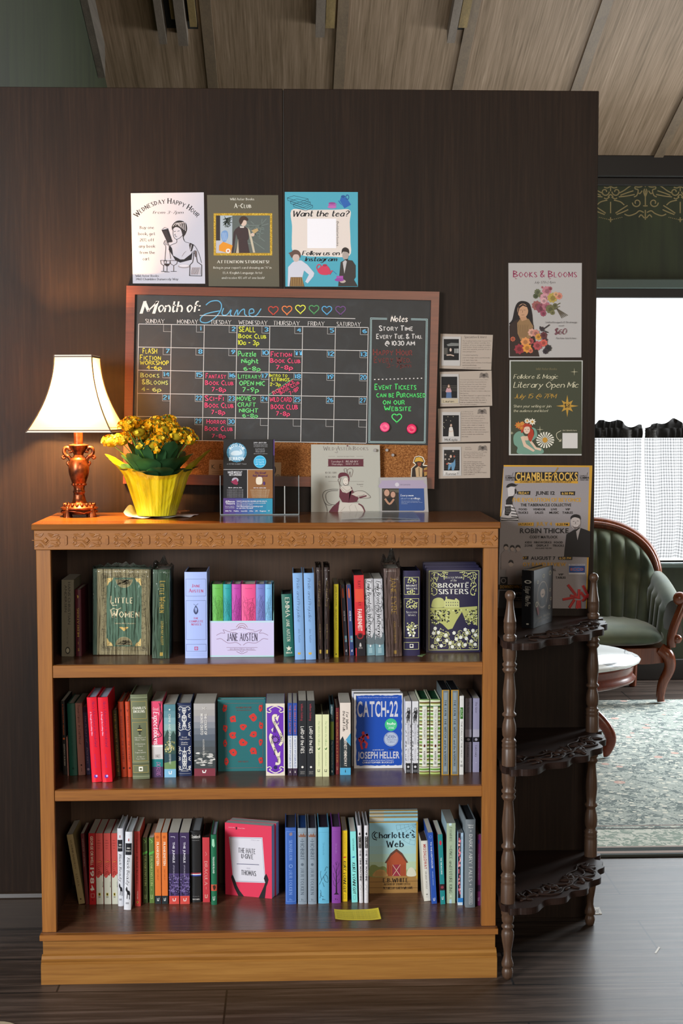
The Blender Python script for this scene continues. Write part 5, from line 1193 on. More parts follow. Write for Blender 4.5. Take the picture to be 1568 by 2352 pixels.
mb.grid(nap, 40, 24, M_nap); o = mb.build('paper_napkin', loc=(FX0, FY0, zt)); tag(o, 'crumpled white paper napkin under the yellow foil flower pot', 'napkin')
a = onZ(405, 1180, zt); mb = MB(); mb.prism([(a.x, a.y), (a.x+.03, a.y+.012), (a.x+.036, a.y+.026), (a.x+.004, a.y+.02)], .006, .009, lambda p, q, h: V((p, q, zt+h+.25*(p-a.x)*0)), ink('a8683a')); mb.box((a.x+.006, a.y+.005, zt+.0004), (a.x+.012, a.y+.016, zt+.006), ink('a8683a'))
tag(mb.build('wooden_tag', loc=(a.x, a.y, zt)), 'small brown wooden plant tag lying on the napkin edge', 'plant tag')

# ---- clear brochure holder with flyers
M_acr = bpy.data.materials.new('clear_acrylic'); M_acr.use_nodes = True; nt = M_acr.node_tree; nt.nodes.remove(nt.nodes['Principled BSDF'])
tr = nt.nodes.new('ShaderNodeBsdfTransparent'); tr.inputs[0].default_value = (.93, .95, .95, 1); gl = nt.nodes.new('ShaderNodeBsdfGlossy'); gl.inputs['Roughness'].default_value = .04; fr = nt.nodes.new('ShaderNodeFresnel'); fr.inputs[0].default_value = 1.45
mxs = nt.nodes.new('ShaderNodeMixShader'); nt.links.new(fr.outputs[0], mxs.inputs[0]); nt.links.new(tr.outputs[0], mxs.inputs[1]); nt.links.new(gl.outputs[0], mxs.inputs[2]); nt.links.new(mxs.outputs[0], nt.nodes['Material Output'].inputs[0])
M_edge = mat('acrylic_edge', 'aab2b4', .15); bsdf(M_edge).inputs['Alpha'].default_value = .55
hp = onZ(*ZT3(700, 1062), zt); HY = hp.y
hx0, hx1 = onY(*ZT3(236, 1000), HY).x, onY(*ZT3(1186, 1000), HY).x; hz = onY(*ZT3(1160, 585), HY).z
hold = thing('brochure_holder', (hp.x, HY, zt), 'clear acrylic two-pocket brochure holder on the bookcase top', 'brochure holder')
mb = MB(); mb.box((hx0, HY, zt+.0005), (hx1, HY+.044, zt+.003), M_acr); mb.box((hx0, HY, zt+.0005), (hx1, HY+.0012, zt+.0032), M_edge); mb.build('base', hold)
mb = MB(); mb.box((hx0, HY+.042, zt+.003), (hx1, HY+.044, hz), M_acr); mb.build('back_panel', hold)
for x in (hx0, hx1-.002): mb = MB(); mb.box((x, HY+.0012, zt+.0031), (x+.002, HY+.042, hz), M_acr); mb.box((x, HY, zt+.0031), (x+.002, HY+.0012, hz), M_edge); mb.build('side_panel', hold)
dx = onY(*ZT3(1012, 1000), HY).x; mb = MB(); mb.box((dx-.001, HY+.0012, zt+.0031), (dx+.001, HY+.042, onY(*ZT3(1012, 712), HY).z), M_acr); mb.box((dx-.0012, HY, zt+.0031), (dx+.0012, HY+.0012, onY(*ZT3(1012, 712), HY).z), ink('b9b9b4', .3)); mb.build('divider', hold)
def burrow(s):
    Wt = 'dcdce0'; rnd = random.Random(5)
    s.rect(278, 152, 866, 512, '15120f'); s.rect(278, 516, 562, 850, '0f0d12'); s.rect(568, 516, 868, 858, '86592f'); s.rect(276, 512, 868, 517, 'c9c6c4'); s.rect(562, 516, 568, 858, 'c9c6c4')
    s.disc(436, 310, 120, '4f93ae', 116); s.disc(436, 305, 100, '7fb0c8', 90); s.star(436, 310, 122, 106, 18, '3f7fa0'); s.disc(436, 312, 96, '8cb4cc', 88)
    s.blob([(365, 320), (400, 292), (455, 288), (478, 300), (470, 275), (486, 280), (505, 310), (495, 332), (440, 345), (380, 342)], 'c9dbe4')
    s.arc('INTO THE', 436, 312, 78, -62, 66, 30, 'e4f0f4', 'B'); s.arc('BURROW', 436, 305, 108, 248, 112, 30, 'e4f0f4', 'B', inside=True) if False else s.text('BURROW', 345, 365, 530, 405, 'e4f0f4', 'B')
    s.arc('A PETER RABBIT TALE', 436, 240, 205, 212, 148, 16, '8d8f90', 'b', inside=True) if False else s.text('A PETER RABBIT TALE', 318, 440, 552, 456, '8d8f90', 'b')
    s.text('JUN 10 - JUN 27, 2026', 640, 185, 792, 198, Wt, 'B')
    for t, y in (('Hop along with Peter and friends', 210), ('as they dig down deep in a brand', 224), ('new musical for the very young', 238), ('For ages 5 and under', 262), ('Rich Theatre', 276), ('Opens June 10', 290), ('Closes June 27', 302), ('alliancetheatre.org/burrow', 322)): s.text(t, 640 if len(t) > 24 else 662, y-4, 805 if len(t) > 24 else 772, y+6, 'a9a9ac', 'b')
    s.disc(714, 420, 76, '2ba4cf'); s.ring(714, 420, 72, 4, '8cd0e6')
    for i, t in enumerate(('Activities in the', 'Discovery Stage', 'for kids of', 'all ages')): s.text(t, 664, 386+i*20, 764, 398+i*20, 'd6eef6', 'b')
    s.text('NAKED MOLE RAT', 330, 534, 502, 560, Wt, 'B'); s.text('GETS DRESSED', 345, 566, 495, 588, Wt, 'B'); s.disc(418, 640, 40, 'a8a0b0', 30); s.poly([(365, 660), (430, 625), (455, 680), (440, 700), (400, 690)], '8a2348'); s.text('FEB 10 - JUN 26, 2026', 335, 726, 498, 738, Wt, 'B')
    for i in range(8): s.text('a rocking musical for every age', 320, 750+i*13, 515, 758+i*13, 'a5a3a8', 'b')
    s.text('The Great', 650, 540, 782, 566, '5a2a5c', 'I'); s.text('Ant Sleepout', 622, 574, 802, 600, '5a2a5c', 'I'); s.blob([(668, 625), (690, 604), (735, 606), (745, 640), (735, 690), (675, 688)], 'd9cdb8'); s.disc(764, 680, 12, '4a2a6a', 22); s.text('MAY 30 - AUG 2, 2026', 640, 728, 788, 740, Wt, 'B')
    for i in range(8): s.text('a story of friendship and night sky', 600+i*3, 752+i*13, 835-i*3, 760+i*13, 'd6c6a8', 'b')
    for i in range(8): s.poly([(274+i*74, 858+i*.5), (348+i*74, 858+i*.5), (348+i*74, 1048), (274+i*74, 1048)], ['4c2f72', '493a7c', '444687', '3c5490', '346298', '2d709c', '2a7da0', '2a88a4'][i])
    s.text('Alliance', 300, 885, 412, 908, Wt, 'B'); s.text('Theatre', 303, 912, 414, 932, Wt, 'B'); s.text('Discover stage for', 298, 950, 410, 960, Wt, 'b'); s.text('youth and families', 298, 968, 410, 978, Wt, 'b')
    s.text('TICKETS ARE $20 FOR CHILDREN, $25 FOR ADULTS.', 435, 888, 800, 902, Wt, 'B'); s.text('Save 20% on all three shows when you bundle', 435, 910, 785, 922, Wt, 'b'); s.text('through our box office', 435, 930, 630, 942, Wt, 'b'); s.text('Visit alliancetheatre.org/underground', 435, 948, 748, 962, Wt, 'B'); s.text('or call 404.733.4600', 435, 970, 632, 984, Wt, 'B')
    for t, a, b in (('DELTA', 300, 374), ('Publix', 402, 462), ('Invesco QQQ', 488, 562), ('Aflac', 588, 634), ('GPC', 660, 690), ('Regions', 714, 788), ('T', 812, 834)): s.text(t, a, 1004, b, 1018, Wt, 'B')
q1 = paper('flyer', ZT3, [(277, 150), (868, 152), (868, 1047), (272, 1047)], HY+.012, '17141a', 'front theatre flyer in the brochure holder, black with rabbit circle and purple footer', 'flyer', burrow, 'theatre flyers in the brochure holder')
paper('flyer', ZT3, [(300, 153), (890, 156), (890, 1038), (300, 1038)], HY+.016, '2a2230', 'second theatre flyer, purple edge just showing right of the front one', 'flyer', lambda s: s.rect(872, 156, 889, 345, '5b3f86'), 'theatre flyers in the brochure holder', t=.012)

# ---- story-time notice, village card and clear sleeves
def notice(s):
    K = '6b625c'; R_ = '5a2530'
    s.text('Wild Aster Books', 258, 222, 760, 265, K, 's^'); s.lines([[(395, 235), (415, 290), (385, 285)], [(540, 215), (580, 262)]], 4, K, True); s.disc(527, 215, 9, R_)
    s.lines([[(312, 334), (388, 334)], [(628, 334), (705, 334)]], 2.5, K); s.text('Experience the magic of books', 412, 328, 605, 340, K, 'b')
    s.blob([(312, 372), (330, 364), (690, 364), (706, 372), (706, 440), (692, 448), (326, 448), (312, 440)], R_); s.text('Tuesdays &', 345, 382, 482, 402, 'b9a8a4', 's'); s.text('Thursdays', 350, 412, 472, 432, 'b9a8a4', 's'); s.text('READ BY', 512, 382, 648, 402, 'b9a8a4', 'S'); s.text('MARY JEAN', 512, 412, 648, 428, 'b9a8a4', 's')
    s.text('10:30 AM-', 278, 508, 412, 528, K, 's'); s.text('11:30 AM', 278, 556, 392, 574, K, 's'); s.lines([[(312, 617), (440, 617)], [(550, 617), (712, 617)]], 2.5, K); s.text('Recommended', 635, 643, 702, 654, K, 's'); s.text('free', 672, 664, 702, 674, K, 's')
    # seated lady with plumed hat and fan
    s.blob([(428, 580), (425, 545), (450, 518), (510, 520), (548, 560), (545, 620), (525, 560), (470, 560)], R_)
    s.lines([[(500, 520), (488, 480), (515, 475), (522, 530)], [(530, 530), (525, 490), (560, 470), (588, 490), (575, 555), (560, 560), (556, 510), (540, 545)]], 7, '7d7069', True)
    s.disc(507, 615, 28, 'cfc4b8', 40); s.lines([[(440, 580), (420, 600), (432, 630), (445, 690)], [(455, 575), (440, 640), (460, 670)], [(535, 590), (540, 640), (525, 660)], [(480, 640), (500, 662), (525, 655)], [(492, 610), (500, 608)], [(514, 610), (522, 608)], [(503, 640), (515, 640)]], 5, '5d4a44', True)
    s.poly([(440, 690), (480, 740), (560, 735), (580, 690), (560, 670), (620, 770), (660, 790), (630, 850), (540, 855), (470, 850), (435, 790)], R_); s.poly([(445, 690), (470, 665), (560, 670), (580, 715), (520, 748), (470, 735)], 'bfb5a9'); s.lines([[(455, 690), (500, 735), (575, 715)], [(470, 680), (520, 720), (570, 695)]], 4, '8d7d74', True)
    s.poly([(440, 830), (360, 900), (318, 958), (420, 958), (432, 880)], R_); s.poly([(432, 880), (450, 850), (560, 860), (660, 870), (720, 950), (724, 960), (425, 960)], 'bdb4a9'); s.line([(650, 868), (695, 895), (722, 955)], 14, R_, True)
    s.poly([(570, 760), (640, 725), (740, 745), (775, 798), (660, 800)], 'b5aca1'); s.lines([[(570, 760), (610, 730), (690, 722), (740, 745), (785, 798), (660, 806)], [(620, 790), (720, 765)], [(600, 850), (650, 845)]], 5, '6b5d55', True)
    s.poly([(655, 790), (740, 770), (745, 785), (665, 808)], R_)
    s.lines([[(425, 705), (350, 705), (275, 725), (248, 770), (262, 830), (290, 900), (300, 955)], [(420, 720), (330, 725), (285, 760), (292, 830), (330, 870), (400, 880)], [(270, 850), (300, 880), (350, 885)]], 6, '57504a', True); s.lines([[(450, 955), (500, 900)], [(560, 950), (545, 900), (580, 870)], [(640, 950), (610, 880)]], 3, '8d8278')
paper('notice', ZT4, [(118, 200), (891, 205), (905, 964), (118, 960)], -.034, 'a9a69b', 'cream story-time notice with seated lady in plumed hat, leaning on the cork', 'notice', notice)
def village(s):
    s.blob([(912, 620), (925, 605), (1370, 603), (1382, 620), (1388, 695), (910, 695)], 'a193a8'); s.disc(1085, 652, 23, 'c4bcc4'); s.text('CIRCLEMAMA', 1118, 646, 1236, 660, '5d5468', 'b')
    s.rect(916, 695, 1108, 946, '2f2a22'); s.poly([(1105, 695), (1388, 695), (1397, 930), (1385, 946), (1108, 946)], '2f4a80'); s.dots([(935+15*(i % 12), 715+18*(i//12)) for i in range(24)], 9, '5f5a4c', 6)
    for x, y, r, h in ((970, 745, 30, '7d5a44'), (1040, 765, 26, '8d6a50')): s.disc(x, y+6, r+10, '3a281e', r+22); s.disc(x, y, r, 'b48a74', r+8)
    s.poly([(935, 900), (960, 800), (1050, 800), (1085, 900), (1085, 945), (930, 945)], '1f1c1a'); s.line([(950, 810), (1000, 870), (1050, 815)], 22, 'a87c64', True)
    s.text('Every mom', 1128, 762, 1268, 784, 'd0d4dc', 'S'); s.text('deserves', 1128, 798, 1240, 816, '9fb0cc', 'i'); s.text('a village.', 1246, 796, 1350, 816, 'd0d4dc', 'S')
    for i, t in enumerate(('We match moms with groups near', 'them so they can find their circle', 'everywhere')): s.text(t, 1132, 832+i*15, 1132+7*len(t), 841+i*15, 'a9b4c8', 'b')
paper('information_card', ZT4, [(888, 572), (1420, 568), (1440, 968), (902, 966)], -.046, 'a39d9a', 'white and blue Every mom card at the right end of the bookcase top', 'card', village, t=.004)
M_slv = mat('clear_sleeve', 'c4d0d4', .06); bsdf(M_slv).inputs['Alpha'].default_value = .42
for k, (cs, lb) in enumerate((([(470, 962), (1265, 956), (1345, 1058), (452, 1066)], 'lower clear plastic sleeve lying flat in front of the notice'), ([(465, 958), (1272, 952), (1340, 1046), (455, 1052)], 'upper clear plastic sleeve with curled front edge before the notice'))):
    P = [onZ(*ZT4(*c), zt) for c in cs]; mb = MB()
    mb.grid(lambda u, v: (P[0].lerp(P[1], u)).lerp(P[3].lerp(P[2], u), v)+V((0, 0, .0008+k*.0012+k*.004*max(0, math.sin(PI*u*1.1))*v)), 24, 6, M_slv)
    mb.grid(lambda u, v: P[3].lerp(P[2], u)+V((0, -.0002, .0003+k*.0012+k*.004*max(0, math.sin(PI*u*1.1))+.0006*v)), 24, 1, M_edge)
    tag(mb.build('plastic_sleeve', loc=P[3]), lb, 'plastic sleeve', 'clear sleeves on the bookcase top')
# ---- dark hardback standing on the corner stand
z4 = Z(1110, 1330, 4.703)
a, b, c = onZ(*z4(540, 535), LV[2]), onZ(*z4(440, 519), LV[2]), onZ(*z4(745, 455), LV[2])
hb = onP(*ZR7(548, 1592), a, (0, 1, 0)).z-LV[2]
bk = thing('display_book', a, 'black hardback with oval portrait standing alone on the corner stand', 'book')
wS = (b-a).length; wC = (c-a).length; ex = (c-a).normalized(); ey = V((-ex.y, ex.x, 0)); M_bk = mat('black_jacket', '14161b', .35)
F3 = lambda x, y, z: a+ex*x+ey*y+V((0, 0, z))
mb = MB(); T_ = .003; OUT = [(0, 0), (wC, 0), (wC, T_), (T_, T_), (T_, wS-T_), (wC, wS-T_), (wC, wS), (0, wS)]
mb.prism(OUT, .0004, hb, lambda p, q, h: F3(p, q, h), M_bk)
s = Sheet(mb, lambda x, y: F3(x*wC, 0, hb*(1-y)), -ey)
s.disc(.46, .46, .30, '3a3431', .26); s.disc(.46, .46, .27, '8a7f72', .235); s.disc(.46, .46, .25, '24211f', .215); s.disc(.46, .43, .12, 'a08a78', .085); s.blob([(.34, .41), (.36, .34), (.46, .32), (.57, .35), (.58, .42), (.52, .37), (.40, .37)], '15120f'); s.poly([(.30, .62), (.38, .53), (.54, .53), (.64, .62), (.60, .66), (.34, .66)], '0f0e0e'); s.line([(.41, .46), (.51, .46)], .02, '2a2220')
for x, y, r in ((.2, .22, .05), (.5, .14, .06), (.84, .12, .07), (.15, .6, .08), (.84, .42, .05), (.80, .72, .06), (.88, .58, .05)): s.disc(x, y, r, '9c9580', r*.62); s.disc(x, y, r*.6, '4a463c', r*.37)
s.poly([(.12, .66), (.22, .64), (.28, .78), (.2, .80)], '6d2a26'); s.text('Edgar Allan Poe', .16, .82, .84, .86, 'a9a498', 'i'); s.text('Complete Tales & Poems', .2, .89, .8, .92, 'a9a498', 'i')
s = Sheet(mb, lambda x, y: F3(0, wS*(1-x), hb*(1-y)), -ex)
s.disc(.5, .2, .3, 'a9a9a4', .03); s.disc(.5, .2, .16, '15171c', .016); s.text('Edgar Allan Poe', .3, .28, .7, .62, 'b5b5b0', 'i', 'd'); s.disc(.5, .93, .12, 'a9a9a4', .014)
mb.build('cover', bk); mb = MB(); mb.prism([(T_, T_), (wC-.004, T_), (wC-.004, wS-T_), (T_, wS-T_)], .003, hb-.003, lambda p, q, h: F3(p, q, h), ink('a89a80', .8)); mb.build('pages', bk)
# ================================================================ books
ZA1, ZA2, ZA3 = Z(100, 1250, 3.92), Z(400, 1250, 3.92), Z(750, 1250, 3.92)
ZB1, ZB2, ZB3 = Z(120, 1550, 4.3556), Z(460, 1550, 4.3556), Z(780, 1550, 4.3556)
ZC1, ZC2, ZC3 = Z(130, 1830, 4.0205), Z(500, 1830, 4.0205), Z(780, 1830, 4.0205)
SHELF_OF = {}
for q, z, n in ((ZA1, zs1, 'books on the top shelf'), (ZA2, zs1, 'books on the top shelf'), (ZA3, zs1, 'books on the top shelf'), (ZB1, zs2, 'books on the middle shelf'), (ZB2, zs2, 'books on the middle shelf'), (ZB3, zs2, 'books on the middle shelf'), (ZC1, zs3, 'books on the bottom shelf'), (ZC2, zs3, 'books on the bottom shelf'), (ZC3, zs3, 'books on the bottom shelf')): SHELF_OF[q] = (z, n)
_pg = {}
def pages_mat(h):
    if h not in _pg:
        m = mat('page_edges_'+h, h, .85, spec=.15); n = nd(m, 'ShaderNodeTexNoise', Scale=1.0, Detail=2); lk(m, coords(m, (900, 6, 6)), n.inputs['Vector']); bump(m, n.outputs[0], .4, .001); _pg[h] = m
    return _pg[h]
def draw(s, ops, asp):
    for o in ops:
        k, a = o[0], o[1:]
        if k == 'r': s.rect(*a[:5])
        elif k == 'f': s.frame(a[0], a[1], a[2], a[3], a[4], a[5], a[4]*asp)
        elif k == 't': s.text(a[0], *a[1:6], *(a[6:] or ('b',)))
        elif k == 'd': s.disc(a[0], a[1], a[2], a[4] if len(a) > 4 else a[3], a[3]*asp if len(a) > 4 else a[2]*asp)
        elif k == 'p': s.poly(*a)
        elif k == 'b': s.blob(*a)
        elif k == 'l': s.lines(*a)
        elif k == 'fn': a[0](s, asp)
def book(z, x0, x1, yb, t0, t1, yt, col, label, ops=(), hard=False, d=.142, pg='cfc9bd', tw=0, face=False, board=None, name='book', zs=None, Y=None, rough=.45, group=None, wrap=False, dY=0., lean=None, hk=1.):
    """a closed book located by its spine (or, face out, its front cover): bottom corners on the shelf, top corners above"""
    base, grp = SHELF_OF[z]; base = zs if zs is not None else base
    P = onZ(*z(x0, yb), base) if Y is None else onY(*z(x0, yb), Y)
    P.y += dY; Yp = P.y; P = onY(*z(x0, yb), Yp); Q = onY(*z(x1, yb), Yp); w = Q.x-P.x
    if Yp+d > -.0365: d = -.0365-Yp
    T = onY(*z((t0+t1)/2, yt), Yp); h = (T.z-base)*hk; B = (P.x+Q.x)/2
    a = math.atan2(T.x-B, h) if lean is None else lean
    if abs(a) < .014 or tw: a = 0.
    h = (h-abs(math.sin(a))*w)/math.cos(a) if a else h
    ox = w if a > 0 else 0
    loc = V((P.x+ox*1.0, Yp, base+.0002))
    if a < 0: loc.x = P.x
    root = thing(name, loc, label, 'book', group or grp, (0, a, tw))
    F = lambda x, y, q: V((x-ox, y, q))
    m = mat('cover_'+col, col, rough, spec=.4) if ('cv', col, rough) not in _mats else _mats['cv', col, rough]
    _mats['cv', col, rough] = m
    mbd = m if board is None else ink(board, rough)
    t = .0024 if hard else .0007; bul = .0028 if hard else .0004; mb = MB(); e = .003 if hard else .0002
    if not face:
        N_ = 8
        front = [(w*i/N_, -bul*(1-(2*i/N_-1)**2)) for i in range(N_+1)]
        inner = [(w-t, t+.001), (t, t+.001)]
        poly = front+[(w, d), (w-t, d)]+inner+[(t, d), (0, d)]
        mb.prism(poly, 0, h, lambda p, q, r: F(p, q, r), m)
        if board:
            for xa, sgn in ((-.00006, -1), (w+.00006, 1)): mb.add([F(xa, .0008, 0), F(xa, d, 0), F(xa, d, h), F(xa, .0008, h)], [(0, 1, 2, 3)], mbd)
        sh = Sheet(mb, lambda x, y: F(x*w, -bul*(1-(2*x-1)**2), h*(1-y)), (0, -1, 0), cuts=[i/8 for i in range(1, 8)], ys=w/h); asp = w/h
        draw(sh, ops, asp); mb.build('cover', root, local=True)
        mb = MB(); mb.box(F(t+.0001, t+.0012, e), F(w-t-.0001, d-(.004 if hard else .0002), h-e), pages_mat(pg)); mb.build('pages', root, local=True)
    else:
        poly = [(0, 0), (w, 0), (w, t), (t, t), (t, d-t), (w, d-t), (w, d), (0, d)]
        mb.prism(poly, 0, h, lambda p, q, r: F(p, q, r), m)
        sh = Sheet(mb, lambda x, y: F(x*w, 0, h*(1-y)), (0, -1, 0), ys=w/h); draw(sh, ops, w/h); mb.build('cover', root, local=True)
        mb = MB(); mb.box(F(t+.0001, t+.0001, e), F(w-(.004 if hard else .0003), d-t-.0001, h-e), pages_mat(pg)); mb.build('pages', root, local=True)
    if wrap: plastic(root, F, w, h, d if not face else d, wrap)
    return root
M_wrap = bpy.data.materials.new('cellophane'); M_wrap.use_nodes = True; nt = M_wrap.node_tree; nt.nodes.remove(nt.nodes['Principled BSDF'])
tr = nt.nodes.new('ShaderNodeBsdfTransparent'); gl = nt.nodes.new('ShaderNodeBsdfGlossy'); gl.inputs['Roughness'].default_value = .07; fr = nt.nodes.new('ShaderNodeLayerWeight'); fr.inputs[0].default_value = .26
no = nt.nodes.new('ShaderNodeTexNoise'); no.inputs['Scale'].default_value = 1.0; no.inputs['Detail'].default_value = 3; no.inputs['Distortion'].default_value = 1.2; bp = nt.nodes.new('ShaderNodeBump'); bp.inputs['Strength'].default_value = .9; bp.inputs['Distance'].default_value = .012
tcw = nt.nodes.new('ShaderNodeTexCoord'); mpw = nt.nodes.new('ShaderNodeMapping'); mpw.inputs['Scale'].default_value = (70, 70, 6); nt.links.new(tcw.outputs['Object'], mpw.inputs[0]); nt.links.new(mpw.outputs[0], no.inputs['Vector']); nt.links.new(no.outputs[0], bp.inputs['Height']); nt.links.new(bp.outputs[0], gl.inputs['Normal']); nt.links.new(bp.outputs[0], fr.inputs['Normal'])
mxs = nt.nodes.new('ShaderNodeMixShader'); nt.links.new(fr.outputs['Fresnel'], mxs.inputs[0]); nt.links.new(tr.outputs[0], mxs.inputs[1]); nt.links.new(gl.outputs[0], mxs.inputs[2]); nt.links.new(mxs.outputs[0], nt.nodes['Material Output'].inputs[0])
def plastic(root, F, w, h, d, k):
    """loose cellophane bag pinched into a ridge above the book"""
    rnd = random.Random(int(w*1e5)); mb = MB(); ph = rnd.uniform(0, 6); top = .022*k
    g = .0012
    def fn(u, v):
        # u around the book, v up
        P4 = [(-g, -g-.003), (w+g, -g-.003), (w+g, d+g), (-g, d+g)]; a = u*4 % 4; i = int(a); f = a-i
        x, y = [P4[i][j]+(P4[(i+1) % 4][j]-P4[i][j])*f for j in (0, 1)]
        z = .0006+(h+g)*min(1, v/.85); wv = .0012*math.sin(v*14+u*31+ph)*math.sin(PI*min(1, v*1.1))
        if v > .85:
            q = (v-.85)/.15; y = y+(d*.22-y)*q**.7*.96; z = h+g+top*q*(.45+.55*math.sin(PI*(x/w if w else 0))**2+.3*math.sin(x*260+ph))
        if i == 0: y -= abs(wv)+.0008
        return F(x, y, z)
    mb.grid(fn, 64, 26, M_wrap, True, cu=True); mb.build('plastic_wrap', root, local=True)
GO = 'c2a24a'
def fillig(cx, cy, r, col, n=5, seed=1):
    rnd = random.Random(seed)
    return ('fn', lambda s, asp: s.lines([[(cx+r*math.cos(a), cy+r*asp*math.sin(a)) for a in [rnd.uniform(0, 6.3)+j*.5*rnd.choice((-1, 1)) for j in range(5)]] for _ in range(n)], .05, col, True))
def twig(pts, w, col): return ('l', pts, w, col, True)
# ---------------- top shelf
book(ZA1, 163, 272, 1013, 162, 273, 320, '77715f', 'grey-green paperback with two columns of lettering at the left end of the top shelf', [('t', 'HANS CHRISTIAN', .52, .03, .72, .58, '2f2c26', 'b', 'd'), ('t', 'ANDERSEN', .24, .07, .42, .42, '2f2c26', 'b', 'd'), ('t', 'Complete Fairy Tales', .42, .62, .58, .84, '4f4a40', 'i', 'd'), ('d', .5, .92, .2, .3, '2f2c26'), ('d', .5, .92, .13, .2, 'a39d88')])
book(ZA1, 292, 345, 1008, 310, 371, 408, '571f2c', 'short maroon hardback leaning in shade beside the grey-green paperback', [('t', 'MEDITATIONS', .3, .28, .62, .70, GO, 's', 'u'), ('b', [(.35, .08), (.6, .1), (.5, .13), (.4, .12)], GO), ('t', 'S', .35, .88, .6, .92, GO, 'b'), ('l', [[(.45, .78), (.45, .82)]], .06, GO)], hard=True, lean=.0)
def lw(s, asp):
    K = '6b604a'; T = '9b8c6c'
    s.rect(0, 0, 1, 1, '7c7355'); s.rect(.0, 0, .07, 1, '2f4233')
    for i in range(5): s.frame(.09+i*.011, .012+i*.008, .985-i*.008, .988-i*.008, .0035, 'b5a67c', .0022)
    s.rect(.15, .06, .93, .94, '8d825f'); s.rect(.235, .10, .845, .90, '53705c')
    rnd = random.Random(9); L = []
    for i in range(240):
        e = rnd.random(); u = rnd.random()
        x, y = ((.155+.07*e, .06+.88*u), (.855+.07*e, .06+.88*u), (.15+.78*u, .065+.045*e), (.15+.78*u, .89+.045*e))[i % 4]; r = .012+.01*rnd.random(); a = rnd.uniform(0, 6)
        L.append([(x+r*math.cos(a+j*.9), y+r*.6*math.sin(a+j*.9)) for j in range(5)])
    s.lines(L, .0045, '4a4232', True)
    for cy, k in ((.12, 1), (.885, -1)):
        P = [(.54+.145*math.cos(t), cy+k*.095*math.sin(t)) for t in [PI*i/14 for i in range(15)]]; s.poly(P, '8d825f')
        s.line(P, .006, 'b5a67c'); s.lines([[(.54+rnd.uniform(-.12, .12), cy+k*rnd.uniform(0, .06)) for _ in range(4)] for _ in range(16)], .005, '4a4232', True)
    for x, y, a, b in ((.24, .105, 1, 1), (.84, .105, -1, 1), (.24, .895, 1, -1), (.84, .895, -1, -1)): s.poly([(x, y), (x+.11*a, y), (x+.085*a, y+.035*b), (x+.04*a, y+.05*b), (x+.015*a, y+.085*b), (x, y+.09*b)], 'd9ba78'); s.line([(x+.015*a, y+.015*b), (x+.075*a, y+.05*b)], .006, '8a7444')
    s.text('Little', .31, .315, .69, .395, 'f0e0b8', 'S^'); s.line([(.32, .395), (.34, .42), (.42, .42)], .01, 'f0e0b8', True)
    s.text('Women', .31, .475, .80, .56, 'f0e0b8', 'S^'); s.line([(.31, .475), (.36, .458), (.42, .47), (.49, .45)], .01, 'f0e0b8', True)
    s.text('Louisa May Alcott', .38, .622, .74, .638, 'e3d2a8', 'B^')
    s.blob([(.46, .678), (.50, .672), (.54, .68), (.58, .672), (.62, .678), (.57, .705), (.54, .722), (.51, .705)], 'd9b46a')
book(ZA1, 445, 960, 1003, 447, 962, 220, '4a6250', 'green gift hardback facing out in cellophane with wide gold ornamental border', [('fn', lw)], hard=True, face=True, d=.042, wrap=.7)
book(ZA1, 978, 1132, 1030, 985, 1138, 228, '2f4a32', 'dark green gilt spine in crinkled cellophane, right of the face-out green gift hardback', [('t', 'Little Women', .42, .13, .72, .48, GO, 'S^', 'd'), ('t', 'LOUISA MAY ALCOTT', .5, .58, .64, .85, GO, 'b', 'd'), ('r', .45, .93, .62, .97, GO), ('l', [[(.9, 0), (.9, 1)]], .02, '4d6b4c')], hard=True, wrap=1.3, d=.12)
NB = '4f5a8a'; RS = 'b52f60'
book(ZA1, 1275, 1475, 1027, 1268, 1477, 250, 'a5b6ea', 'thick periwinkle collected-novels volume with crimson lettering, alone left of the box set',
     [('f', .05, .08, .95, .28, .012, NB), ('t', 'Jane', .32, .14, .70, .175, RS, 'S^'), ('t', 'Austen', .20, .195, .82, .235, RS, 'S^'), ('f', .05, .33, .95, .785, .012, NB), ('t', 'THE', .4, .525, .6, .545, RS, 'S'), ('t', 'COMPLETE', .2, .56, .82, .582, RS, 'S'), ('t', 'NOVELS', .3, .595, .72, .617, RS, 'S'),
      ('f', .05, .835, .95, .92, .012, NB), ('r', .42, .865, .58, .905, RS), ('f', .45, .873, .55, .897, .03, 'a5b6ea'), ('l', [[(0, .945), (1, .945)], [(0, .965), (1, .965)]], .006, '7f90c8'), ('b', [(.42, .42), (.5, .39), (.58, .42), (.6, .46), (.5, .49), (.4, .46)], '3c4468'), ('b', [(.45, .425), (.5, .405), (.55, .43), (.5, .47)], 'a5b6ea'), ('l', [[(.4, .37), (.5, .385), (.6, .365)], [(.5, .385), (.5, .49)]], .015, '3c4468', True)], hard=True, pg='3a2a20', d=.14)
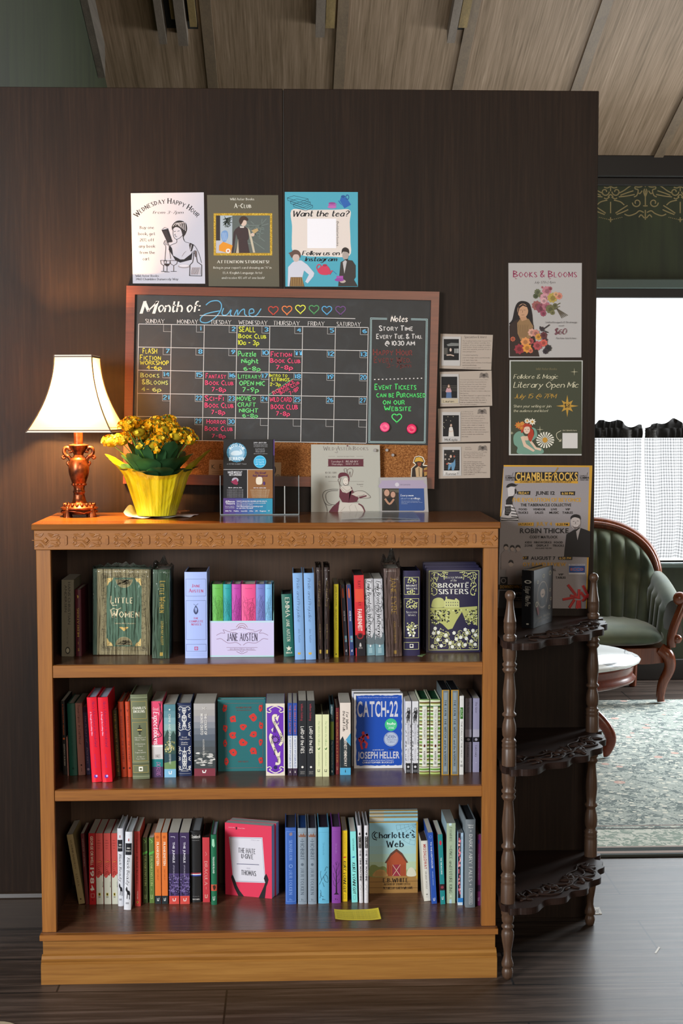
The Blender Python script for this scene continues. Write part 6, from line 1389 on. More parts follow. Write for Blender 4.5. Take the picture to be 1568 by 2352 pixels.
# slipcased set of six small books
sp_ = onZ(*ZA2(322, 1018), zs1); bY = sp_.y; bx0, bx1 = sp_.x, onY(*ZA2(898, 1018), bY).x; bz1 = onY(*ZA2(600, 690), bY).z; bzt = onY(*ZA2(890, 330), bY+.10).z
M_case = mat('slipcase_card', 'c9c0e0', .45)
box = thing('slipcase', (sp_.x, bY, zs1+.0002), 'lilac open-fronted slipcase holding six small coloured books on the top shelf', 'slipcase'); mb = MB(); D_ = .105
mb.box((bx0, bY, zs1+.0003), (bx1, bY+.002, bz1), M_case); mb.box((bx0, bY+.002, zs1+.0003), (bx1, bY+D_, zs1+.0023), M_case); mb.box((bx0, bY+D_-.002, zs1+.0024), (bx1, bY+D_, bzt), mat('slipcase_inside', '3c5a58', .5))
for x in (bx0, bx1-.0016): mb.prism([(bY+.0021, zs1+.0024), (bY+D_-.0021, zs1+.0024), (bY+D_-.0021, bzt), (bY+.045, bzt-.002), (bY+.0021, bz1)], 0, .0016, lambda a, b, h: V((x+h, a, b)), mat('slipcase_side', '86b8b0', .5))
s = wallsheet(mb, ZA2, bY); MV = '8a6a86'
s.text('JANE AUSTEN', 474, 805, 745, 868, '3a2c44', 'S'); s.lines([[(505, 775), (560, 765), (600, 745), (640, 760), (720, 775)], [(380, 820), (420, 800), (455, 800), (440, 770), (500, 790), (560, 795)], [(845, 820), (800, 800), (765, 800), (785, 770), (720, 790), (660, 795)], [(380, 855), (420, 850), (450, 870), (490, 890), (560, 885), (600, 910)], [(845, 855), (800, 850), (770, 870), (730, 890), (660, 885), (620, 910)]], 4, MV, True)
s.lines([[(608+r*math.cos(t), 765-r*.8*math.sin(t)*1.2) for t in (.3, 1.0, 1.57, 2.1, 2.8)] for r in (18, 36, 54)], 5, 'a37a88', True); s.text('THE COMPLETE WORKS OF', 500, 778, 715, 790, 'e6e0f0', 'b')
s.lines([[(470, 930), (750, 930)], [(480, 955), (735, 955)]], 3, MV); s.text('SIX BEAUTIFUL NOVELS', 500, 936, 720, 950, MV, 'b'); s.lines([[(560, 965), (608, 985), (660, 965)], [(590, 962), (608, 970), (626, 962)]], 4, MV, True)
s.rect(322, 1002, 897, 1012, 'a8d8d4'); s.rect(322, 691, 897, 704, 'b5d5e0'); mb.build('case', box)
rn = random.Random(2)
for x0, x1, c_, lb in ((346, 441, '62b04a', 'leaf green small book, leftmost in the lilac slipcase'), (445, 518, '1f9a9c', 'teal small book, second in the lilac slipcase'), (522, 605, 'b63a9e', 'magenta small book, third in the lilac slipcase'), (609, 735, 'e4508a', 'thickest hot pink small book, fourth in the lilac slipcase'), (738, 818, '7078bc', 'violet-blue small book, fifth in the lilac slipcase'), (821, 882, '78b0d8', 'thin sky blue small book, rightmost in the lilac slipcase')):
    dk = '%02x%02x%02x' % tuple(int(int(c_[i:i+2], 16)*.7) for i in (0, 2, 4))
    L = [[(rn.random(), rn.uniform(.15, .6)) for _ in range(4)] for _ in range(16)]
    book(ZA2, x0, x1, 1010, x0, x1, 360, c_, lb, [('l', [[(max(.04, min(.96, a)), b) for a, b in q] for q in L], .02, dk, True), ('t', 'NOVEL' if 0 else 'Austen', .25, .05, .75, .065, dk, 's')], hard=True, d=.085, pg='e3ddd0', zs=zs1+.0025, Y=bY+.006, lean=0, group='small books in the slipcase', hk=1)
book(ZA2, 987, 1080, 1013, 962, 1058, 447, '1d5f50', 'short emerald hardback with cream capitals and star, right of the slipcase', [('t', 'EMMA', .34, .06, .74, .36, 'd6d0b8', 's', 'd'), ('t', 'JANE AUSTEN', .38, .40, .68, .75, 'd6d0b8', 's', 'd'), ('fn', lambda s, asp: s.star(.52, .87, .3, .13, 5, 'd6d0b8', ky=asp)), ('t', 'SIRIUS', .22, .925, .82, .95, 'd6d0b8', 'B')], d=.12, pg='2a2119', hard=True)
for a, b, c, d_, lb in ((1087, 1175, 1062, 1155, 'left of two matching pale blue cloth hardbacks beside the emerald book'), (1183, 1275, 1164, 1256, 'right of two matching pale blue cloth hardbacks, next to the brown wrapped pair')):
    book(ZA2, a, b, 1040, c, d_, 258, '7da4d2', lb, [('t', 'Pride and Prejudice', .38, .06, .66, .56, '4f6a90', 'i', 'd'), ('t', 'Jane Austen', .42, .64, .62, .80, '4f6a90', 'i', 'd'), ('r', .3, .915, .6, .945, GO), ('d', .36, .945, .06, '7da4d2'), ('d', .54, .945, .06, '7da4d2')], hard=True, pg='4a3622', d=.14, rough=.7)
for a, b, c, d_, lb in ((1293, 1340, 1272, 1328, 'left dark brown gilt hardback of the cellophane-wrapped pair'), (1352, 1397, 1340, 1400, 'right dark brown gilt hardback of the cellophane-wrapped pair, by the yellow spine')):
    book(ZA2, a, b, 1033, c, d_, 208, '33221f', lb, [('t', 'Wuthering', .35, .15, .7, .42, '8a744a', 's', 'd'), ('t', 'Emily Bronte', .4, .62, .64, .78, '8a744a', 'b', 'd'), ('r', .25, .9, .7, .94, GO)], hard=True, wrap=.6, d=.14)
book(ZA2, 1437, 1478, 1020, 1430, 1477, 360, 'b9a90e', 'thin mustard yellow paperback with black capitals on the top shelf', [('t', 'JAMES BALDWIN', .34, .03, .68, .30, '2a2408', 'b', 'd'), ('t', "GIOVANNI'S ROOM", .34, .34, .68, .62, '2a2408', 'b', 'd'), ('d', .5, .955, .14, '2a2408')])
for a, b, c, d_, cl_, lb in ((157, 193, 120, 160, '1e1f33', 'left thin navy-black orange-edged paperback right of the yellow spine'), (205, 245, 173, 217, '26386c', 'right thin blue orange-edged paperback, next to the red and black spine')):
    book(ZA3, a, b, 1003, c, d_, 365, cl_, lb, [('r', 0, 0, .09, 1, 'c25a34'), ('b', [(.4, .06), (.6, .05), (.72, .1), (.7, .17), (.5, .19), (.38, .15)], 'd0582c'), ('t', 'PETER PAN', .42, .37, .74, .51, 'd0d0d6', 'B', 'd'), ('r', .4, .72, .9, .81, '6f9aa8'), ('d', .62, .77, .14, 'b5463a'), ('l', [[(.5, .92), (.52, .945), (.68, .945), (.72, .915)]], .09, 'd8d8dc')], board='2c5560')
book(ZA3, 262, 350, 1008, 248, 328, 278, 'c9242c', 'red spine with white capitals over black foot, near middle of top shelf', [('r', 0, .74, 1, 1, '17141a'), ('t', 'RAY BRADBURY', .38, .07, .66, .38, '7a0f18', 'B', 'd'), ('r', .1, .17, .92, .33, 'd84a34'), ('t', 'FAHRENHEIT', .3, .42, .72, .69, 'ecdcd4', 'B', 'd'), ('d', .5, .75, .34, '8a1c20'), ('d', .5, .75, .22, '2a1214'), ('t', 'SIMON', .3, .89, .7, .91, 'a9a3a0', 'b'), ('b', [(.45, .84), (.55, .84), (.6, .88), (.4, .88)], 'b9b3b0'), ('r', 0, .9, .1, 1, 'c9242c')], pg='3a3634', board='10262c')
rn = random.Random(12)
for a, b, c, d_, lb in ((358, 435, 342, 412, 'left engraved black and white paperback with grey-teal foot'), (440, 518, 424, 498, 'right engraved black and white paperback with grey-teal foot, by the cellophane')):
    L = [[(rn.uniform(.05, .95), rn.uniform(.0, .78))] for _ in range(60)]; L = [[q[0], (max(.02, min(.98, q[0][0]+rn.uniform(-.2, .2))), q[0][1]+rn.uniform(.01, .04)), (max(.02, min(.98, q[0][0]+rn.uniform(-.2, .2))), q[0][1]+rn.uniform(.02, .06))] for q in L]
    book(ZA3, a, b, 1003, c, d_, 310, 'b5b4b8', lb, [('l', L, .05, '3a393d', True), ('r', 0, .82, 1, 1, '6f929c'), ('b', [(0, .8), (.3, .72), (.6, .78), (1, .7), (1, .84), (.5, .86), (0, .84)], '5f6a6e'), ('r', .25, .02, .78, .36, 'c9c8cc'), ('t', 'Emily Bronte', .3, .03, .74, .36, '1c1b1e', 'I', 'd'), ('r', .25, .44, .78, .76, 'c9c8cc'), ('t', 'Wuthering', .3, .45, .74, .75, '1c1b1e', 'I', 'd'), ('d', .5, .875, .09, .14, 'd8dcdc'), ('r', .3, .9, .7, .97, '8fadb4')])
book(ZA3, 535, 678, 1013, 508, 662, 215, '55403a', 'thick brown gilt hardback in shiny cellophane with peaked top', [('t', 'JANE EYRE', .42, .10, .72, .52, 'a3813c', 's', 'd'), ('t', 'CHARLOTTE BRONTE', .5, .60, .66, .85, 'a3813c', 'b', 'd'), ('r', .48, .93, .66, .97, 'a3813c'), ('l', [[(.8, 0), (.8, 1)], [(.84, 0), (.84, 1)]], .012, '3c2c27')], hard=True, wrap=2.2, d=.13)
CR = 'cfd08a'
def vines(s, pts, seed, col, n=10, r=.1, asp=.3, w=.018):
    rnd = random.Random(seed); L = []
    for x, y in pts:
        a = rnd.uniform(0, 6); k = rnd.choice((-1, 1)); L.append([(x+r*(1-j/9)*math.cos(a+k*j*.75), y+r*asp*(1-j/9)*math.sin(a+k*j*.75)) for j in range(8)])
    s.lines(L, w, col, True); s.dots([(x+rnd.uniform(-r, r), y+rnd.uniform(-r, r)*asp) for x, y in pts for _ in range(2)], w*1.3, col, ry=w*1.3*asp)
book(ZA3, 685, 838, 1005, 675, 835, 238, '1f1940', 'dark navy spine with pale green vine panels, left of its face-out copies',
     [('f', .06, .075, .94, .28, .022, CR), ('f', .06, .325, .94, .79, .022, CR), ('f', .06, .84, .94, .925, .022, CR), ('t', 'BRONT\u00cb', .2, .165, .82, .185, 'd8d6cc', 'S'), ('t', 'SISTERS', .2, .2, .82, .218, 'd8d6cc', 'S'), ('t', 'Selected', .2, .475, .82, .497, 'd8d6cc', 's^'), ('t', 'Works', .3, .51, .74, .53, 'd8d6cc', 's^'), ('r', .4, .86, .62, .905, 'd8d6cc'), ('d', .5, .88, .07, '1f1940'),
      ('fn', lambda s, asp: (vines(s, [(.35, .12), (.5, .11), (.65, .12), (.35, .25), (.5, .25), (.65, .25), (.3, .37), (.45, .36), (.6, .37), (.7, .4), (.3, .42), (.5, .42), (.68, .43), (.4, .64), (.6, .62), (.35, .68), (.55, .7), (.7, .66), (.4, .74), (.65, .74), (.5, .66)], 4, CR, r=.13, asp=asp, w=.03), s.dots([(.42, .755), (.68, .73), (.3, .69), (.72, .65), (.6, .69), (.34, .73), (.62, .765)], .07, 'e4e4d8', ry=.07*asp)))], hard=True, pg='1a1526', d=.13)
def bronte(s, asp):
    rnd = random.Random(21); X = lambda x: (x-895)/490; Yy = lambda y: (y-218)/757
    s.frame(X(918), Yy(238), X(1368), Yy(956), .010, CR, .0065)
    s.text('Selected Works', X(1055), Yy(290), X(1220), Yy(308), 'd8d6cc', 's^'); s.text('of the', X(1112), Yy(314), X(1165), Yy(336), 'd8d6cc', 'i'); s.text('BRONT\u00cb', X(1002), Yy(352), X(1275), Yy(392), 'e0ded4', 'S'); s.text('SISTERS', X(1008), Yy(406), X(1268), Yy(448), 'e0ded4', 'S')
    for k, cx in ((1, 930), (-1, 1352)):
        q = lambda x, y: (X(cx+k*x), Yy(y))
        s.lines([[q(10, 270), q(30, 255), q(70, 262), q(100, 290), q(125, 275), q(110, 252), q(160, 256)], [q(8, 300), q(30, 330), q(10, 370), q(50, 400), q(60, 440), q(30, 460), q(20, 440)], [q(40, 262), q(35, 300), q(60, 320), q(70, 290)], [q(20, 345), q(50, 350), q(60, 380)], [q(120, 290), q(125, 320)], [q(10, 400), q(20, 430)]], .011, CR, True)
        s.dots([q(rnd.uniform(5, 60), rnd.uniform(255, 460)) for _ in range(20)]+[q(rnd.uniform(60, 150), rnd.uniform(252, 300)) for _ in range(10)], .011, CR, ry=.008)
    # country house above a hedged slope
    s.blob([(X(942), Yy(540)), (X(960), Yy(495)), (X(1010), Yy(480)), (X(1050), Yy(500)), (X(1060), Yy(560)), (X(1000), Yy(570)), (X(945), Yy(565))], 'b9bb76')
    s.poly([(X(1055), Yy(570)), (X(1055), Yy(515)), (X(1068), Yy(495)), (X(1068), Yy(472)), (X(1080), Yy(472)), (X(1082), Yy(492)), (X(1150), Yy(502)), (X(1155), Yy(488)), (X(1165), Yy(488)), (X(1190), Yy(510)), (X(1192), Yy(572))], 'c4c684')
    s.dots([(X(1075+k*20), Yy(525+j*25)) for k in range(6) for j in range(2)], .007, '2a2448', ry=.009)
    s.poly([(X(930), Yy(572)), (X(1190), Yy(570)), (X(1352), Yy(560)), (X(1352), Yy(735)), (X(1240), Yy(670)), (X(1215), Yy(610)), (X(1165), Yy(690)), (X(1130), Yy(760)), (X(1090), Yy(770)), (X(1040), Yy(720)), (X(932), Yy(655))], 'b2b46c')
    rr = lambda: (rnd.uniform(935, 1350), rnd.uniform(590, 730))
    for n, c_, r in ((110, '5e6238', .018), (90, 'd4d69a', .014), (70, '2a2640', .014)): s.dots([(X(x), Yy(y)) for x, y in (rr() for _ in range(n)) if not (1130 < x < 1245 and y > 590+abs(x-1215)*.9) and y < 600+.9*abs(x-1130) or x < 1100 and y < 700], r, c_, 7, ry=r*.6)
    vines(s, [(rnd.uniform(.1, .93), rnd.uniform(.73, .95)) for _ in range(60)], 5, CR, r=.05, asp=.65, w=.007)
    for x, y in [(X(x), Yy(y)) for x, y in ((975, 758), (1005, 795), (1072, 820), (1000, 860), (950, 920), (1030, 915), (1080, 868), (1130, 925), (1145, 800), (1165, 855), (1205, 840), (1245, 770), (1262, 800), (1315, 780), (1338, 820), (1255, 850), (1300, 875), (1245, 908), (1335, 905), (1190, 905), (1110, 890), (960, 800))]: s.star(x, y, .036, .028, 6, 'e2e3d6', rnd.random(), .68)
for k, lb in ((2, 'rearmost of three navy floral hardbacks facing out at the right end'), (1, 'middle of three navy floral hardbacks facing out at the right end'), (0, 'front navy floral hardback with white roses and country house, facing out')):
    book(ZA3, 895, 1385, 975, 895, 1385, 218, '1d183a', lb, [('fn', bronte)] if k == 0 else [('f', .03, .02, .97, .98, .010, CR)], hard=True, face=True, d=.024, pg='1a1526', dY=0) if k == 0 else None
    if k:
        P = onZ(*ZA3(895, 975), zs1); yy = P.y+.026*k; a = onY(*ZA3(895-14*k, 975), yy); b = onY(*ZA3(1385-22*k, 975), yy); tz = onY(*ZA3(1100, 218-26*k), yy).z
        t = thing('book', (a.x, yy, zs1+.0002), lb, 'book', 'books on the top shelf'); w_ = b.x-a.x; h_ = tz-zs1; m_ = _mats.get(('cv', '1d183a', .45)) or mat('cover_1d183a', '1d183a', .45); _mats['cv', '1d183a', .45] = m_
        mb = MB(); mb.prism([(0, 0), (w_, 0), (w_, .0024), (.0024, .0024), (.0024, .0216), (w_, .0216), (w_, .024), (0, .024)], 0, h_, lambda p, q, r: V((p, q, r)), m_); s = Sheet(mb, lambda x, y: V((x*w_, 0, h_*(1-y))), (0, -1, 0)); s.frame(.04, .024, .96, .98, .010, CR, .0065); mb.build('cover', t, local=True)
        mb = MB(); mb.box((.0025, .0025, .003), (w_-.004, .0215, h_-.003), pages_mat('1a1526')); mb.build('pages', t, local=True)
P = [onZ(*ZA3(*q), zs1) for q in ((818, 1005), (862, 1010), (893, 992), (850, 990))]; mb = MB(); mb.prism([(p.x, p.y) for p in P], .0003, .0012, lambda a, b, h: V((a, b, zs1+h)), ink('7f9a6a'))
tag(mb.build('bookmark', loc=P[0]), 'small green paper bookmark on the shelf below the navy floral books', 'bookmark')
# ---------------- middle shelf
WH = 'd9d6d2'
book(ZB1, 112, 148, 1000, 82, 124, 262, '16110f', 'near-black paperback with orange capitals at the dark left end of the middle shelf', [('t', 'A CLOCKWORK ORANGE', .34, .04, .66, .46, 'c2602c', 'b', 'd'), ('d', .5, .51, .3, 'c2602c'), ('t', 'ANTHONY BURGESS', .34, .58, .66, .88, 'c9c0b0', 'b', 'd')])
book(ZB1, 153, 163, 1010, 139, 149, 622, 'a88378', 'slim low pink booklet peeping out beside the black paperback', d=.10, name='booklet')
book(ZB1, 176, 252, 1008, 148, 224, 285, '1f5a4c', 'plain teal-green hardback standing in shade, third from the left', [('t', 'Little Women', .4, .45, .6, .72, '123c34', 'i', 'd'), ('d', .5, .9, .14, '123c34')], hard=True)
book(ZB1, 262, 330, 1005, 228, 298, 283, 'a17c70', 'dusty pink paperback with dark handwritten-style title on the middle shelf', [('t', 'Truman Capote', .3, .02, .62, .27, '2a1d1a', 'i', 'd'), ('t', 'In Cold Blood', .3, .31, .62, .56, '2a1d1a', 'i', 'd'), ('d', .5, .86, .12, '2a1d1a'), ('l', [[(.5, .9), (.5, .95)]], .06, '2a1d1a')])
book(ZB1, 343, 385, 1000, 306, 346, 322, '40446a', 'slim slate violet paperback half hidden by the bright red pair', [('r', 0, 0, 1, .08, '3a2748'), ('t', 'The Picture of', .35, .12, .68, .52, 'a9adc4', 'i', 'd'), ('t', 'Dorian', .35, .6, .68, .82, 'a9adc4', 'i', 'd'), ('d', .5, .92, .3, 'a9adc4')])
for a, b, c, d_, lb in ((398, 496, 341, 445, 'left of two bright scarlet hardbacks with violet script'), (501, 602, 450, 557, 'right of two bright scarlet hardbacks with violet script')):
    book(ZB1, a, b, 1075, c, d_, 222, 'd81c30', lb, [('t', "Alice's Adventures in Wonderland", .52, .04, .78, .58, '6a1450', 'i', 'd'), ('t', '& Through the Looking-Glass', .26, .17, .4, .45, 'e0b8d8', 'I', 'd'), ('t', 'Lewis Carroll', .42, .67, .58, .82, '7a2a80', 'i', 'd'), ('d', .45, .93, .18, '5a2a9a'), ('d', .52, .925, .1, 'c8b8f0')], hard=True, pg='a9b2c4', d=.15, rough=.3)
book(ZB1, 640, 687, 1015, 598, 648, 352, '3c3418', 'low dark olive hardback with gold title, behind and right of the scarlet pair', [('t', 'THE SECRET GARDEN', .34, .05, .66, .82, '9a8430', 's', 'd'), ('t', 'G', .34, .88, .66, .93, '9a8430', 'b')], hard=True)
for a, b, c, d_, lb in ((694, 748, 654, 712, 'left of two slim rust orange hardbacks with dark bands'), (755, 803, 723, 777, 'right of two slim rust orange hardbacks, touching the sage gilt volume')):
    book(ZB1, a, b, 1022, c, d_, 267, 'bd4526', lb, [('l', [[(0, .05), (1, .05)], [(0, .07), (1, .07)], [(0, .93), (1, .93)], [(0, .95), (1, .95)]], .006, '5a1f1c'), ('t', 'PAULO COELHO', .34, .2, .66, .48, '5a1f1c', 's', 'd'), ('t', 'THE ALCHEMIST', .34, .52, .66, .80, '5a1f1c', 's', 'd'), ('d', .5, .88, .2, '4a1a18'), ('l', [[(.3, .1), (.5, .13), (.7, .1)], [(.5, .1), (.5, .14)]], .05, '5a1f1c')], hard=True)
SG = '646a4e'
book(ZB1, 806, 975, 1045, 778, 950, 195, SG, 'thick sage green gilt-panelled volume standing forward on the middle shelf',
     [('r', 0, .03, 1, .045, '7d8366'), ('r', 0, .045, 1, .055, '4a5038'), ('f', .07, .08, .93, .285, .014, GO), ('t', 'CHARLES', .14, .145, .88, .172, 'e6e2d2', 'S'), ('t', 'DICKENS', .18, .185, .82, .212, 'e6e2d2', 'S'), ('f', .07, .325, .93, .785, .014, GO), ('d', .5, .415, .15, '2a2c20'), ('r', .36, .408, .64, .422, 'd0b86a'), ('l', [[(.5, .36), (.5, .385)], [(.5, .445), (.5, .47)]], .08, '2a2c20')]+
     [('t', t, x0, y, x1, y+.014, 'd6d2c2', 's') for t, x0, x1, y in (('The', .42, .58, .475), ('Adventures of', .18, .84, .50), ('Oliver Twist', .2, .82, .525), ('A Christmas', .22, .8, .575), ('Carol', .38, .64, .60), ('Great', .38, .64, .65), ('Expectations', .2, .82, .675), ('A Tale of', .3, .72, .725), ('Two Cities', .25, .76, .75))]+
     [('f', .07, .835, .93, .92, .014, GO), ('r', .38, .85, .62, .905, 'e6e2d2'), ('d', .5, .878, .07, SG), ('r', 0, .79, 1, .80, '7d8366'), ('r', 0, .815, 1, .825, '4a5038'), ('r', 0, .93, 1, .94, '4a5038'), ('r', 0, .96, 1, .975, '7d8366')], hard=True, pg='5f584a', d=.15)
book(ZB1, 998, 1108, 1027, 982, 1094, 265, 'd84468', 'pink over white paperback with purple foot and flourished title', [('r', 0, .57, 1, .76, 'c9c4c2'), ('r', 0, .76, 1, .86, '1f7a7c'), ('r', 0, .86, 1, 1, '4a3458'), ('r', 0, .58, 1, .6, 'e6e2e0'), ('t', 'Great', .15, .08, .66, .12, 'e6c8d0', 's'), ('t', 'Expectations', .2, .14, .66, .56, 'f0dce2', 'I', 'd'), ('t', 'DICKENS', .42, .8, .78, .97, 'b070a0', 'i', 'd'), ('l', [[(.9, 0), (.8, .1), (.95, .2), (.6, .35), (.9, .45), (.3, .48), (.1, .52)], [(.7, .02), (.85, .12), (.7, .3)]], .06, '2a1c28', True), ('t', 'CHARLES', .3, .70, .75, .74, '5a5458', 'i')], pg='b9b3a8')
def alps(s, asp):
    for i, c_ in enumerate(('4f7d88', '5f8a94', '78a0a8', '86a8a6', '6a8a80', '54725a', '4a6450')): s.rect(0, i*.09, 1, i*.09+.0905, c_, nx=2)
    s.poly([(0, .45), (.3, .34), (.55, .44), (.8, .36), (1, .42), (1, .68), (0, .68)], '35504a'); s.dots([(.1+.8*random.Random(3+k).random(), .5+.16*random.Random(9+k).random()) for k in range(34)], .08, '8a8a58', 6, ry=.012); s.dots([(.1+.8*random.Random(31+k).random(), .55+.1*random.Random(19+k).random()) for k in range(16)], .07, 'c9bf86', 6, ry=.01)
    s.rect(0, .68, 1, .80, '26434c', nx=2); s.poly([(0, .8), (1, .77), (1, .89), (0, .89)], '6d8a58'); s.rect(0, .885, 1, 1, '7db4d4', nx=2)
book(ZB1, 1122, 1237, 1027, 1113, 1229, 297, '4f7d88', 'paperback with misty mountain village scene and light blue foot', [('fn', alps), ('t', 'CRIME AND PUNISHMENT', .4, .13, .58, .62, 'd6dcd4', 'b', 'd'), ('t', 'DOSTOEVSKY', .42, .68, .58, .82, 'd6dcd4', 'b', 'd'), ('d', .5, .07, .07, 'd6dcd4'), ('l', [[(.4, .915), (.42, .95), (.6, .95), (.62, .91)]], .08, 'e6eaec')])
def damask(s, asp):
    Wt = 'd3d2d0'; L = []
    for cy, k in ((.06, 1), (.36, -1), (.66, 1), (.90, -1)):
        for sx in (-1, 1):
            q = lambda x, y: (.5+sx*x, cy+k*y)
            L += [[q(.02, 0), q(.12, .02), q(.1, .06), q(0, .09)], [q(.1, .0), q(.3, -.01), q(.42, .015), q(.34, .035), q(.28, .02)], [q(0, .1), q(.14, .12), q(.12, .17), q(0, .2)]]
    for cy in (.17, .29, .42, .62, .76, .89):
        for sx in (-1, 1): L += [[(.5+sx*.44, cy-.03), (.5+sx*.3, cy-.01), (.5+sx*.42, cy+.005)], [(.5+sx*.44, cy+.03), (.5+sx*.3, cy+.015), (.5+sx*.42, cy)]]
    s.lines(L, .05, Wt, True); s.lines([[(.5, .06), (.5, .34)], [(.5, .60), (.5, .88)]], .05, Wt)
    for y in (.1, .2, .27, .31, .66, .73, .80): s.star(.5, y, .13, .05, 4, Wt, ky=asp*1.5)
    s.lines([[(.08, .035), (.92, .035)], [(.08, .965), (.92, .965)]], .012, Wt)
book(ZB1, 1255, 1395, 1012, 1252, 1390, 283, '17264c', 'navy cloth hardback with white chandelier pattern on the spine', [('fn', damask), ('r', .14, .445, .86, .575, '17264c'), ('t', 'Great', .32, .455, .68, .472, WH, 's'), ('t', 'Expectations', .16, .482, .86, .499, WH, 's'), ('t', 'Charles', .28, .528, .74, .545, WH, 's'), ('t', 'Dickens', .28, .553, .74, .57, WH, 's'), ('t', 'PENGUIN', .25, .92, .76, .935, WH, 'b')], hard=True, pg='b9b6ae')
def sea(s, asp):
    for i, c_ in enumerate(('aba7a4', 'a29e9c', '97959a', '83868e', '6c727c', '5a626e', '50585f', '4a4f52')): s.rect(0, i*.085, 1, i*.085+.0855, c_, nx=2)
    s.rect(0, .68, 1, .9, '3c4244', nx=2); rnd = random.Random(6)
    for c_, n in (('b9b7b2', 26), ('d3d1cc', 14), ('595d5c', 20)):
        for _ in range(n // 2): x = rnd.uniform(0, .8); y = rnd.uniform(.64, .86); s.blob([(x, y), (x+.1, y-.012), (min(1, x+.24), y-.004), (min(1, x+.2), y+.012), (x+.05, y+.01)], c_)
    s.rect(0, .895, 1, 1, '7d3340', nx=2)
book(ZB2, -61, 150, 1013, -40, 160, 287, '9c9a98', 'thick paperback with stormy grey sea spine and maroon foot', [('fn', sea), ('t', 'THE COUNT OF', .5, .14, .62, .43, 'e0dcd6', 'B', 'd'), ('t', 'MONTE CRISTO', .32, .14, .44, .43, 'e0dcd6', 'B', 'd'), ('t', 'ALEXANDRE DUMAS', .42, .49, .5, .74, 'd0ccc6', 'b', 'd'), ('l', [[(.4, .05), (.56, .08)], [(.56, .05), (.4, .08)]], .025, 'd0ccc6'), ('l', [[(.4, .92), (.42, .95), (.52, .95), (.56, .915)]], .05, 'e6e0de')], lean=0)
def tealcov(s, asp):
    R_ = 'c8342c'; X = lambda x: (x-178)/477; Yy = lambda y: (y-245)/725; rnd = random.Random(14)
    for x, y in ((330, 440), (530, 430), (430, 520), (610, 510), (325, 605), (535, 600), (430, 680), (605, 675), (330, 780), (530, 770), (250, 330), (250, 530), (250, 690), (260, 870), (605, 330), (605, 860)):
        n = 9; P = [(X(x)+(.05+.045*rnd.random())*(.6 if x > 590 or x < 280 else 1)*math.cos(6.28*i/n), Yy(y)+(.035+.03*rnd.random())*math.sin(6.28*i/n)) for i in range(n)]; s.blob(P, R_); s.disc(X(x), Yy(y), .018, '1f5a5c', .01)
    s.frame(.17, .05, .94, .955, .003, 'a8442e', .002); s.text('FRANKENSTEIN', X(360), Yy(318), X(510), Yy(334), '8a4a3c', 's'); s.text('OR THE MODERN PROMETHEUS', X(360), Yy(348), X(510), Yy(358), '8a4a3c', 's'); s.text('MARY SHELLEY', X(380), Yy(865), X(480), Yy(880), '8a4a3c', 's')
book(ZB2, 178, 655, 966, 172, 655, 247, '1f6668', 'teal cloth hardback facing out with scattered red emblems', [('fn', tealcov)], hard=True, face=True, d=.03, pg='c4c6c8', rough=.7)
def dumas(s, asp):
    s.rect(.0, 0, 1, 1, 'e0d6c4'); s.poly([(.06, .06), (.3, .035), (.7, .035), (.94, .06), (.94, .94), (.7, .97), (.3, .97), (.06, .94)], '6a2fae')
    for y, k in ((.05, 1), (.95, -1)):
        s.lines([[(.05, y+k*.06), (.2, y+k*.075), (.28, y+k*.05), (.18, y+k*.035), (.3, y+k*.01), (.5, y-k*.01), (.7, y+k*.01), (.82, y+k*.035), (.72, y+k*.05), (.8, y+k*.075), (.95, y+k*.06)]], .05, 'e0d6c4', True); s.lines([[(.1, y+k*.055), (.24, y+k*.06), (.26, y+k*.045)], [(.9, y+k*.055), (.76, y+k*.06), (.74, y+k*.045)]], .02, '2a2228', True)
    s.star(.5, .5, .26, .13, 12, '17121c', ky=asp); s.disc(.5, .5, .13, '8a5ab8', .13*asp)
    R_ = [[(.6, .17), (.42, .17), (.42, .24), (.62, .34), (.82, .45), (.84, .53), (.72, .58)], [(.3, .42), (.24, .46), (.3, .53), (.5, .66), (.68, .76), (.68, .83), (.5, .83)]]
    s.lines(R_, .17, '2a2228', True); s.lines(R_, .145, 'e6dcc8', True)
    s.poly([(.5, .2), (.72, .16), (.62, .25)], 'e6dcc8'); s.poly([(.55, .3), (.7, .25), (.68, .29)], 'c9bfae'); s.poly([(.28, .36), (.4, .33), (.36, .4)], 'e6dcc8'); s.poly([(.6, .7), (.76, .66), (.74, .73)], 'e6dcc8')
    s.text('ALEXANDRE', .42, .24, .53, .40, '2a2228', 'B', 'd', 'f', 0); s.text('DUMAS', .76, .41, .88, .53, '2a2228', 'B', 'd'); s.text('The Count', .28, .44, .38, .56, '2a2228', 'B', 'd'); s.text('of Monte', .42, .6, .52, .71, '2a2228', 'B', 'd'); s.text('Cristo', .6, .73, .7, .82, '2a2228', 'B', 'd')
    s.disc(.5, .885, .1, '2a2058', .05*asp*2); s.text('penguin', .38, .925, .62, .935, '2a2058', 'b')
book(ZB2, 657, 845, 1010, 657, 858, 287, '6a2fae', 'thick purple spine with cream scrollwork and ribbon banner', [('fn', dumas)], lean=0, pg='aeb1b4')
for a, b, c, d_, lb in ((876, 920, 874, 920, 'left of two slim blue and white paperbacks with orange letters'), (926, 970, 927, 974, 'right of two slim blue and white paperbacks with orange letters')):
    book(ZB2, a, b, 1008, c, d_, 283, '2c4a9c', lb, [('r', 0, .45, 1, .9, 'd3d6dc'), ('r', 0, .9, 1, 1, '3c2a40'), ('t', 'THE GREAT GATSBY', .3, .03, .7, .43, 'c8663c', 'b', 'd'), ('t', 'F. SCOTT FITZGERALD', .3, .465, .7, .885, '2c4a9c', 'b', 'd'), ('b', [(.4, .96), (.5, .93), (.6, .96)], 'd8d0c8')])
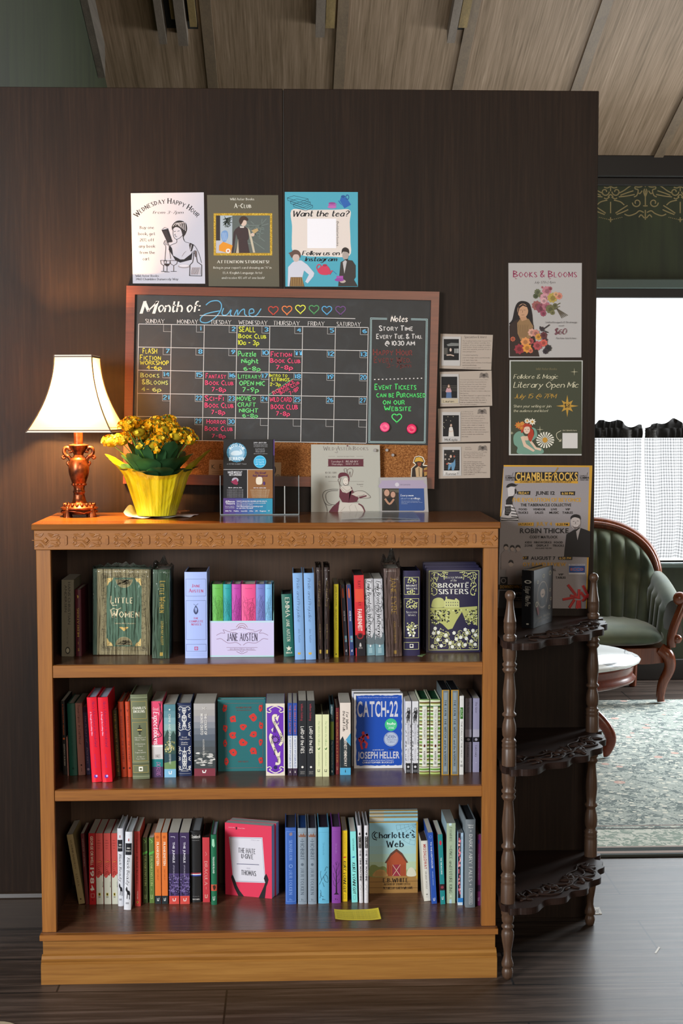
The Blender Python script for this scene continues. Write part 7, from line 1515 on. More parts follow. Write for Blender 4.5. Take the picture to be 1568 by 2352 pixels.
for a, b, c, d_, lb in ((980, 1062, 980, 1062, 'left of two matching black paperbacks with white hand lettering'), (1068, 1145, 1071, 1150, 'right of two matching black paperbacks with white hand lettering')):
    book(ZB2, a, b, 1018, c, d_, 260, '1d2026', lb, [('t', 'William Golding', .34, .04, .58, .26, '9c2c3a', 'm', 'd'), ('t', 'LoRD of the FliES', .32, .34, .70, .69, 'dedad4', 'M', 'd'), ('d', .5, .875, .14, 'dedad4'), ('t', 'PENGUIN', .25, .93, .78, .938, 'b9b5b0', 'b'), ('t', 'GREAT', .25, .945, .78, .953, 'b9b5b0', 'b'), ('t', 'BOOKS', .25, .96, .78, .968, 'b9b5b0', 'b')])
for a, b, c, d_, lb in ((1152, 1218, 1156, 1222, 'left of two low cream-yellow paperbacks with green script'), (1223, 1287, 1228, 1294, 'right of two low cream-yellow paperbacks with green script')):
    book(ZB2, a, b, 1020, c, d_, 397, 'd9dcae', lb, [('t', 'The Wind in the Willows', .4, .1, .68, .5, '86a06a', 'i', 'd'), ('b', [(.3, .54), (.5, .55), (.6, .53), (.7, .54), (.5, .57)], '3c6a2c'), ('t', 'Kenneth Grahame', .44, .61, .62, .83, '86a06a', 'i', 'd'), ('l', [[(.35, .88), (.35, .92), (.6, .92), (.62, .88)]], .08, '26281c')], pg='3a342a')
book(ZB2, 1297, 1338, 1003, 1293, 1348, 297, '1f3a42', 'thin dark teal hardback tilting beside the deep red spine', [('t', 'HEMINGWAY', .3, .02, .6, .2, 'b9c0ba', 'b', 'd'), ('r', .1, .24, .9, .5, '6a7a34'), ('t', 'Big Two-Hearted River', .4, .52, .62, .9, 'b9b8a8', 'i', 'd'), ('r', .35, .93, .6, .96, 'b9c0ba')], hard=True, pg='2a2c30', lean=0)
book(ZB2, 1350, 1389, 995, 1356, 1402, 330, '6a1c22', 'slim deep red hardback with tall gold capitals, left of the cream spine', [('t', 'THE SCARLET LETTER', .3, .06, .66, .82, 'a8803c', 's', 'd'), ('t', 'U', .35, .88, .65, .93, 'b09a6a', 'b')], hard=True, lean=0)
book(ZB2, 1397, 1503, 1003, 1408, 1508, 280, 'dccfc4', 'cream, black and blue jagged-pattern paperback left of the face-out blue cover', [('p', [(0, .9), (0, .52), (.25, .46), (.4, .52), (.6, .53), (1, .6), (1, .9)], '1c2a30'), ('p', [(.5, .52), (1, .42), (1, .6), (.85, .57)], '4a9ac0'), ('r', 0, .9, 1, 1, '4fa4cc'), ('t', 'For Whom', .56, .13, .8, .36, '2a2420', 'I', 'd'), ('t', 'the Bell Tolls', .26, .11, .48, .39, '2a2420', 'I', 'd'), ('t', 'ERNEST HEMINGWAY', .38, .52, .64, .88, 'dcd2c8', 'B', 'd'), ('b', [(.46, .96), (.5, .92), (.54, .96)], '1c2a30')])
def catch(s, asp):
    X = lambda x: (x-143)/497; Yy = lambda y: (y-190)/747; rnd = random.Random(5); Wt = 'd5d5d8'; s.rect(0, 0, 1, 1, Wt)
    P = [(X(160+4*rnd.random()+466*i/24), Yy(204+7*rnd.random())) for i in range(25)]+[(X(628+7*rnd.random()), Yy(210+700*i/24)) for i in range(25)]+[(X(625-455*i/24), Yy(906+8*rnd.random())) for i in range(25)]+[(X(160+9*rnd.random()), Yy(905-700*i/24)) for i in range(25)]; s.poly(P, '0f45a4')
    s.text('"Catch-22 is the only war novel I have ever read that makes any sense."', X(185), Yy(222), X(590), Yy(234), 'b9c4e0', 'i'); s.text('Harper Lee', X(360), Yy(244), X(425), Yy(252), '6a7ab0', 'b')
    s.text('CATCH-22', X(175), Yy(270), X(592), Yy(418), 'c4c3cc', 'B')
    s.disc(X(520), Yy(502), 63/497, '38b478', 63/747, 32); s.text('hulu', X(480), Yy(478), X(566), Yy(502), 'e0ece4', 'B'); s.text('ORIGINAL SERIES', X(480), Yy(512), X(566), Yy(518), 'c9ecd8', 'b'); s.text('NOW STREAMING', X(495), Yy(526), X(552), Yy(543), 'c9ecd8', 'B')
    s.disc(X(521), Yy(646), 74/497, 'a9b4c8', 72/747, 32); s.ring(X(521), Yy(646), 70/497, .008, '4a5f96', 68/747); s.text('50th', X(476), Yy(605), X(566), Yy(638), '3c4f86', 's'); s.text('Anniversary', X(474), Yy(646), X(582), Yy(658), '3c4f86', 'i'); s.text('Edition', X(490), Yy(668), X(560), Yy(680), '3c4f86', 'i'); s.text('Heller', X(490), Yy(742), X(555), Yy(756), '2a2c40', 'i')
    # plain red dancing figure
    s.lines([[(X(238), Yy(600)), (X(236), Yy(655)), (X(212), Yy(690)), (X(228), Yy(745))], [(X(238), Yy(655)), (X(275), Yy(690)), (X(262), Yy(735))], [(X(236), Yy(615)), (X(195), Yy(640)), (X(208), Yy(672))], [(X(240), Yy(612)), (X(275), Yy(600)), (X(290), Yy(640))]], .045, 'b8323c', False); s.disc(X(236), Yy(582), .03, 'b8323c', .022)
    s.text('A NOVEL BY', X(332), Yy(748), X(450), Yy(758), Wt, 'B'); s.text('JOSEPH HELLER', X(180), Yy(772), X(608), Yy(838), 'c4c3cc', 'B'); s.text('WITH A NEW INTRODUCTION BY', X(232), Yy(853), X(550), Yy(864), 'b9c4e0', 'B'); s.text('CHRISTOPHER BUCKLEY', X(228), Yy(872), X(552), Yy(886), Wt, 'B')
book(ZB3, 143, 628, 937, 141, 622, 188, 'c9c9cc', 'front copy of blue face-out paperback with huge white title', [('fn', catch)], face=True, d=.024, pg='b0b2b4', lean=0)
P = onZ(*ZB3(143, 937), zs2); yy = P.y+.0255; a = onY(*ZB3(122, 937), yy); b = onY(*ZB3(604, 937), yy); tz = onY(*ZB3(360, 160), yy).z
t = thing('book', (a.x, yy, zs2+.0002), 'rear copy of blue face-out paperback, only its upper edge showing', 'book', 'books on the middle shelf'); w_ = b.x-a.x; h_ = tz-zs2; mb = MB(); mb.prism([(0, 0), (w_, 0), (w_, .0007), (.0007, .0007), (.0007, .0233), (w_, .0233), (w_, .024), (0, .024)], 0, h_, lambda p, q, r: V((p, q, r)), ink('c9c9cc')); s = Sheet(mb, lambda x, y: V((x*w_, 0, h_*(1-y))), (0, -1, 0)); s.rect(.03, .02, .97, .97, '0f45a4'); mb.build('cover', t, local=True); mb = MB(); mb.box((.0008, .0008, .0003), (w_-.0003, .0232, h_-.0003), pages_mat('b0b2b4')); mb.build('pages', t, local=True)
def bnw(s, asp):
    rnd = random.Random(17); s.lines([[(rnd.uniform(.1, .9), rnd.uniform(.08, .3)), (rnd.uniform(.1, .9), rnd.uniform(.08, .3)), (rnd.uniform(.1, .9), rnd.uniform(.08, .3))] for _ in range(16)], .06, '26262a', True); s.disc(.5, .1, .2, '8a8a8e', .2*asp); s.rect(.3, .13, .7, .17, '26262a'); s.dots([(rnd.choice((.1, .16, .88, .93)), rnd.uniform(.3, .9)) for _ in range(50)], .06, '4a4a4e', ry=.008)
    s.rect(.22, .3, .86, .6, 'c4c4cc'); s.text('Brave New World', .4, .31, .68, .59, '77777f', 'i', 'd'); s.rect(.22, .64, .86, .84, 'cfcfd6'); s.text('Aldous Huxley', .42, .65, .66, .83, '77777f', 'i', 'd'); s.rect(.1, .86, .95, 1, '1d1d20'); s.disc(.52, .91, .2, 'c9c9cc', .2*asp); s.rect(.2, .95, .85, .985, '5a5a5e')
for a, b, c, d_, lb in ((655, 712, 640, 702, 'left of two white paperbacks with black engraved machinery'), (722, 784, 708, 768, 'right of two white paperbacks with black engraved machinery, by green stripes')):
    book(ZB3, a, b, 985, c, d_, 265, 'd3d3d8', lb, [('fn', bnw)], lean=0)
def stripes(s, asp):
    cs = ['5f8a3a', 'd9dcc0', '6a5430', 'a9bd6a', 'e3e4d0', '3c6a34', '8a7a4a', 'cfe0a8', '5a4628', 'e6e6d6', '7aa04a']; i = 0; y = 0.; rnd = random.Random(3)
    while y < 1: h_ = rnd.choice((.012, .016, .022)); s.rect(0, y, 1, min(1, y+h_), cs[i % 11], nx=4); y += h_; i += 1
for a, b, c, d_, lb in ((795, 893, 773, 880, 'left of two green and brown striped hardbacks'), (904, 1002, 888, 987, 'right of two green and brown striped hardbacks')):
    book(ZB3, a, b, 990, c, d_, 245, 'd3d8bc', lb, [('fn', stripes), ('r', .28, .09, .74, .9, 'd9dacf'), ('t', 'TO KILL A MOCKINGBIRD', .42, .13, .6, .53, '5a544a', 'b', 'd'), ('d', .51, .62, .1, .16, '5a2420'), ('t', 'HARPER LEE', .42, .69, .6, .87, '3a342c', 'B', 'd')], hard=True, pg='16482c', lean=-.012)
for a, b, c, d_, lb in ((1018, 1092, 1001, 1084, 'left of two tall grey and gold spines, the tallest on the middle shelf'), (1110, 1186, 1098, 1184, 'right of two tall grey and gold spines, beside the thin white one')):
    book(ZB3, a, b, 1002, c, d_, 152, '6a7478', lb, [('r', 0, 0, .17, 1, 'c08a18'), ('f', 0, 0, 1, 1, .08, 'b5871e'), ('r', .28, .03, .72, .96, '84929a'), ('t', 'THE LION', .36, .12, .62, .3, '26323a', 'S', 'd'), ('t', 'THE WITCH', .36, .34, .62, .56, '26323a', 'S', 'd'), ('t', 'and the WARDROBE', .36, .59, .62, .9, '26323a', 'S', 'd')], pg='17171c', lean=-.01)
book(ZB3, 1195, 1237, 1000, 1193, 1240, 212, 'd5d5d2', 'thin white paperback with green panel and grey letters', [('r', .15, .145, .85, .29, '2f6a26'), ('t', 'JACK', .3, .16, .7, .27, 'b9d0a8', 'b', 'd'), ('t', 'THE CALL OF THE WILD', .32, .32, .68, .78, '5a5a58', 'b', 'd'), ('t', 'W', .3, .82, .7, .85, '5a5a58', 'b'), ('l', [[(.3, .05), (.7, .05)]], .02, '7a7a78'), ('r', .2, .87, .8, .9, '9a9a98')], lean=0)
for a, b, c, d_, cl_, lb in ((1252, 1315, 1247, 1305, '8f8894', 'left of two lavender-grey paperbacks with black seal, duller one'), (1330, 1393, 1327, 1394, '9f9ab6', 'right of two lavender-grey paperbacks with black seal, last on the middle shelf')):
    book(ZB3, a, b, 975, c, d_, 235, cl_, lb, [('t', 'The Giver', .36, .05, .64, .2, '3a3640', 's', 'd'), ('r', 0, .42, 1, .53, 'b5b0c0'), ('r', 0, .525, 1, .59, '18161a'), ('d', .5, .557, .22, 'a9a4b0'), ('t', 'Lois Lowry', .36, .64, .64, .79, '3a3640', 's', 'd'), ('d', .5, .87, .06, 'd0ccd8')], lean=0)
# ---------------- bottom shelf
book(ZC1, 205, 262, 993, 89, 151, 345, '98855c', 'tan paperback leaning steeply left at the left end of the bottom shelf', [('t', 'VLADIMIR NABOKOV', .36, .08, .62, .5, '4a3a24', 's', 'd'), ('t', 'LOLITA', .36, .57, .62, .74, '4a3a24', 's', 'd'), ('d', .45, .93, .12, '2a2218')])
book(ZC1, 268, 298, 996, 219, 255, 340, '5a1a1e', 'thin dark maroon paperback leaning left between tan and bright red spines', [('t', 'GEORGE ORWELL', .3, .07, .66, .47, '8a6a64', 'B', 'd'), ('t', 'ANIMAL FARM', .3, .55, .66, .85, '6a3034', 'b', 'd')], d=.11)
book(ZC1, 303, 363, 997, 293, 354, 338, 'b3191f', 'bright red paperback with pale block date lettering down the spine', [('t', 'GEORGE ORWELL', .28, .04, .68, .45, 'e0d0b8', 'B', 'd'), ('t', '1984', .2, .48, .76, .81, 'e0d8cc', 'B', 'd'), ('f', .25, .845, .8, .9, .06, 'd09088'), ('d', .5, .935, .12, '7a1218')], lean=0)
def rye(s, asp):
    rnd = random.Random(8); s.poly([(0, .6), (.2, .63), (.45, .62), (.7, .585), (1, .57), (1, 1), (0, 1)], 'e2e4d2'); s.lines([[(.1+.8*min(1, max(0, .5+.4*math.sin(j*.9+k))), .38+.04*k+.03*j*.4) for j in range(6)] for k in range(5)], .045, '8a2420', True); s.lines([[(.15+.1*j, .56+.03*math.sin(j*1.1+k)) for j in range(8)] for k in range(3)], .04, 'a83028', True)
    s.line([(.95, .74), (.9, .76), (.92, .68)], .04, '3a5a34', True); s.rect(.28, .84, .6, .88, 'c9b42a'); s.blob([(.36, .85), (.5, .845), (.52, .87), (.4, .875)], '1a1a16'); s.rect(.28, .885, .6, .91, 'a9aa9a')
    for i, t in enumerate(('the', 'catcher', 'in the', 'rye')): s.text(t, .3 if i != 1 else .2, .095+.035*i, .62 if i != 1 else .75, .107+.035*i, '4a1614', 's')
    s.text('J.D.', .4, .36, .6, .368, 'd8a050', 'b'); s.text('SALINGER', .2, .395, .78, .405, 'e0a83c', 'B')
for a, b, c, d_, lb in ((369, 433, 360, 430, 'left of three matching coral over cream paperbacks'), (442, 504, 434, 502, 'middle of three matching coral over cream paperbacks'), (512, 566, 508, 565, 'right of three matching coral over cream paperbacks, touching the white pair')):
    book(ZC1, a, b, 993, c, d_, 338, 'd8554e', lb, [('fn', rye)], lean=0)
def beauty(s, asp):
    K = '14151c'; s.lines([[(.1, .03), (.9, .03)], [(.1, .05), (.9, .05)], [(.1, .945), (.9, .945)], [(.1, .965), (.9, .965)]], .008, '77777c'); s.rect(.45, .085, .58, .12, '9c2c28'); s.rect(.06, .145, .94, .295, K); s.text('ANNA', .25, .2, .76, .217, WH, 'S'); s.text('SEWELL', .16, .235, .86, .252, WH, 'S')
    s.text('Black Beauty', .3, .33, .72, .68, K, 'i', 'd'); s.poly([(.2, .73), (.34, .70), (.42, .71), (.5, .745), (.78, .76), (.86, .8), (.8, .82), (.82, .865), (.72, .865), (.7, .81), (.52, .8), (.46, .86), (.36, .855), (.42, .78), (.32, .76), (.24, .755)], K); s.rect(.25, .9, .7, .925, '9a9aa0')
book(ZC1, 568, 618, 1010, 569, 628, 292, 'd8d9df', 'rear of two white hardbacks with prancing black horse', [('fn', beauty)], hard=True, pg='a9b0b4', d=.135, lean=0)
book(ZC1, 621, 686, 1045, 634, 708, 322, 'dadbe1', 'front of two white hardbacks with prancing black horse, pulled toward the shelf edge', [('fn', beauty)], hard=True, pg='b4babc', d=.15, lean=.03)
book(ZC1, 724, 775, 1012, 726, 776, 320, 'bd3f3a', 'red paperback with dark title, right of the white horse pair', [('t', 'Anna Sewell', .3, .1, .62, .28, '6a1c1c', 'i', 'd'), ('t', 'BLACK BEAUTY', .3, .34, .62, .7, '5a1a1a', 's', 'd'), ('t', 'PENGUIN', .38, .8, .58, .9, 'dab8a8', 's', 'd'), ('d', .46, .945, .2, 'c9a03c'), ('d', .46, .945, .1, '1a1512')], pg='c4c2b8', lean=0)
for a, b, c, d_, cl_, lb in ((800, 842, 795, 838, '43502a', 'darker of two slim green paperbacks with ribbed title, left one'), (858, 903, 852, 896, '587438', 'lighter of two slim green paperbacks with bright band, right one')):
    book(ZC1, a, b, 983, c, d_, 378, cl_, lb, [('p', [(0, .23), (1, .2), (1, .235), (0, .265)], '58a848'), ('t', 'FRANKENSTEIN', .28, .29, .7, .73, 'a8b070', 's', 'd'), ('l', [[(.45, .78), (.45, .81)]], .06, 'a8b070'), ('l', [[(.3, .87), (.3, .93), (.62, .93), (.66, .87)]], .09, 'b0b880'), ('l', [[(.2, .02), (.7, .06), (.4, .08)]], .1, '8ac06a', True)], lean=0)
for a, b, c, d_, lb in ((910, 966, 903, 962, 'left of two matching orange paperbacks with dark foot'), (973, 1027, 966, 1020, 'right of two matching orange paperbacks with dark foot')):
    book(ZC1, a, b, 990, c, d_, 333, 'd97230', lb, [('r', 0, .885, 1, 1, '1f2a2e'), ('t', 'FRANKENSTEIN', .3, .13, .7, .46, 'f0d8c0', 'B', 'd'), ('t', 'MARY SHELLEY', .4, .51, .6, .67, '8a4418', 'b', 'd'), ('d', .48, .06, .24, 'b85a24'), ('l', [[(.36, .92), (.38, .955), (.58, .955), (.64, .915)]], .09, 'dcdcda')], lean=0)
def jungle(s, asp):
    rnd = random.Random(4); s.rect(0, 0, 1, .3, '3a2a52', nx=2); s.rect(0, .57, 1, .885, '4a3a6c', nx=2); s.dots([(rnd.random(), rnd.uniform(.6, .88)) for _ in range(80)], .06, '231c38', 6, ry=.012); s.dots([(rnd.random(), rnd.uniform(.62, .84)) for _ in range(60)], .05, '7f70a4', 6, ry=.008); s.rect(0, .885, 1, 1, 'cf4a42', nx=2)
for a, b, c, d_, lb in ((1040, 1131, 1031, 1122, 'left of two matching dark purple paperbacks with coral foot'), (1140, 1228, 1129, 1220, 'right of two matching dark purple paperbacks with coral foot, by the black spine')):
    book(ZC1, a, b, 992, c, d_, 333, '241d36', lb, [('fn', jungle), ('t', 'THE JUNGLE', .4, .13, .6, .42, 'dcd8e2', 'B', 'd'), ('t', 'UPTON SINCLAIR', .42, .45, .56, .62, 'b0a8c0', 'b', 'd'), ('l', [[(.2, .055), (.6, .055)], [(.6, .055), (.6, .075)]], .05, 'c9c4d4'), ('l', [[(.38, .92), (.4, .955), (.6, .955), (.66, .915)]], .07, 'e6e0de')], lean=0)
book(ZC1, 1240, 1335, 975, 1237, 1332, 315, '19191b', 'black hardback crossed by a red, white and blue ribbon', [('t', 'Steinbeck', .06, .055, .94, .1, 'dcdad6', 'I'), ('t', 'NOVELS 1942-1952', .15, .125, .85, .135, '9a9a9a', 'b'), ('r', 0, .585, 1, .6, 'b03a44'), ('r', 0, .6, 1, .615, 'd0d4dc'), ('r', 0, .615, 1, .63, '3048a8'), ('t', '*  *  *  *', .2, .91, .8, .925, 'd0ccc8', 'b'), ('t', 'LIBRARY OF AMERICA', .15, .945, .85, .965, 'd0ccc8', 'B')], hard=True, pg='7d8084', lean=0)
book(ZC1, 1350, 1415, 975, 1345, 1418, 377, 'c23a42', 'short worn red paperback with tall pale serif title, beside the black ribboned spine', [('t', 'DRACULA', .28, .37, .68, .73, 'dca09a', 's', 'd'), ('l', [[(.48, .76), (.48, .8)]], .04, 'dca09a'), ('l', [[(.35, .88), (.35, .93), (.6, .93), (.64, .88)]], .08, 'dcc0a8'), ('l', [[(.4, .22), (.6, .26), (.4, .28)]], .04, 'dca09a')], pg='30201c', lean=0)
book(ZC1, 1427, 1480, 997, 1421, 1480, 350, '1b6848', 'green spine with maroon speckled boards, left of the pink face-out cover', [('p', [(.25, .06), (.6, .06), (.7, .16), (.5, .18), (.2, .15)], '9ad0b0'), ('t', 'TREASURE ISLAND', .34, .31, .62, .55, 'cfe0d4', 'B', 'd'), ('r', 0, .71, 1, .8, 'c4563c'), ('b', [(.3, .73), (.7, .72), (.8, .76), (.5, .79)], '3a2a20'), ('l', [[(.34, .88), (.36, .93), (.6, .93), (.66, .875)]], .09, 'dce6e0')], hard=True, board='4a1a20', pg='9aa0b4', lean=0)
def hate(s, asp):
    X = lambda x: (x-65)/432; Yy = lambda y, x=0: (y-255)/665; K = '1a1518'
    s.rect(0, 0, 1, 1, 'd83654'); s.poly([(X(102), .195), (X(412), .165), (X(440), .79), (X(140), .815)], 'd6d3dc'); s.line([(X(108), .205), (X(406), .177), (X(432), .78), (X(146), .803), (X(108), .205)], .006, '8a86a0')
    s.text('BALZER + BRAY', .08, .055, .22, .067, 'e8b8c4', 'b'); s.text('HarperCollins', .28, .055, .43, .067, 'e8b8c4', 'b'); s.rect(.235, .048, .26, .085, K)
    s.text('THE HATE', .29, .335, .65, .4, '22202a', 'S'); s.text('U GIVE', .355, .415, .605, .475, '22202a', 'S'); s.line([(.25, .56), (.73, .545)], .008, '4a4a6a'); s.text('ANGIE', .46, .6, .54, .615, 'a09cac', 'b'); s.text('THOMAS', .35, .64, .66, .705, '22202a', 'S'); s.text('DEBUT 2017', .56, .205, .74, .215, '9a96a8', 'b')
    for P in ([(.15, .80), (.13, .75), (.15, .71), (.18, .74), (.22, .80), (.25, .86), (.31, .93), (.40, 1.0), (.28, 1.0), (.2, .9)], [(.86, .78), (.83, .73), (.85, .69), (.88, .66), (.91, .7), (.93, .74), (.91, .79), (.88, .84), (.85, 1.0), (.72, 1.0), (.79, .9), (.83, .84)]): s.poly(P, K)
a_, b_ = onZ(*ZC2(70, 902), zs3), onZ(*ZC2(500, 943), zs3); an = math.atan2(b_.y-a_.y, b_.x-a_.x); hh = onP(*ZC2(495, 273), b_, (0, 1, 0)).z-zs3; wd = (b_-a_).length
for k, lb in ((1, 'rear copy of the pink protest-sign paperback, set a little to the right'), (0, 'front pink paperback facing out with hands raising a white sign')):
    o_ = V((-math.sin(an), math.cos(an), 0))*(.0275*k)+V((math.cos(an), math.sin(an), 0))*(.004*k)
    t = thing('book', a_+o_+V((0, 0, .0002)), lb, 'book', 'books on the bottom shelf', (0, 0, an)); D2 = .026; mb = MB()
    mb.prism([(0, 0), (wd, 0), (wd, .0007), (.0007, .0007), (.0007, D2-.0007), (wd, D2-.0007), (wd, D2), (0, D2)], 0, hh, lambda p, q, r: V((p, q, r)), ink('d83654', .4)); s = Sheet(mb, lambda x, y: V((x*wd, 0, hh*(1-y))), (0, -1, 0))
    if k == 0: hate(s, 1)
    mb.build('cover', t, local=True); mb = MB(); mb.box((.0008, .0008, .0003), (wd-.0003, D2-.0008, hh-.0003), pages_mat('b4bfc0')); mb.build('pages', t, local=True)
def tolk(tt, c_): return [('f', .08, .05, .92, .965, .025, c_), ('t', tt, .36, .16, .64, .42, c_, 's', 'd'), ('d', .5, .5, .17, c_), ('d', .5, .5, .12, '%s' % ('3a64b4' if tt[0] == 'S' else '8d9ba8')), ('t', 'J R R TOLKIEN', .34, .55, .62, .87, c_, 's', 'd'), ('t', 'h', .42, .925, .58, .95, c_, 's')]
book(ZC2, 625, 725, 992, 626, 725, 285, '3a64b4', 'royal blue cloth-look hardback, first of the fantasy spines right of pink cover', tolk('SILMARILLION', '7fa0dc')+[('b', [(.4, .07), (.6, .06), (.66, .09), (.5, .105), (.36, .09)], '8a7a86')], hard=True, pg='3c3a44', lean=0)
for a, b, c, d_, pg_, lb in ((740, 822, 737, 816, '1c3f78', 'left of two grey-blue hardbacks with brown crown, blue page tops'), (833, 912, 832, 911, '3a3640', 'right of two grey-blue hardbacks with brown crown, dark page tops')):
    book(ZC2, a, b, 992, c, d_, 290, '8d9ba8', lb, [('f', .08, .05, .92, .965, .025, '5f6c7a'), ('p', [(.04, .08), (.2, .1), (.35, .065), (.5, .09), (.65, .06), (.8, .1), (.98, .075), (.9, .115), (.1, .115)], '8a6250'), ('t', 'THE', .4, .135, .6, .155, '4a5866', 's'), ('t', 'HOBBIT', .3, .17, .7, .42, '4a5866', 's', 'd'), ('d', .5, .475, .16, '5f6c7a'), ('t', 'J R R TOLKIEN', .32, .52, .66, .87, '4a5866', 's', 'd'), ('t', 'h', .42, .925, .58, .95, '4a5866', 's')], hard=True, pg=pg_, lean=0)
book(ZC2, 928, 1027, 985, 923, 1025, 283, '66b4d4', 'sky blue hardback with black bare branches on spine', [('f', .08, .06, .92, .97, .012, '3c7c9c'), ('t', 'Sherlock', .42, .2, .58, .36, '4f94b4', 's', 'd'), twig([[(.1, .75), (.3, .69), (.5, .64), (.8, .58)], [(.3, .69), (.2, .62), (.25, .57)], [(.5, .64), (.6, .70), (.9, .72), (.85, .65), (.65, .62)], [(.6, .57), (.75, .52), (.9, .53)], [(.2, .86), (.3, .9), (.5, .91)], [(.15, .93), (.25, .86), (.2, .82)], [(.4, .72), (.55, .78)]], .035, '16283a'), ('t', 'h', .42, .935, .6, .955, '16283a', 's')], hard=True, pg='2e2430', lean=0)
book(ZC2, 1053, 1135, 982, 1055, 1134, 278, '84409a', 'violet hardback with bare black tree on spine', [('f', .1, .06, .9, .97, .012, '5a2a6c'), ('t', 'Dracula', .42, .22, .58, .34, 'a070b4', 's', 'd'), ('p', [(.42, .86), (.46, .6), (.5, .48), (.54, .6), (.6, .86), (.8, .885), (.2, .885)], '1f1226'), twig([[(.5, .62), (.3, .55), (.15, .5)], [(.5, .58), (.7, .52), (.82, .47)], [(.5, .66), (.75, .62), (.85, .57)], [(.48, .72), (.25, .66), (.15, .6)], [(.52, .75), (.75, .72), (.85, .68)], [(.47, .78), (.25, .76), (.14, .7)], [(.5, .5), (.4, .46)], [(.5, .5), (.6, .45)]], .035, '1f1226'), ('t', 'h', .4, .935, .6, .955, '1f1226', 's')], hard=True, pg='423848', lean=0)
KV = '1c1810'
book(ZC2, 1148, 1196, 968, 1147, 1199, 313, 'e0bb20', 'yellow paperback with black brush lettering and red asterisk', [('t', 'SLAUGHTERHOUSE-FIVE', .4, .04, .62, .32, '9a6a20', 'b', 'd'), ('t', '*', .2, .355, .8, .395, 'c83028', 'M'), ('t', 'KURT VONNEGUT', .26, .43, .74, .87, KV, 'I', 'd'), ('f', .3, .9, .7, .96, .05, '8a7418')], board='b8302c', lean=0)
book(ZC2, 1237, 1290, 977, 1217, 1277, 320, '86dcda', 'aqua paperback with black brush lettering and blue asterisk', [('t', "CAT'S CRADLE", .4, .1, .62, .27, '22504e', 'B', 'd'), ('t', '*', .25, .34, .75, .38, '1f6aa8', 'M'), ('t', 'KURT VONNEGUT', .26, .44, .74, .88, KV, 'I', 'd'), ('f', .3, .9, .7, .96, .05, '4a9a98')], board='1f8ab8')
for a, b, c, d_, lb in ((1306, 1342, 1283, 1322, 'left of two white hardbacks with black title box, right of the aqua spine'), (1352, 1390, 1340, 1380, 'right of two white hardbacks with black title box, touching the face-out stack')):
    book(ZC2, a, b, 980, c, d_, 265, 'd5d3d8', lb, [('l', [[(.2, .02), (.8, .02)], [(.2, .045), (.8, .045)]], .01, '6a686e'), ('b', [(.4, .09), (.6, .09), (.7, .11), (.5, .125), (.3, .11)], '17161a'), ('r', .16, .14, .86, .29, '17161a'), ('t', 'H. G. WELLS', .36, .15, .66, .28, WH, 'S', 'd'), ('t', 'THE TIME MACHINE', .3, .32, .7, .72, '17161a', 'S', 'd'), ('l', [[(.3, .76), (.6, .79), (.3, .82), (.6, .83)]], .06, '6a686e', True), ('l', [[(.2, .86), (.8, .86)], [(.2, .9), (.8, .9)], [(.2, .95), (.8, .95)]], .02, '8a888e')], hard=True, pg='8f9192', lean=-.022 if a < 1340 else -.012)
def web(s, asp):
    X = lambda x: (x-275)/456; Yy = lambda y: (y-232)/665
    for i, c_ in enumerate(('8fc0d0', '94c4d2', '9ac6cf', '9cc2c4', 'a4c2b4', 'a9bfa0', '9aa87c')): s.rect(0, i*.112, 1, i*.112+.113, c_)
    s.rect(0, .76, 1, 1, '9a7440'); s.lines([[(0, .76), (1, .755)], [(0, .84), (1, .835)], [(0, .92), (1, .93)]], .006, '5a3c1e'); s.rect(.965, 0, 1, .8, 'b08a2c'); s.rect(0, 0, 1, .012, 'b08a2c')
    K = '17242c'; cx, cy = .97, .03
    s.lines([[(cx, cy), (cx-.42*math.cos(a), cy+.30*math.sin(a))] for a in (.05, .3, .6, .9, 1.2, 1.5)]+[[(cx-.42*r*math.cos(a), cy+.30*r*math.sin(a)) for a in (.05, .3, .6, .9, 1.2, 1.5)] for r in (.2, .4, .6, .8, 1)], .003, '5a7c88')
    s.text("Charlotte's", .10, .145, .93, .225, K, 'S'); s.lines([[(.12, .13), (.06, .17), (.08, .23), (.16, .25)], [(.88, .12), (.93, .15)]], .014, K, True); s.text('Web', .36, .265, .70, .35, K, 'S')
    # plain farmyard: hay, barn red and a brown mound on a fence
    s.blob([(.0, .76), (.02, .62), (.12, .60), (.2, .63), (.3, .62), (.36, .66), (.38, .76)], '7d8a52'); s.poly([(.36, .76), (.36, .56), (.44, .46), (.56, .40), (.68, .46), (.76, .56), (.76, .76)], 'a04a2c'); s.poly([(.32, .57), (.44, .44), (.56, .375), (.68, .44), (.80, .57), (.77, .58), (.67, .475), (.56, .415), (.45, .475), (.35, .58)], '5c3a2c'); s.rect(.48, .6, .64, .76, '8c2c3c'); s.lines([[(.48, .6), (.64, .76)], [(.64, .6), (.48, .76)]], .008, 'd0bfa0')
    s.blob([(.08, .76), (.11, .70), (.2, .665), (.3, .675), (.36, .72), (.37, .76)], 'b08a54'); s.lines([[(.12+.03*i, .755), (.15+.025*i, .69)] for i in range(8)], .005, '7a5a30'); s.blob([(.78, .76), (.8, .67), (.87, .64), (.94, .68), (.96, .76)], 'c9c8b4'); s.lines([[(.4+.04*i, .76), (.4+.04*i, .6)] for i in range(3)]+[[(.67+.03*i, .76), (.67+.03*i, .6)] for i in range(3)], .004, '6e2f1c')
    s.text('E.B.WHITE', .29, .79, .80, .845, '26180e', 'S'); s.text('AUTHOR OF STUART LITTLE', .30, .858, .85, .888, '26180e', 'S'); s.text('PICTURES BY GARTH WILLIAMS', .29, .912, .89, .945, '26180e', 'S')
P = onZ(*ZC3(272, 893), zs3); Qx = onY(*ZC3(719, 893), P.y).x; h0 = onY(*ZC3(500, 232), P.y).z-zs3
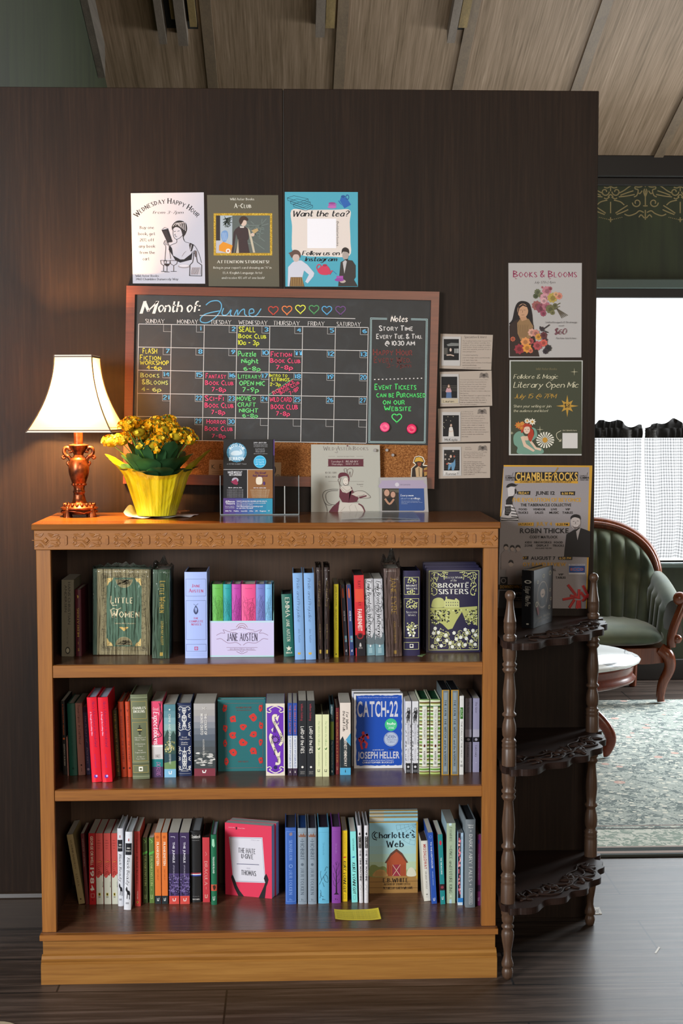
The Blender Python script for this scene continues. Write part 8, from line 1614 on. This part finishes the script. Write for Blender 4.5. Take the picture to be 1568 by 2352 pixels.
for k, lb in ((3, 'rearmost of four sky blue children\'s paperbacks facing out'), (2, 'third of four sky blue children\'s paperbacks facing out, counted from the front'), (1, 'second of four sky blue children\'s paperbacks facing out, counted from the front'), (0, 'front sky blue children\'s paperback facing out with a red barn')):
    yy = P.y+.0135*k; sx_ = .001*k; tz = onY(*ZC3(500, (232, 188, 155, 126)[k]), yy).z; hk = tz-zs3-.0002
    t = thing('book', (P.x+sx_, yy, zs3+.0002), lb, 'book', 'books on the bottom shelf'); w_ = Qx-P.x; D2 = .013; mb = MB()
    mb.prism([(0, 0), (w_, 0), (w_, .0006), (.0006, .0006), (.0006, D2-.0006), (w_, D2-.0006), (w_, D2), (0, D2)], 0, hk, lambda p, q, r: V((p, q, r)), ink('8fc0d0', .4)); s = Sheet(mb, lambda x, y: V((x*w_, 0, hk*(1-y))), (0, -1, 0))
    if k == 0: web(s, 1)
    else: s.rect(0, 0, 1, .01, 'b08a2c'); s.rect(0, .012, .3, .05, 'b5b0a0')
    mb.build('cover', t, local=True); mb = MB(); mb.box((.0007, .0007, .0003), (w_-.0003, D2-.0007, hk-.0003), pages_mat('c9c8be')); mb.build('pages', t, local=True)
book(ZC3, 779, 837, 965, 750, 808, 405, 'd9d5c6', 'low cream paperback with red capitals leaning left, right of the blue children\'s stack', [('t', 'MRS DALLOWAY', .3, .06, .72, .47, 'a8302c', 'B', 'd'), ('t', 'VIRGINIA WOOLF', .38, .5, .64, .8, '6a6458', 'b', 'd'), ('fn', lambda s, asp: s.star(.5, .89, .22, .06, 5, '2a2620', ky=asp)), ('t', 'wordsworth', .3, .925, .7, .935, '2a2620', 'b')], pg='3c2f26', d=.1)
book(ZC3, 850, 897, 990, 806, 866, 330, '2650a8', 'bright blue paperback with white capitals leaning left beside the cream one', [('t', 'TO THE LIGHTHOUSE', .36, .13, .64, .5, 'd0d6e4', 'B', 'd'), ('t', 'VIRGINIA WOOLF', .4, .54, .58, .74, '8fa8d8', 'B', 'd'), ('d', .5, .06, .28, '6a8ac8'), ('d', .5, .06, .2, '2650a8'), ('l', [[(.36, .92), (.38, .955), (.6, .955), (.66, .915)]], .09, 'dce0e8')])
book(ZC3, 930, 974, 995, 903, 948, 348, '1d8486', 'slim teal paperback with red oval near the top of its spine', [('d', .52, .12, .24, .5, 'c8304a'), ('t', 'THE TIME MACHINE', .36, .33, .64, .57, 'cfe4e2', 'B', 'd'), ('r', 0, .71, 1, .8, '2a1c20'), ('d', .5, .755, .3, '8a3a44'), ('l', [[(.36, .89), (.38, .93), (.6, .93), (.66, .885)]], .09, 'dce6e6')], board='7a1a34')
book(ZC3, 984, 1065, 985, 977, 1064, 245, 'a3b498', 'tall sage paperback with dark serif title, tallest of the right bottom group but one', [('r', .25, .0, .55, .03, 'c4dce4'), ('t', 'T.H.WHITE', .34, .05, .6, .23, '4a5446', 's', 'd'), ('t', 'The', .4, .275, .58, .31, '4a5446', 's', 'd'), ('t', 'ONCE and FUTURE KING', .32, .32, .64, .87, '3c4638', 's', 'd'), ('p', [(.5, .89), (.62, .92), (.38, .92)], 'c9d4be'), ('r', .34, .95, .6, 1, 'a8c8d8')], board='9cb8c4', pg='9a9c98', lean=0)
book(ZC3, 1090, 1138, 1002, 1082, 1139, 335, 'a9c4d8', 'slim pink, black and pale blue patterned paperback with blue foot', [('r', 0, 0, .5, .9, '2a1a26'), ('fn', lambda s, asp: (s.dots([(.08+.38*random.Random(k).random(), .05+.8*random.Random(k+50).random()) for k in range(34)], .1, 'd86a7a', 7, ry=.02), s.dots([(.08+.38*random.Random(k+7).random(), .05+.8*random.Random(k+80).random()) for k in range(14)], .08, 'e8b8a8', 7, ry=.015))), ('t', 'MRS DALLOWAY', .6, .05, .8, .28, '26323c', 'b', 'd'), ('r', 0, .9, 1, 1, '2a7ac0'), ('r', 0, .96, .9, 1, 'd0dce4')], pg='6a6c6e', lean=0)
book(ZC3, 1158, 1248, 1022, 1157, 1247, 210, '747c80', 'tall grey cloth volume with white serif title and boxed foot, near right post', [('t', 'Viktor', .22, .055, .82, .07, 'd8d8d4', 'S'), ('t', 'Wynd', .3, .08, .74, .095, 'd8d8d4', 'S'), ('t', '+', .4, .115, .64, .14, 'd8d8d4', 'b'), ('t', 'DARK FAIRY TALES', .36, .17, .68, .7, 'd8d8d4', 's', 'd'), ('t', '+', .4, .725, .64, .75, 'd8d8d4', 'b'), ('f', .38, .78, .74, .96, .03, 'd8d8d4'), ('t', 'PRESTEL', .48, .83, .66, .95, 'd8d8d4', 'S', 'd'), ('d', .56, .805, .06, 'd8d8d4')], hard=True, pg='26282c', d=.16, board='8b9498', lean=0)
book(ZC3, 1258, 1299, 1005, 1254, 1302, 350, '742c5c', 'slim plum paperback, last book at the right end of bottom shelf', [('d', .5, .1, .22, .5, '4a2a6a'), ('t', 'THE SWISS FAMILY ROBINSON', .38, .27, .62, .64, 'b08098', 'b', 'd'), ('r', .1, .71, .9, .8, '3a1a34'), ('l', [[(.36, .89), (.38, .93), (.6, .93), (.66, .885)]], .09, 'c4a4b8')], lean=0)
# yellow receipt lying on the bottom shelf
P = [onZ(*ZC2(*q), zs3) for q in ((1072, 1050), (1482, 1038), (1508, 1143), (1085, 1143))]; mb = MB(); M_y = ink('e8d444', .7)
lf = lambda u: .0006+.004*abs(2*u-1)**3
mb.grid(lambda u, v: P[0].lerp(P[1], u).lerp(P[3].lerp(P[2], u), v)+V((0, 0, lf(u))), 20, 4, M_y)
s = Sheet(mb, lambda x, y: P[0].lerp(P[1], x).lerp(P[3].lerp(P[2], x), y)+V((0, 0, lf(x))), (0, 0, 1))
for i in range(9): s.text('terms of return and exchange for all sales within thirty days of purchase', .05 if i else .3, .08+.095*i, .95 if i else .7, .13+.095*i, '7a6a20', 'b')
tag(mb.build('yellow_slip', loc=P[3]), 'yellow printed slip lying at the front of the bottom shelf', 'paper slip')
